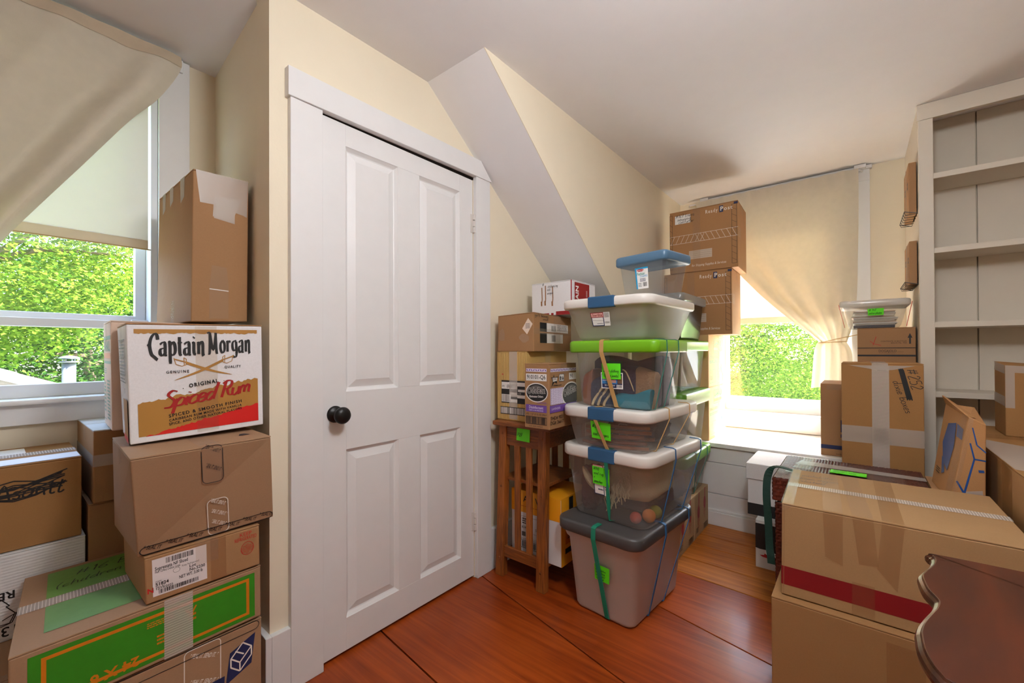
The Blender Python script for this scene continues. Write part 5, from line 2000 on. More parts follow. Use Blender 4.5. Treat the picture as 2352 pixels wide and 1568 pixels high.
def brand_label(k, face, u0, v0, u1, v1, dark=NAVY, sub=True):
    """rounded bin label with red-lettered head"""
    d = Deco(0.0022)
    d.rect(face, u0, v0, u1, v1, WHITE)
    um = u0 + (u1 - u0) * 0.68
    d.frame(face, u0, v0, um, v1, 0.0035, dark)
    PINK = mat('label_pink', (236, 190, 182), 0.5)
    d.rect(face, u0 + 0.004, v1 - (v1 - v0) * 0.36, um - 0.004, v1 - 0.01, PINK)
    d.frame(face, u0, v1 - (v1 - v0) * 0.37, um, v1, 0.003, DRED)
    w = (um - u0) * face.w
    d.text(face, 'Sterilite', u0 + (um - u0) * 0.1, v1 - (v1 - v0) * 0.28, (v1 - v0) * face.h * 0.20, DRED, bold=0.02, shear=0.1, width=w * 0.8)
    d.line(face, [(u0 + (um - u0) * 0.1, v0 + (v1 - v0) * 0.45), (um - 0.01, v0 + (v1 - v0) * 0.38)], 0.001, GREYI)
    d.smudge(face, u0 + (um - u0) * 0.4, v0 + (v1 - v0) * 0.2, (um - u0) * 0.5, (v1 - v0) * 0.08, 1, dark, 3)
    d.smudge(face, um + 0.01, v1 - 0.02, (u1 - um) * 0.75, (v1 - v0) * 0.35, 7, GREYI, 4)
    d.smudge(face, um + 0.01, v0 + (v1 - v0) * 0.30, (u1 - um) * 0.75, (v1 - v0) * 0.14, 2, GREYI, 5)
    return d.build('brand_label', k.root)


BW = mat('white_plastic', (226, 221, 214), 0.38, 0.5, var=0.01)
BBL = mat('blue_latch', (38, 84, 124), 0.4, var=0.02)
BGR = mat('green_lid', (112, 176, 20), 0.35, var=0.03)
BGR2 = mat('deep_green_lid', (88, 140, 40), 0.35, var=0.03)
BGY = mat('grey_lid', (74, 71, 70), 0.42, var=0.03)
BSB = mat('steel_blue_lid', (78, 112, 140), 0.35, var=0.03)
P_MILK = mat('milky_tub', (196, 188, 184), 0.42, 0.4, var=0.05, nscale=6)
P_SMOKE = clear('smoky_tub', (0.95, 0.945, 0.94), (206, 200, 196), haze=0.36, gloss=0.05, rough=0.2)
P_CLEAR = clear('clear_tub', (0.975, 0.98, 0.98), (215, 218, 218), haze=0.13, gloss=0.09, rough=0.06)
P_FROST = clear('frosted_tub', (0.95, 0.945, 0.92), (226, 221, 206), haze=0.58, gloss=0.05, rough=0.25)
E_GRN = mat('green_elastic', (20, 128, 98), 0.6)
E_BLU = mat('blue_elastic', (44, 98, 148), 0.6)
E_TAN = mat('tan_elastic', (192, 150, 92), 0.6)
E_TEAL = mat('teal_elastic', (46, 116, 104), 0.6)
E_RED = mat('red_elastic', (196, 40, 30), 0.6)


def pressed(k, p, gap=0.0025):
    """keep a soft thing's point inside the tub: on its floor, against its walls"""
    z = max(p.z, k.z0 + 0.0006)
    h = z - k.z0
    ins = k.over + k.taper * max(0.0, 1 - h / (k.z1 - k.z0)) + gap
    if h < 0.016:
        ins += 0.022 * (1 - h / 0.016) ** 2
    d_ = p - k.o
    x, y = d_.dot(k.X), d_.dot(k.Y)
    x = min(max(x, ins), k.wr - ins)
    y = min(max(y, ins), k.wl - ins)
    r = max(0.003, k.rad - ins * 0.3)
    cx = min(max(x, ins + r), k.wr - ins - r)
    cy = min(max(y, ins + r), k.wl - ins - r)
    e = math.hypot(x - cx, y - cy)
    if e > r:
        x, y = cx + (x - cx) * r / e, cy + (y - cy) * r / e
    q_ = k.o + k.X * x + k.Y * y
    return Vector((q_.x, q_.y, z))


def lump(name, label, cat, c, s, m, seed, amp=0.25, freq=3.0, group=None, fl=0.55, k=None, rest=None):
    """soft bundle with folds"""
    bm = bmesh.new()
    bmesh.ops.create_icosphere(bm, subdivisions=4, radius=1.0)
    V = []
    for v in bm.verts:
        p = v.co.normalized()
        q = Vector((math.copysign(abs(p.x) ** fl, p.x), math.copysign(abs(p.y) ** fl, p.y), math.copysign(abs(p.z) ** fl, p.z)))
        n_ = noise.noise(p * freq + Vector((seed * 3.1, seed, 0))) + 0.5 * noise.noise(p * freq * 2.3 + Vector((seed, 5, 2)))
        V.append(Vector(c) + Vector((q.x * s[0], q.y * s[1], q.z * s[2])) * (1 + amp * (n_ - 0.3) * 0.5) * 0.92)
    bm.verts.index_update()
    F = [[v.index for v in f.verts] for f in bm.faces]
    bm.free()
    zmin = min(v.z for v in V)
    if rest is not None:
        V = [v + Vector((0, 0, rest - zmin)) for v in V]
    if k is not None:
        V = [pressed(k, v) for v in V]
    zmin = min(v.z for v in V)
    o = link(name, V, F, m, None, (c[0], c[1], zmin), smooth=True)
    return tag(o, label, cat, group)


def inpt(k, u, v, z):
    """a point inside the bin: u along the right side, v along the left side (fractions)"""
    return k.o + k.X * (k.wr * u) + k.Y * (k.wl * v) + Vector((0, 0, z))


# bottom: milky tote with dark grey lid
b1 = plastic_bin('storage_tote', 'milky white storage tote with a dark grey lid, standing on the floor', (1.528, 0.638), -4.5, 0.555, 0.395, 0.001, 0.355, 0.388, P_MILK, BGY, taper=0.046, r=0.055, step=0.16)
band(b1, 'f', 0.50, 0.60, 0.020, E_GRN)
band(b1, 'r', 0.42, 0.30, 0.014, E_BLU, twist=1.6)
band(b1, 'r', 0.86, 0.62, 0.007, E_BLU)
note(b1.root, b1.f, 0.565, 0.565, 0.066, 0.066, ['#162', 'over clothes', 'sleeve long', 'under wool', 'with wool'], rot=-0.04, lift=0.0035, size=0.009)
# second: smoky bin with white lid, rug and peaches
b2 = plastic_bin('storage_bin', 'deep smoky clear bin with a white lid, green band and note reading #140', (1.578, 0.612), -5.5, 0.560, 0.435, 0.3876, 0.662, 0.694, P_SMOKE, BW, taper=0.030, r=0.06, latch=BBL)
brand_label(b2, b2.f, 0.37, 0.40, 0.565, 0.87)
note(b2.root, b2.f, 0.475, 0.70, 0.078, 0.076, ['#140', 'wool rug', '+', 'peaches'], rot=-0.03, lift=0.0045, size=0.0125)
band(b2, 'f', 0.56, 0.545, 0.017, E_GRN, twist=1.5)
band(b2, 'r', 0.40, 0.28, 0.007, E_BLU)
band(b2, 'r', 0.88, 0.70, 0.007, E_BLU)
CREAM = cloth('cream_wool', (212, 196, 160), scale=160, bump=0.8)
MAROON = cloth('maroon_wool', (92, 44, 52), scale=160, bump=0.6)
SLATE = cloth('slate_wool', (74, 74, 88), scale=160, bump=0.6)
lump('wool_rug', 'rolled cream wool rug inside the deep smoky bin', 'rug', inpt(b2, 0.46, 0.38, 0.548), (0.185, 0.115, 0.090), CREAM, 5, 0.14, 2.0, fl=0.45, k=b2, rest=0.4655)
lump('wool_blanket', 'maroon wool bundle inside the deep smoky bin', 'blanket', inpt(b2, 0.215, 0.775, 0.490), (0.055, 0.045, 0.108), MAROON, 7, 0.4, k=b2, rest=b2.z0 + 0.0006)
lump('wool_throw', 'dark slate cloth at the bottom of the deep smoky bin', 'blanket', inpt(b2, 0.60, 0.52, 0.427), (0.165, 0.145, 0.043), SLATE, 9, 0.2, fl=0.4, k=b2, rest=b2.z0 + 0.0006)
fr = MB()
rg = random.Random(5)
for i in range(26):
    p = inpt(b2, 0.145 + rg.uniform(-0.01, 0.01), 0.30 + 0.26 * i / 26, 0.60 - 0.10 * i / 26)
    q_ = [p]
    for j in range(5):
        q_.append(q_[-1] + Vector((rg.uniform(-0.006, 0.003), rg.uniform(-0.012, 0.012), -0.018)))
    fr.tube(q_, 0.0022, CREAM, 5)
fo = fr.build('rug_fringe', None, loc=inpt(b2, 0.15, 0.35, 0.50))
tag(fo, 'cream tasselled wool fringe hanging against the front of the deep smoky bin', 'fringe', kind='stuff')
leafm = MB()
lp = [inpt(b2, 0.105, 0.80, 0.590), inpt(b2, 0.10, 0.72, 0.545), inpt(b2, 0.10, 0.62, 0.510), inpt(b2, 0.10, 0.52, 0.485)]
leafm.tube(catmull(lp, 14), [0.003, 0.008, 0.012, 0.015, 0.017, 0.018, 0.018, 0.017, 0.015, 0.013, 0.010, 0.008, 0.005, 0.002], CREAM, 8, flat=1.0)
tag(leafm.build('felt_feather', None, loc=inpt(b2, 0.10, 0.65, 0.50)), 'curved cream felt feather pressed against the front of the deep smoky bin', 'feather')
for i, (u, v, z, s_, colr, nm) in enumerate(((0.27, 0.19, 0.4150, 0.030, (214, 130, 60), 'orange'), (0.375, 0.19, 0.4150, 0.030, (150, 150, 60), 'olive green'), (0.185, 0.27, 0.4113, 0.026, (196, 84, 66), 'coral red'))):
    lump('felt_ball', '%s felt ball low in the corner of the deep smoky bin' % nm, 'ball', inpt(b2, u, v, z), (s_, s_, s_), cloth('felt_%d' % i, colr), 20 + i, 0.05, fl=1.0, rest=b2.z0 + 0.0004)

# third: shallow smoky bin
b3 = plastic_bin('storage_bin', 'shallow smoky clear bin with a white lid and note reading #319', (1.560, 0.610), -4.0, 0.545, 0.415, 0.6936, 0.838, 0.868, P_SMOKE, BW, taper=0.026, r=0.06, latch=BBL)
note(b3.root, b3.f, 0.475, 0.56, 0.090, 0.074, ['#319', 'coat hangers'], rot=-0.05, lift=0.004, size=0.016)
band(b3, 'f', 0.44, 0.53, 0.015, E_TAN)
band(b3, 'r', 0.34, 0.22, 0.006, E_TAN)
band(b3, 'r', 0.74, 0.58, 0.006, E_TAN)
HANG = wood('hanger_wood', (120, 66, 34), (176, 110, 66), 'Y', 4, 8, 0.5, 0.1)
for i in range(6):
    z = b3.z0 + 0.0080 + 0.0150 * i
    hg = MB()
    c0 = inpt(b3, 0.16 + 0.05 * (i % 3), 0.5, z)
    pts = [c0 + Vector((0.03, 0.15 - 0.02 * (i % 2), 0)), c0 + Vector((0.0, 0.07, 0)), c0 + Vector((-0.012, 0, 0)), c0 + Vector((0.0, -0.07, 0)), c0 + Vector((0.03, -0.15 + 0.02 * (i % 2), 0))]
    ho = hg
    hg.tube(catmull(pts, 12), 0.0075, HANG, 8)
    hr = thing('coat_hanger', (c0.x, c0.y, z), 'wooden coat hanger lying in the shallow smoky bin', 'hanger', 'hangers in the shallow smoky bin')
    hg.build('bar', hr)
    hk = MB()
    hk.tube([c0 + Vector((0.0 - 0.012, 0, 0)), c0 + Vector((0.03, 0.01, 0)), c0 + Vector((0.06, 0.02, 0)), c0 + Vector((0.07, 0.0, 0)), c0 + Vector((0.06, -0.015, 0))], 0.0018, M_STEEL, 6)
    hk.build('hook', hr)
lump('dark_cloth', 'dark cloth bundle behind the hangers in the shallow smoky bin', 'cloth', inpt(b3, 0.62, 0.5, 0.745), (0.14, 0.14, 0.056), SLATE, 12, 0.3, k=b3, rest=b3.z0 + 0.0006)

# fourth: clear bin with bright green lid
b4 = plastic_bin('storage_bin', 'clear bin of sweaters with a bright green lid, tan band and note 165', (1.570, 0.578), -2.0, 0.345, 0.400, 0.8676, 1.112, 1.146, P_CLEAR, BGR, taper=0.018, r=0.03, over=0.022)
LBLUE = mat('label_blue', (52, 124, 190), 0.4)
d = Deco(0.0022)
f = b4.f
d.rect(f, 0.345, 0.33, 0.635, 0.60, WHITE)
d.rect(f, 0.355, 0.345, 0.625, 0.585, NAVY)
d.rect(f, 0.355, 0.41, 0.56, 0.555, LBLUE)
d.rect(f, 0.565, 0.42, 0.625, 0.55, mat('label_photo', (120, 92, 66), 0.4, var=0.4, nscale=200))
d.poly(f, [(0.46, 0.50), (0.50, 0.525), (0.555, 0.515), (0.54, 0.49), (0.48, 0.485)], BGR)
d.rect(f, 0.47, 0.43, 0.545, 0.485, mat('label_mix', (196, 150, 140), 0.4, var=0.4, nscale=200))
d.smudge(f, 0.365, 0.50, 0.08, 0.05, 2, WHITE, 8)
d.rect(f, 0.55, 0.345, 0.625, 0.40, WHITE)
d.barcode(f, 0.555, 0.35, 0.62, 0.395, INK, 14, 3)
d.smudge(f, 0.39, 0.395, 0.14, 0.03, 2, WHITE, 2)
d.build('brand_label', b4.root)
note(b4.root, b4.f, 0.49, 0.625, 0.082, 0.064, ['165', 'winter clothing', '(fleece pants)'], rot=0.0, lift=0.004, size=0.012)
band(b4, 'f', 0.415, 0.54, 0.018, E_TAN)
band(b4, 'r', 0.26, 0.10, 0.005, E_TEAL)
band(b4, 'r', 0.62, 0.42, 0.005, E_TEAL)
KN = cloth('navy_knit', (46, 50, 72), scale=120, bump=0.9)
KS = cloth('cream_knit', (206, 182, 142), scale=120, bump=0.9)
KT = cloth('teal_fleece', (24, 118, 136), scale=300, bump=0.3)
KB = cloth('rust_fleece', (134, 84, 58), scale=300, bump=0.3)
KD = cloth('charcoal_fleece', (44, 46, 62), scale=300, bump=0.3)


def bundle(parent, k, ya, yb, xf, xb, zt, m, seed, z0=None, n=26, nz=12):
    """a folded garment standing on the bin floor: local y from ya to yb, front face x = xf(y), back xb, top zt(y)"""
    z0 = k.z0 + 0.0006 if z0 is None else z0

    def P(x, y, z):
        w = 0.0035 * noise.noise(Vector((y * 22, z * 22, seed))) + 0.002 * noise.noise(Vector((y * 60, z * 60, seed)))
        q_ = k.o + k.X * (x + w) + k.Y * y
        return pressed(k, Vector((q_.x, q_.y, z)))
    rows = []
    for j in range(n + 1):
        y = ya + (yb - ya) * j / n
        e = min(1.0, 6.0 * min(j / n, 1 - j / n) + 0.55)
        x0, z1 = xf(y), z0 + (zt(y) - z0) * (0.9 + 0.1 * e)
        d_ = (xb - x0)
        ring = [P(x0 + 0.004, y, z0)]
        ring += [P(x0 - 0.003 * math.sin(math.pi * i / nz), y, z0 + (z1 - 0.012 - z0) * i / nz) for i in range(1, nz + 1)]
        ring += [P(x0 + d_ * 0.12, y, z1 - 0.003), P(x0 + d_ * 0.5, y, z1), P(x0 + d_ * 0.88, y, z1 - 0.003), P(xb, y, z1 - 0.012), P(xb, y, z0)]
        rows.append(ring)
    q_ = MB()
    q_.grid(rows, m)
    c_ = len(rows[0])
    q_.add(rows[0], [tuple(range(c_))], m)
    q_.add(rows[-1], [tuple(range(c_ - 1, -1, -1))], m)
    q_.grid([[r[-1], r[0]] for r in rows], m)
    return q_, z0


def garment(name, label, k, ya, yb, xf, xb, zt, m, seed):
    q_, z0 = bundle(None, k, ya, yb, xf, xb, zt, m, seed)
    c_ = k.o + k.Y * (ya + yb) / 2 + k.X * (xf((ya + yb) / 2) + xb) / 2
    return tag(q_.build(name, None, loc=(c_.x, c_.y, z0), smooth=True), label, 'clothes')


garment('fleece_top', 'charcoal fleece filling the back of the green-lidded sweater bin', b4, 0.048, 0.352, lambda y: 0.150, 0.296, lambda y: 1.070 + 0.012 * math.sin(y * 25), KD, 31)
SWF = lambda y: 0.050 + 0.042 * max(0.0, min(1.0, (0.205 - y) / 0.018))
SWT = lambda y: 1.045 - 0.45 * max(0.0, y - 0.17) - 0.25 * max(0.0, 0.17 - y)
swq, swz = bundle(None, b4, 0.128, 0.312, SWF, 0.149, SWT, KN, 61)
c_ = inpt(b4, 0.29, 0.55, swz)
sw = thing('knit_sweater', (c_.x, c_.y, swz), 'navy knit sweater with cream stripes folded in the green-lidded bin', 'sweater')
swq.build('body', sw, smooth=True)
for y0, y1 in ((0.306, 0.235), (0.280, 0.200), (0.252, 0.212)):
    pts = []
    for i in range(13):
        t = i / 12
        y = y0 + (y1 - y0) * t + 0.004 * math.sin(t * 7)
        zz = swz + 0.004 + (SWT(y) - swz - 0.022) * (t ** 0.85 if y1 < 0.211 or y1 > 0.22 else t * 0.6)
        pts.append(b4.o + b4.X * (SWF(y) - 0.001) + b4.Y * y + Vector((0, 0, zz)))
    q = MB()
    q.tube(pts, 0.0058, KS, 8, flat=0.55)
    q.build('stripe', sw, smooth=True)
pts = []
for i in range(13):
    y = 0.186 - 0.050 * i / 12
    zz = SWT(y) - 0.014 - 0.085 * (i / 12) ** 1.4
    pts.append(b4.o + b4.X * (SWF(y) - 0.001) + b4.Y * y + Vector((0, 0, zz)))
q = MB()
q.tube(pts, 0.0055, KS, 8, flat=0.55)
q.build('stripe', sw, smooth=True)
garment('rust_fleece', 'rust brown fleece in the corner of the green-lidded sweater bin', b4, 0.311, 0.354, lambda y: 0.056, 0.149, lambda y: 1.030 - 0.6 * (y - 0.311), KB, 33)
garment('teal_fleece', 'teal fleece at the bottom front of the green-lidded sweater bin', b4, 0.050, 0.204, lambda y: 0.050, 0.0915, lambda y: 0.945 + 0.30 * (0.10 - y if y > 0.10 else 0.0) + 0.010 * math.sin(y * 40), KT, 35)
garment('tan_fleece', 'tan plush bundle beside the teal fleece in the green-lidded sweater bin', b4, 0.048, 0.129, lambda y: 0.092, 0.149, lambda y: 1.040 - 0.3 * (0.129 - y), cloth('tan_plush', (150, 118, 88), scale=120, bump=0.8), 37)

# fifth: frosted shallow bin
b5 = plastic_bin('storage_bin', 'frosted shallow bin with a white lid and blue latch, below the small blue-lidded box', (1.566, 0.604), -2.5, 0.535, 0.418, 1.1456, 1.300, 1.324, P_FROST, BW, taper=0.042, r=0.06, latch=BBL)
brand_label(b5, b5.f, 0.335, 0.40, 0.575, 0.76)
lump('blue_blanket', 'pale blue blanket seen through the frosted shallow bin', 'blanket', inpt(b5, 0.35, 0.40, 1.196), (0.12, 0.11, 0.055), cloth('pale_blue', (132, 148, 158)), 41, 0.3, k=b5, rest=b5.z0 + 0.0006)

# sixth: small clear box with steel-blue lid
b6 = plastic_bin('storage_bin', 'small clear box with a steel-blue lid on top of the frosted bin', (1.700, 0.590), -11.0, 0.215, 0.250, 1.3236, 1.487, 1.512, clear('clear_box', (0.93, 0.95, 0.96), (196, 204, 210), haze=0.13, gloss=0.09, rough=0.05), BSB, taper=0.020, r=0.022, over=0.012)
d = Deco(0.0022)
f = b6.f
SKY = mat('label_sky', (20, 150, 200), 0.4)
d.rect(f, 0.37, 0.26, 0.66, 0.80, WHITE)
d.rect(f, 0.37, 0.26, 0.405, 0.80, SKY)
d.rect(f, 0.37, 0.76, 0.66, 0.80, SKY)
d.poly(f, [(0.395, 0.735), (0.45, 0.765), (0.53, 0.765), (0.58, 0.735), (0.53, 0.70), (0.45, 0.70)], RED)
d.text(f, 'Rubbermaid', 0.405, 0.722, 0.005, WHITE, width=0.035)
TEAL = mat('label_teal', (20, 140, 130), 0.4)
d.text(f, 'Fashion', 0.405, 0.61, 0.012, TEAL, bold=0.02, shear=0.2, width=0.037)
d.text(f, 'CLEARS', 0.47, 0.555, 0.009, SKY, bold=0.01, width=0.036)
d.smudge(f, 0.47, 0.52, 0.13, 0.09, 3, NAVY, 3)
d.barcode(f, 0.53, 0.315, 0.63, 0.42, INK, 12, 4)
d.smudge(f, 0.42, 0.41, 0.08, 0.11, 5, GREYI, 5)
d.build('brand_label', b6.root)

# ------------------------------------------------------------------ totes behind
ax0, ay0 = 2.375, 0.738
bp = plastic_bin('green_lid_tote', 'clear tote of jeans with a deep green lid tied by two teal bands', (2.335, 0.712), 0.5, 0.535, 0.395, 0.2558, 0.480, 0.522, P_CLEAR, BGR2, taper=0.02, r=0.035, over=0.022)
band(bp, 'r', 0.36, 0.52, 0.006, E_TEAL)
band(bp, 'r', 0.80, 0.52, 0.006, E_TEAL)
lump('jeans', 'dark blue folded jeans inside the lowest green-lidded tote', 'clothes', inpt(bp, 0.29, 0.42, 0.335), (0.085, 0.12, 0.085), cloth('denim', (52, 62, 84), scale=500), 51, 0.3, k=bp, rest=bp.z0 + 0.0006)
lump('white_cloth', 'off-white cloth under the jeans in the lowest green-lidded tote', 'clothes', inpt(bp, 0.70, 0.45, 0.297), (0.09, 0.13, 0.045), cloth('offwhite', (206, 196, 176)), 53, 0.3, k=bp, rest=bp.z0 + 0.0006)
bq = plastic_bin('green_lid_tote', 'clear tote with a deep green lid between two other green-lidded totes', (2.345, 0.716), 0.5, 0.545, 0.395, 0.5216, 0.806, 0.866, P_CLEAR, BGR2, taper=0.026, r=0.035, over=0.022)
br = plastic_bin('green_lid_tote', 'empty clear tote with a green lid under the black bin', (2.360, 0.722), 0.5, 0.520, 0.390, 0.8656, 1.115, 1.160, P_CLEAR, BGR, taper=0.02, r=0.035, over=0.022)
lump('grey_blanket', 'grey blanket inside the middle green-lidded tote', 'blanket', inpt(bq, 0.30, 0.5, 0.600), (0.09, 0.12, 0.085), cloth('grey_wool', (120, 128, 132)), 55, 0.3, k=bq, rest=bq.z0 + 0.0006)
bk = plastic_bin('black_bin', 'glossy black bin under a loose translucent lid beside the stacked parcels', (2.400, 0.735), 0.5, 0.470, 0.36, 1.1596, 1.392, 1.425, mat('black_gloss', (14, 14, 15), 0.16, 0.3), clear('smoky_lid', (0.8, 0.8, 0.8), (190, 192, 192), haze=0.55, gloss=0.12, rough=0.12), taper=0.02, r=0.03, over=0.014)

# spoon-print cartons on the floor
KSP = cardboard('kraft_utensil', (176, 148, 112))
SPR = mat('spoon_red', (150, 26, 30), 0.55)
for (x0, x1, z1, lb) in ((2.292, 2.585, 0.256, 'kraft carton printed with red dripping spoons, in front of its twin on the floor'), (2.590, 2.875, 0.256, 'kraft carton printed with red dripping spoons, against the window seat base')):
    k = carton('spoon_carton', lb, xbox(1.06, 0.742, x0, 0.0, z1), (x1 - x0, 0, 0), KSP, 'x', group='spoon cartons under the green-lidded totes')
    d = Deco()
    f = k.r
    for u, v in ((0.28, 0.62), (0.72, 0.72)):
        d.line(f, [(u + 0.02, 1.0), (u, v)], 0.016, SPR)
        el = [(u - 0.01 + 0.085 * math.cos(a), v - 0.06 + 0.15 * math.sin(a)) for a in np.linspace(0, 6.283, 16, endpoint=False)]
        d.poly(f, el, SPR)
        for j, (du, L_) in enumerate(((-0.05, 0.16), (0.0, 0.26), (0.05, 0.12))):
            d.line(f, [(u + du - 0.01, v - 0.14), (u + du - 0.015, v - 0.18 - L_)], 0.006, SPR)
    d.frame(f, 0.62, 0.05, 0.92, 0.16, 0.002, INK)
    d.smudge(f, 0.66, 0.15, 0.22, 0.09, 4, INK, 3)
    d.smudge(f, 0.10, 0.22, 0.14, 0.12, 4, INK, 6)
    d.build('print', k.root)

# rental cartons on the window seat
KU = cardboard('kraft_rental', (206, 164, 116))
UGR = mat('rental_green', (40, 140, 84), 0.5)
UOR = mat('rental_orange', (232, 120, 48), 0.5)
for z0, z1, lb in ((ZS + 0.0005, 0.862, 'small kraft moving carton on the window seat under its twin'), (0.863, 1.204, 'small kraft moving carton under the lower of the two parcel cartons')):
    k = carton('rental_carton', lb, xbox(1.095, 0.748, 2.932, z0, z1), (0.435, 0.0, 0), KU, 'x', group='moving cartons on the window seat')
    d = Deco()
    f = k.r
    d.frame(f, 0.28, 0.66, 0.84, 0.93, 0.004, UGR)
    d.text(f, 'U-HAUL', 0.31, 0.80, 0.034, UGR, bold=0.03, width=0.215)
    d.rect(f, 0.29, 0.70, 0.83, 0.755, UOR)
    d.text(f, 'SMALL BOX', 0.05, 0.54, 0.022, UGR, width=0.20)
    d.smudge(f, 0.05, 0.50, 0.45, 0.06, 2, UGR, 2)
    d.frame(f, 0.06, 0.07, 0.40, 0.33, 0.003, UGR)
    d.text(f, 'BOX', 0.10, 0.25, 0.02, UGR)
    d.text(f, 'OK!', 0.10, 0.13, 0.028, UGR)
    d.poly(f, [(0.70, 0.30), (0.76, 0.42), (0.82, 0.30), (0.78, 0.30), (0.78, 0.22), (0.74, 0.22), (0.74, 0.30)], UGR)
    d.poly(f, [(0.80, 0.14), (0.86, 0.26), (0.92, 0.14), (0.88, 0.14), (0.88, 0.06), (0.84, 0.06), (0.84, 0.14)], UGR)
    d.build('print', k.root)
    strip(k, k.r, 0.52, 0.0, 0.64, 1.0, M_TAPE)

# two parcel cartons
KP = cardboard('kraft_parcel', (168, 124, 82))
for i, (y0, y1, z0, z1, lb) in enumerate(((1.035, 0.611, 1.2045, 1.622, 'brown parcel carton with white lettering under its twin, beside the shade'), (0.995, 0.574, 1.6245, 2.041, 'brown parcel carton with a handwritten white label, topmost by the curtain'))):
    k = carton('parcel_carton', lb, xbox(y0, y1, 2.948, z0, z1), (0.315, 0.012, 0), KP, 'x', group='parcel cartons stacked by the window')
    d = Deco()
    f = k.f
    d.text(f, 'ReadyPost'[:5], 0.545, 0.885, 0.024, WHITEI, bold=0.01, space=1.3, width=0.075)
    d.rect(f, 0.745, 0.865, 0.80, 0.965, NAVY)
    d.text(f, 'P', 0.757, 0.888, 0.026, WHITEI, bold=0.03)
    d.text(f, 'ost', 0.81, 0.885, 0.024, WHITEI, bold=0.02, space=1.2, width=0.05)
    for u0, u1 in ((0.915, 0.985), (0.0, 0.045)):
        d.frame(f, u0, 0.06, u1, 0.955, 0.0018, INK)
        for j in range(9):
            v = 0.10 + j * 0.095
            d.line(f, [(u0, v + 0.045), (u1, v)], 0.0014, INK)
            d.l -= 0.0001
    d.rect(f, 0.945, 0.95, 1.0, 0.985, NAVY)
    d.line(f, [(0.0, 0.60), (1.0, 0.60)], 0.002, WHITEI)
    d.line(f, [(0.0, 0.475), (1.0, 0.475)], 0.002, WHITEI)
    for j in range(13):
        u = 0.02 + j * 0.075
        d.line(f, [(u, 0.475), (u + 0.06, 0.60)] if j < 5 else [(u + 0.06, 0.475), (u, 0.60)], 0.0018, WHITEI)
        if 3 < j < 7:
            d.line(f, [(u, 0.475), (u + 0.06, 0.60)], 0.0018, WHITEI)
    d.rect(f, 0.30, 0.20, 0.64, 0.335, mat('form_white', (196, 178, 160), 0.6))
    for j in range(4):
        d.line(f, [(0.31, 0.225 + j * 0.03), (0.63, 0.225 + j * 0.03)], 0.0008, GREYI)
    d.text(f, 'for Shipping Supplies & Services', 0.34, 0.08, 0.016, WHITEI, shear=0.2, width=0.21)
    if i == 1:
        d.rect(f, 0.085, 0.795, 0.325, 0.93, WHITE)
        d.write(f, '#167 linens', 0.10, 0.895, 0.022, INK, width=0.12)
        d.write(f, 'sewing', 0.12, 0.845, 0.022, INK, width=0.09)
        d.write(f, 'comforter', 0.14, 0.80, 0.022, INK, width=0.10)
    f = k.r
    d.frame(f, 0.32, 0.03, 0.62, 0.97, 0.0018, M_EDGE)
    d.build('print', k.root)
    strip(k, k.f, 0.36, 0.0, 0.47, 1.0, clear('faint_tape', (0.95, 0.92, 0.88), (215, 200, 180), 0.06, 0.05))
    strip(k, k.r, 0.0, 0.46, 0.30, 0.62, M_TAPE)
    tape_top(k, 'x')

# ------------------------------------------------------------------ right: cartons in front of the bookcase
KR = cardboard('kraft_large', (164, 128, 88))
KR2 = cardboard('kraft_base', (152, 112, 70))
k = carton('base_carton', 'large plain brown carton on the floor under the red-striped carton', xbox(0.204, -0.318, 1.462, 0.0, 0.377), (0.46, 0, 0), KR2, 'x')
strip(k, k.f, 0.49, 0.0, 0.63, 0.93, M_TAPEB)
tape_top(k, 'x')
k = carton('red_stripe_carton', 'large brown carton with a dark red stripe round its foot and shiny tape on top', [(1.490, 0.182, 0.3795), (1.490, -0.318, 0.3795), (1.487, -0.315, 0.650), (1.487, 0.178, 0.650)], [(0.447, 0.01, 0), (0.45, 0.002, 0), (0.458, 0.003, 0), (0.447, 0.015, 0)], KR, 'x')
d = Deco()
RSTR = mat('stripe_red', (128, 10, 18), 0.55, var=0.03)
d.rect(k.f, 0.0, 0.115, 1.0, 0.315, RSTR)
d.rect(k.l, 0.0, 0.115, 1.0, 0.315, RSTR)
d.line(k.f, [(0.012, 0.0), (0.012, 1.0)], 0.0012, M_EDGE)
t = k.t
d.write(t, '# washcloths', 0.02, 0.80, 0.032, GREYI, width=0.11, wide=0.06)
d.write(t, 'bedroom slippers', 0.01, 0.70, 0.030, GREYI, width=0.13, wide=0.06)
d.write(t, 'slated', 0.06, 0.62, 0.028, GREYI, width=0.07, wide=0.06)
d.build('print', k.root)
tape_top(k, 'x', 0.042, 0.05, M_TAPEW, ribs=1)
for u0, u1, s in ((0.20, 0.29, 0.0), (0.33, 0.42, 0.02), (0.455, 0.545, -0.03)):
    d = Deco(0.0028)
    d.poly(k.t, [(u0, -0.002), (u1, -0.002), (u1 - s - 0.03, 0.98), (u0 - s - 0.03, 0.98)], M_TAPEB if u0 > 0.4 else M_TAPE)
    d.poly(k.f, [(u0, 1.002), (u1, 1.002), (u1 + s, 0.47 + s * 4), (u0 + 0.01 + s, 0.53)], M_TAPEB)
    d.build('tape', k.root)
strip(k, k.f, 0.33, 0.0, 0.425, 0.34, M_TAPEB)
d = Deco(0.003)
d.poly(k.t, [(-0.005, -0.01), (0.06, -0.01), (0.05, 1.0), (-0.005, 1.0)], M_TAPE)
d.poly(k.f, [(0.0, 1.0), (0.06, 1.0), (0.02, 0.93), (0.0, 0.92)], M_TAPE)
d.build('tape', k.root)

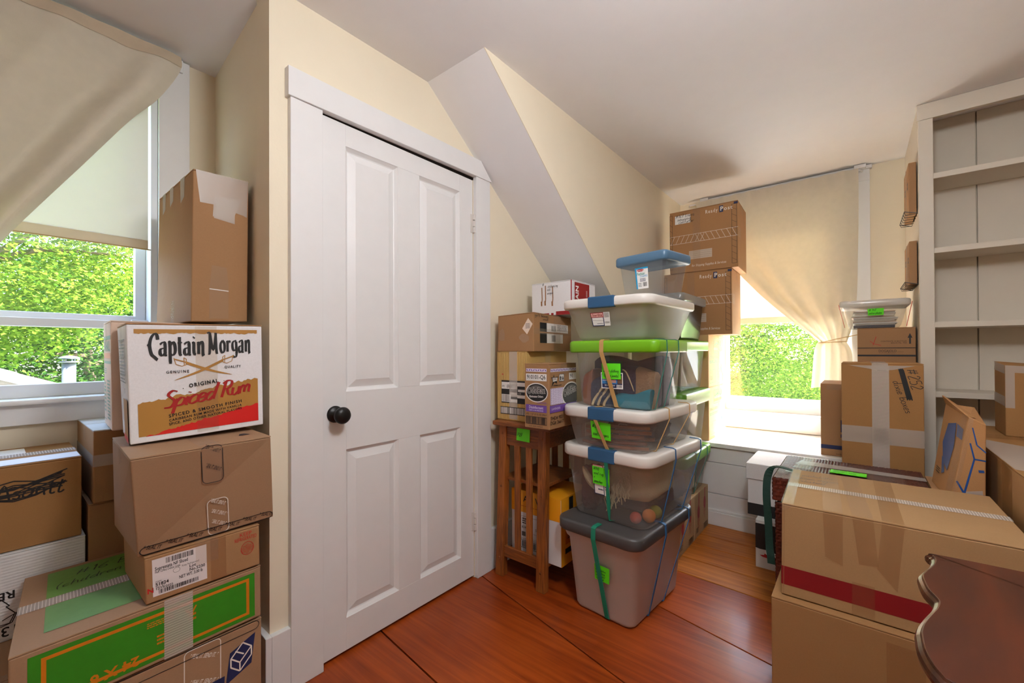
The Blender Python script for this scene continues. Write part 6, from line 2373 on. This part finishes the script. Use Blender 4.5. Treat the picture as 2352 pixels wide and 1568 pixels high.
# woven chest
WV = wood('woven_reed', (38, 14, 10), (110, 48, 32), 'Y', 40, 3, 0.35, 0.25)
ch = thing('woven_chest', (2.195, 0.033, 0), 'dark red-brown woven reed chest with a dark green strap behind the red-striped carton', 'chest')
CX0, CX1, CY0, CY1, CZ = 1.972, 2.418, 0.267, -0.200, 0.600


def weave(parent, face, nu, nv, m, amp=0.0035, name='woven_panel'):
    q = MB()
    sub = 3
    rows = []
    for j in range(nv * sub + 1):
        row = []
        for i in range(nu * sub + 1):
            u, v = i / (nu * sub), j / (nv * sub)
            cu, cv = int(min(u * nu, nu - 1)), int(min(v * nv, nv - 1))
            fu, fv = u * nu - cu, v * nv - cv
            hgt = abs(math.sin(math.pi * fu)) if (cu + cv) % 2 else abs(math.sin(math.pi * fv))
            hgt *= 0.6 + 0.4 * (abs(math.sin(math.pi * fv)) if (cu + cv) % 2 else abs(math.sin(math.pi * fu)))
            row.append(face.at(u, v, amp * hgt))
        rows.append(row)
    q.grid(rows, m)
    return q.build(name, parent, smooth=True)


part_box('body', (CX0 + 0.008, CY1 + 0.008, 0.0), (CX1 - 0.004, CY0 - 0.008, 0.50), WV, ch, 0.004)
lidp = part_box('lid', (CX0, CY1, 0.505), (CX1, CY0, CZ - 0.003), WV, ch, 0.006)
weave(ch, Face((CX0 + 0.002, CY0 - 0.002, CZ - 0.003), (CX0 + 0.002, CY1 + 0.002, CZ - 0.003), (CX1 - 0.002, CY1 + 0.002, CZ - 0.003), (CX1 - 0.002, CY0 - 0.002, CZ - 0.003)), 42, 40, WV)
weave(ch, Face((CX0, CY0, 0.508), (CX0, CY1, 0.508), (CX0, CY1, CZ - 0.004), (CX0, CY0, CZ - 0.004)), 40, 6, WV)
weave(ch, Face((CX0 + 0.008, CY0 - 0.008, 0.003), (CX0 + 0.008, CY1 + 0.008, 0.003), (CX0 + 0.008, CY1 + 0.008, 0.50), (CX0 + 0.008, CY0 - 0.008, 0.50)), 38, 40, WV)
weave(ch, Face((CX1, CY0, 0.508), (CX0, CY0, 0.508), (CX0, CY0, CZ - 0.004), (CX1, CY0, CZ - 0.004)), 38, 6, WV)
weave(ch, Face((CX1, CY0 - 0.008, 0.003), (CX0 + 0.008, CY0 - 0.008, 0.003), (CX0 + 0.008, CY0 - 0.008, 0.50), (CX1, CY0 - 0.008, 0.50)), 38, 40, WV)
tf = Face((CX0, CY0, CZ + 0.001), (CX0, CY1, CZ + 0.001), (CX1, CY1, CZ + 0.001), (CX1, CY0, CZ + 0.001))
d = Deco(0.0015)
d.poly(tf, [(0.10, 0.62), (1.0, 0.60), (1.0, 0.72), (0.14, 0.80)], M_TAPEW)
d.build('tape', ch)
d = Deco(0.0015)
d.poly(tf, [(0.06, 0.24), (0.98, 0.16), (0.98, 0.27), (0.08, 0.38)], M_TAPEW)
d.build('tape', ch)
d = Deco(0.0025)
d.poly(tf, [(0.10, 0.45), (0.24, 0.42), (0.26, 0.95), (0.16, 0.99)], M_TAPE)
d.build('tape', ch)
d = Deco(0.0025)
d.poly(tf, [(0.62, 0.40), (0.86, 0.36), (0.86, 0.60), (0.62, 0.62)], M_TAPE)
d.build('tape', ch)
note(ch, tf, 0.50, 0.485, 0.115, 0.060, ['blankets + quilts', 'sweaters wool'], rot=-0.03, lift=0.004, size=0.012)
STRAP = mat('green_webbing', (16, 54, 42), 0.7, bump=0.3, bscale=300)
q = MB()


def ribbon(q, pts, wid, m, th=0.003, side=None):
    V, F = [], []
    for i, p in enumerate(pts):
        t = (pts[min(i + 1, len(pts) - 1)] - pts[max(0, i - 1)]).normalized()
        sd = Vector(side[i]) if isinstance(side, list) else Vector(side)
        s = sd - t * sd.dot(t)
        s.normalize()
        n_ = t.cross(s).normalized() * th / 2
        for a, b in ((-1, -1), (1, -1), (1, 1), (-1, 1)):
            V.append(p + s * wid / 2 * a + n_ * b)
    for i in range(len(pts) - 1):
        for j in range(4):
            F.append((4 * i + j, 4 * i + (j + 1) % 4, 4 * i + 4 + (j + 1) % 4, 4 * i + 4 + j))
    F += [(3, 2, 1, 0), tuple(4 * (len(pts) - 1) + j for j in range(4))]
    q.add(V, F, m)


ribbon(q, catmull([Vector(p) for p in ((2.06, -0.10, CZ + 0.008), (2.065, 0.02, CZ + 0.007), (2.07, 0.11, CZ + 0.007), (2.075, 0.20, CZ + 0.010), (2.08, 0.268, CZ + 0.016), (2.07, 0.296, CZ - 0.02), (2.05, 0.300, CZ - 0.10), (2.04, 0.293, CZ - 0.20), (2.03, 0.288, CZ - 0.30), (2.02, 0.282, CZ - 0.34), (2.02, 0.280, CZ - 0.37))], 46), 0.028, STRAP, 0.003, [(1, 0, 0)] * 17 + [(1 - (i - 17) / 6, (i - 17) / 6, 0) for i in range(17, 24)] + [(0.05, 1, 0)] * 22)
q.build('strap', ch)

# cartons behind the chest
WB = cardboard('white_carton', (222, 220, 218))
k = carton('fruit_carton', 'black and white produce carton with a red map outline, on the floor by the chest', xbox(0.412, 0.10, 2.472, 0.0, 0.238), (0.40, 0, 0), WB, 'x')
d = Deco()
f = k.f
BLK = mat('black_print', (30, 28, 28), 0.6)
pts = [(0, 0.94), (0, 0.415), (0.06, 0.40), (0.14, 0.405), (0.20, 0.39), (0.26, 0.385), (0.32, 0.33), (0.38, 0.30), (1, 0.30), (1, 0.94)]
for i in range(1, len(pts) - 2):
    a, b = pts[i], pts[i + 1]
    d.poly(f, [(a[0], a[1]), (b[0], b[1]), (b[0], 0.94), (a[0], 0.94)], BLK)
PRED = mat('state_red', (178, 20, 28), 0.55)
d.poly(f, [(0.06, 0.275), (0.12, 0.29), (0.13, 0.325), (0.17, 0.30), (0.26, 0.29), (0.34, 0.31), (0.36, 0.36), (0.42, 0.39), (0.62, 0.39), (0.66, 0.20), (0.70, 0.12), (0.60, 0.09), (0.50, 0.12), (0.42, 0.19), (0.32, 0.22), (0.20, 0.235), (0.10, 0.245)], PRED)
d.text(f, 'EASTERN', 0.40, 0.315, 0.0145, WHITE, bold=0.02, sx=0.75)
d.text(f, 'OFF-GRADE NEW YORK', 0.40, 0.275, 0.006, WHITE, sx=0.7)
d.text(f, 'GROWN', 0.40, 0.195, 0.018, WHITE, bold=0.02, sx=0.75)
d.build('print', k.root)

k = carton('file_box', 'white lidded file box with a black foot band, on the produce carton', xbox(0.458, 0.13, 2.540, 0.2385, 0.440), (0.345, 0, 0), WB, None)
d = Deco()
d.rect(k.f, 0.0, 0.0, 1.0, 0.30, BLK)
d.rect(k.r, 0.0, 0.0, 1.0, 0.30, BLK)
d.rect(k.l, 0.0, 0.0, 1.0, 0.30, BLK)
d.build('print', k.root)
part_box('lid', (2.534, 0.124, 0.425), (2.891, 0.465, 0.507), WB, k.root, 0.003)

k = carton('plain_carton', 'plain brown carton on the floor behind the woven chest, under the carton marked #252', xbox(0.070, -0.215, 2.470, 0.0, 0.448), (0.37, 0, 0), K2, 'x')
k = carton('marked_carton', 'tall brown carton marked #252 with a cross of reinforced tape behind the woven chest', xbox(0.060, -0.217, 2.500, 0.4485, 1.041), (0.335, 0, 0), cardboard('kraft_252', (160, 116, 68)), 'y')
d = Deco()
f = k.f
d.write(f, '#252', 0.80, 0.955, 0.036, INK, rot=-1.36, width=0.090, wide=0.07)
d.write(f, 'dixie boxes', 0.64, 0.87, 0.028, INK, rot=-1.28, width=0.145, wide=0.07)
for i in range(9):
    x = 0.715 + 0.0065 * i
    d.line(f, [(x, 0.965 - 0.005 * (i % 3)), (x + 0.10, 0.735 + 0.006 * (i % 4))], 0.0045, INK)
    d.l -= 0.0001
d.build('print', k.root)
tape_top(k, 'y', 0.055, 0.02, M_TAPEW, pos=0.49)
strip(k, k.f, 0.39, 0.0, 0.60, 0.985, M_TAPEW, ribs=1)
strip(k, k.f, 0.0, 0.395, 1.0, 0.52, M_TAPEW)
d = Deco(0.002)
d.poly(f, [(0.10, 0.985), (0.90, 0.985), (0.66, 0.955), (0.50, 0.945), (0.36, 0.96)], M_TAPEW)
d.build('tape', k.root)

k = carton('home_carton', 'brown moving carton with a navy H and navy stripe on the window seat', xbox(0.1635, -0.19, 2.935, 0.5185, 0.914), (0.36, 0, 0), K2, 'x')
d = Deco()
d.rect(k.f, 0.0, 0.095, 1.0, 0.15, NAVY)
d.text(k.f, 'HOME', 0.245, 0.35, 0.060, NAVY, bold=0.05, sx=0.85)
d.text(k.f, 'Family Size', 0.245, 0.265, 0.018, NAVY, bold=0.02)
d.text(k.f, 'made from recycled', 0.19, 0.025, 0.008, INK, width=0.09)
d.build('print', k.root)
strip(k, k.f, 0.08, 0.92, 0.5, 0.99, M_TAPE)

k = carton('bottle_carton', 'brown wine bottle carton with black arrow and red pencil cross under the photo bin', xbox(0.001, -0.228, 2.945, 0.9145, 1.2165), (0.30, 0, 0), K2, 'x')
d = Deco()
f = k.f
d.poly(f, [(0.865, 0.82), (0.905, 0.90), (0.945, 0.82), (0.92, 0.82), (0.92, 0.72), (0.89, 0.72), (0.89, 0.82)], INK)
d.text(f, 'CONTENTS 12 BOTTLES', 0.85, 0.755, 0.0068, INK, 'r', width=0.100)
d.text(f, 'EACH ML. 750', 0.85, 0.725, 0.0068, INK, 'r', width=0.060)
d.line(f, [(0.225, 0.775), (0.29, 0.725), (0.42, 0.695)], 0.0022, RED)
d.line(f, [(0.335, 0.85), (0.28, 0.70)], 0.0022, RED)
d.line(f, [(0, 0.655), (1, 0.655)], 0.003, INK)
d.line(f, [(0, 0.643), (1, 0.643)], 0.0012, INK)
d.text(f, 'DOGAJOLO', 0.375, 0.58, 0.0125, INK, width=0.070)
d.line(f, [(0.70, 0.585), (0.80, 0.585)], 0.0008, INK)
d.line(f, [(0.38, 0.565), (0.66, 0.565)], 0.0008, INK)
d.rect(f, 0, 0.505, 1, 0.535, INK)
d.build('print', k.root)

b7 = plastic_bin('photo_bin', 'small clear bin of papers with a white lid, red band and note 147', (2.930, -0.212), 0.0, 0.29, 0.289, 1.2167, 1.347, 1.366, P_CLEAR, clear('white_lid_clear', (0.9, 0.9, 0.9), (232, 228, 222), haze=0.85, gloss=0.05, rough=0.2), taper=0.026, r=0.02, over=0.010)
note(b7.root, b7.f, 0.53, 0.66, 0.062, 0.036, ['# 147', 'extra photos'], rot=0.02, lift=0.004, size=0.011)
PAP = [mat('paper_%d' % i, c_, 0.7) for i, c_ in enumerate(((232, 226, 212), (210, 200, 184), (222, 220, 214), (198, 176, 156)))]
DKF = mat('dark_folder', (62, 66, 76), 0.6)
rg = random.Random(3)
z = 1.2195
for i in range(12):
    hgt = 0.014 if i == 0 else rg.uniform(0.003, 0.0075)
    cxx, cyy = 3.075 + rg.uniform(-0.006, 0.006), -0.068 + rg.uniform(-0.006, 0.006)
    hx, hy = 0.092 + 0.001 * i, 0.086 + rg.uniform(-0.006, 0.006)
    q = MB()
    q.box((cxx - hx, cyy - hy, z), (cxx + hx, cyy + hy, z + hgt), DKF if i == 0 else PAP[i % 4], 0.0006)
    o = q.build('photo_folder' if i == 0 else 'photo_envelope', None, loc=(cxx, cyy, z))
    tag(o, 'dark grey folder at the bottom of the photo bin' if i == 0 else 'pale paper envelope stacked in the photo bin', 'folder' if i == 0 else 'envelope', None if i == 0 else 'envelopes in the photo bin')
    z += hgt + 0.0012
for s in (0, 1):
    q = MB()
    yy = -0.216 if s == 0 else 0.080
    yb = -0.186 if s == 0 else 0.046
    ribbon(q, [Vector((2.945, yy, 1.348)), Vector((2.945, (yy + yb) / 2 + (-0.004 if s == 0 else 0.004), 1.285)), Vector((2.948, yb + (-0.008 if s == 0 else 0.008), 1.222))], 0.010, E_RED, 0.002, (1, 0, 0))
    q.build('elastic_band', b7.root)

# crushed carton
k = carton('plain_carton', 'narrow plain carton standing between the woven chest and the long taped carton', xbox(-0.205, -0.330, 1.962, 0.0, 0.598), (0.40, 0, 0), K2, 'y')
KCR = cardboard('kraft_crushed', (176, 128, 82), 0.0)
P4 = [on(2183, 1140, 0, 2.0), on(2264, 1146, 0, 2.0), on(2265, 975, 0, 2.0), on(2225, 957, 0, 2.0)]
zb = 0.5985
P4[0].z = zb
P4[1].z = zb
bl = on(2140, 1125, 0, 2.28)
bl.z = zb
tl = on(2172, 926, 0, 2.28)
k = carton('crushed_carton', 'crushed brown carton with blue printing wrapped in shiny clear tape, leaning before the bookcase', P4, [bl - P4[0], Vector((0.26, -0.015, 0)), Vector((0.25, -0.012, 0.03)), tl - P4[3]], KCR, None)
d = Deco()
f, l_ = k.f, k.l
BL2 = mat('blue_print', (20, 72, 140), 0.55)
for pts in (((0.30, 0.90), (0.60, 0.72), (1.0, 0.66)), ((0.30, 0.72), (0.55, 0.55), (1.0, 0.56)), ((0.55, 0.55), (0.35, 0.13)), ((0.05, 0.26), (0.35, 0.13), (1.0, 0.14))):
    d.line(f, pts, 0.0045, BL2)
d.line(f, [(0.74, 0.42), (0.94, 0.43)], 0.008, BL2)
d.poly(l_, [(0.30, 0.80), (0.62, 0.86), (0.70, 0.60), (0.62, 0.28), (0.35, 0.36), (0.20, 0.55)], BL2)
d.poly(l_, [(0.66, 0.86), (0.92, 0.84), (0.95, 0.72), (0.72, 0.72)], BL2)
d.poly(l_, [(0.28, 0.40), (0.42, 0.36), (0.52, 0.24), (0.40, 0.20)], BL2)
d.smudge(l_, 0.12, 0.24, 0.2, 0.08, 3, INK, 4)
d.build('print', k.root)
d = Deco(0.003)
d.poly(f, [(0.0, 0.0), (0.12, 0.0), (0.30, 1.0), (0.0, 1.0)], M_TAPE)
d.build('tape', k.root)
d = Deco(0.003)
d.poly(l_, [(0.75, 0.0), (1.0, 0.0), (1.0, 1.0), (0.80, 1.0)], M_TAPE)
d.build('tape', k.root)
d = Deco(0.003)
d.poly(f, [(0.35, 0.0), (0.95, 0.0), (0.9, 0.20), (0.40, 0.16)], M_TAPEW)
d.build('tape', k.root)
q = MB()
a, b_ = k.C[4], k.C[7]
q.hexa([b_ + Vector((0, 0, -0.002)), a + Vector((0, 0, -0.002)), a + Vector((0.02, -0.02, -0.004)), b_ + Vector((0.02, -0.02, -0.004)), b_ + Vector((-0.002, 0.010, 0.030)), a + Vector((0, 0.006, 0.004)), a + Vector((0.004, 0.0, 0.004)), b_ + Vector((0.002, 0.006, 0.030))], KCR)
q.build('torn_flap', k.root)

# long carton and upright carton at the bookcase
k = carton('long_carton', 'long brown taped carton standing beside the red-striped carton before the bookcase', xbox(-0.340, -0.62, 1.40, 0.0, 0.763), (1.40, -0.004, 0), K3, 'y')
strip(k, k.l, 0.50, 0.0, 0.56, 1.0, M_TAPE)
strip(k, k.l, 0.60, 0.0, 0.68, 1.0, M_TAPEB)
d = Deco(0.0022)
d.poly(k.t, [(0.0, 0.30), (0.35, 0.26), (0.45, 0.60), (0.0, 0.70)], M_TAPEW)
d.build('tape', k.root)
d = Deco(0.0022)
d.rect(k.t, 0.0, 0.72, 1.0, 0.80, M_TAPEB)
d.build('tape', k.root)
k = carton('upright_carton', 'upright brown carton with a frosted tape edge, standing on the long taped carton', [(2.505, -0.446, 0.7635), (2.505, -0.80, 0.7635), (2.505, -0.80, 1.020), (2.505, -0.446, 1.040)], [(0.19, -0.004, 0), (0.19, 0, 0), (0.19, 0, 0.0), (0.19, -0.004, 0.012)], K3, 'y')
strip(k, k.f, 0.0, 0.90, 1.0, 1.0, M_TAPEW)
strip(k, k.f, 0.0, 0.40, 0.07, 0.90, M_TAPEW)
strip(k, k.l, 0.0, 0.42, 1.0, 0.56, M_TAPEW)
strip(k, k.l, 0.0, 0.88, 1.0, 1.0, M_TAPEW)

# wire racks on the bookcase side with two flat boxes
for z0, z1, lb, lw in ((1.775, 2.030, 'flat brown box with two black squares in the upper wire rack beside the bookcase', 'upper thin wire rack hanging on the side of the bookcase'), (1.425, 1.640, 'flat brown box with two black squares in the lower wire rack beside the bookcase', 'lower thin wire rack hanging on the side of the bookcase')):
    k = carton('flat_box', lb, [(3.14, -0.202, z0), (2.885, -0.202, z0), (2.885, -0.202, z1), (3.14, -0.202, z1)], (0, -0.029, 0), K2, None)
    d = Deco()
    f = k.f
    for u in (0.20, 0.72):
        d.rect(f, u, 0.52, u + 0.18, 0.66, INK)
        d.rect(f, u + 0.05, 0.56, u + 0.13, 0.62, K2)
    d.build('print', k.root)
    strip(k, k.f, 0.44, 0.0, 0.56, 1.0, M_TAPEW)
    wr = thing('wire_rack', (3.0, -0.215, z0 - 0.03), lw, 'rack')
    WIRE = mat('rack_wire', (56, 54, 54), 0.4, metal=0.6)
    q = MB()
    q.tube([(3.17, -0.2335, z0 - 0.002), (3.17, -0.185, z0 + 0.012), (2.875, -0.185, z0 + 0.012), (2.875, -0.2335, z0 - 0.002)], 0.0018, WIRE, 6)
    q.build('rim', wr)
    for i in range(6):
        x = 2.885 + i * 0.054
        q = MB()
        q.tube([(x, -0.2335, z0 + 0.03), (x, -0.2335, z0 - 0.004), (x, -0.19, z0 - 0.004), (x, -0.185, z0 + 0.012)], 0.0014, WIRE, 6)
        q.build('wire', wr)

# scalloped table, close to the camera
MAH = wood('mahogany', (36, 15, 8), (98, 44, 20), 'X', 2.2, 4, 0.45, 0.08, distort=0.6)
MAHD = wood('mahogany_edge', (36, 16, 8), (92, 46, 24), 'X', 4, 8, 0.28, 0.4)
ZT = 0.70
tb = thing('scalloped_table', (0.96, -0.45, 0), 'dark mahogany tea table with a scalloped moulded edge', 'table')
edge = [(1.187, -0.112), (1.169, -0.104), (1.159, -0.106), (1.144, -0.105), (1.117, -0.099), (1.083, -0.087), (1.058, -0.080), (1.032, -0.080), (1.000, -0.083), (0.974, -0.090), (0.962, -0.091), (0.938, -0.086), (0.905, -0.075), (0.875, -0.066), (0.850, -0.061), (0.832, -0.060), (0.801, -0.060), (0.772, -0.064), (0.749, -0.071), (0.734, -0.082)]
# the far half mirrors the edge in view
near = [(0.722, -0.13), (0.728, -0.25), (0.735, -0.40), (0.735, -0.45), (0.735, -0.50), (0.728, -0.65), (0.722, -0.77)]
other = [(x, -0.90 - y) for x, y in reversed(edge)]
far = [(1.192, -0.72), (1.194, -0.60), (1.196, -0.45), (1.195, -0.32), (1.193, -0.233)]
out = [Vector((x, y, 0)) for x, y in edge + near + other + far][::-1]
if sum(out[i].x * out[(i + 1) % len(out)].y - out[(i + 1) % len(out)].x * out[i].y for i in range(len(out))) < 0:
    out.reverse()
cl_ = out + [out[0]]
dense = []
for i in range(len(out)):
    p0, p1, p2, p3 = out[i - 1], out[i], out[(i + 1) % len(out)], out[(i + 2) % len(out)]
    for j in range(3):
        t = j / 3
        dense.append(0.5 * (2 * p1 + (p2 - p0) * t + (2 * p0 - 5 * p1 + 4 * p2 - p3) * t * t + (3 * p1 - p0 - 3 * p2 + p3) * t ** 3))
N = len(dense)


def off(dd, z):
    r = []
    for i in range(N):
        t = (dense[(i + 1) % N] - dense[i - 1]).normalized()
        n_ = Vector((t.y, -t.x, 0))
        p = dense[i] + n_ * dd
        r.append(Vector((p.x, p.y, z)))
    return r


q = MB()
loft(q, [off(-0.030, ZT - 0.022), off(-0.006, ZT - 0.022), off(-0.001, ZT - 0.018), off(0.000, ZT - 0.012), off(-0.002, ZT - 0.007), off(-0.006, ZT - 0.004)], MAHD, True, False)
loft(q, [off(-0.006, ZT - 0.004), off(-0.0075, ZT - 0.0005), off(-0.009, ZT)], MAHD, False, False)
rim = off(-0.009, ZT)
q.add(rim + [Vector((0.96, -0.45, ZT))], [(i, (i + 1) % N, N) for i in range(N)], MAH)
q.build('top', tb, smooth=False)
q = MB()
q.lathe(Vector((0.96, -0.45, 0)), [(0.05, 0.16), (0.055, 0.20), (0.035, 0.24), (0.03, 0.30), (0.048, 0.36), (0.05, 0.42), (0.03, 0.50), (0.028, 0.60), (0.07, 0.655), (0.09, 0.677)], MAHD, 24)
q.build('pedestal', tb, smooth=True)
for i in range(3):
    a = i * 2.094 + 0.5
    dv = Vector((math.cos(a), math.sin(a), 0))
    q = MB()
    c0 = Vector((0.96, -0.45, 0))
    q.tube(catmull([c0 + dv * 0.03 + Vector((0, 0, 0.21)), c0 + dv * 0.12 + Vector((0, 0, 0.19)), c0 + dv * 0.20 + Vector((0, 0, 0.09)), c0 + dv * 0.27 + Vector((0, 0, 0.022))], 12), [0.026] * 3 + [0.024] * 3 + [0.02] * 3 + [0.019, 0.02, 0.021], MAHD, 10)
    q.build('foot', tb, smooth=True)
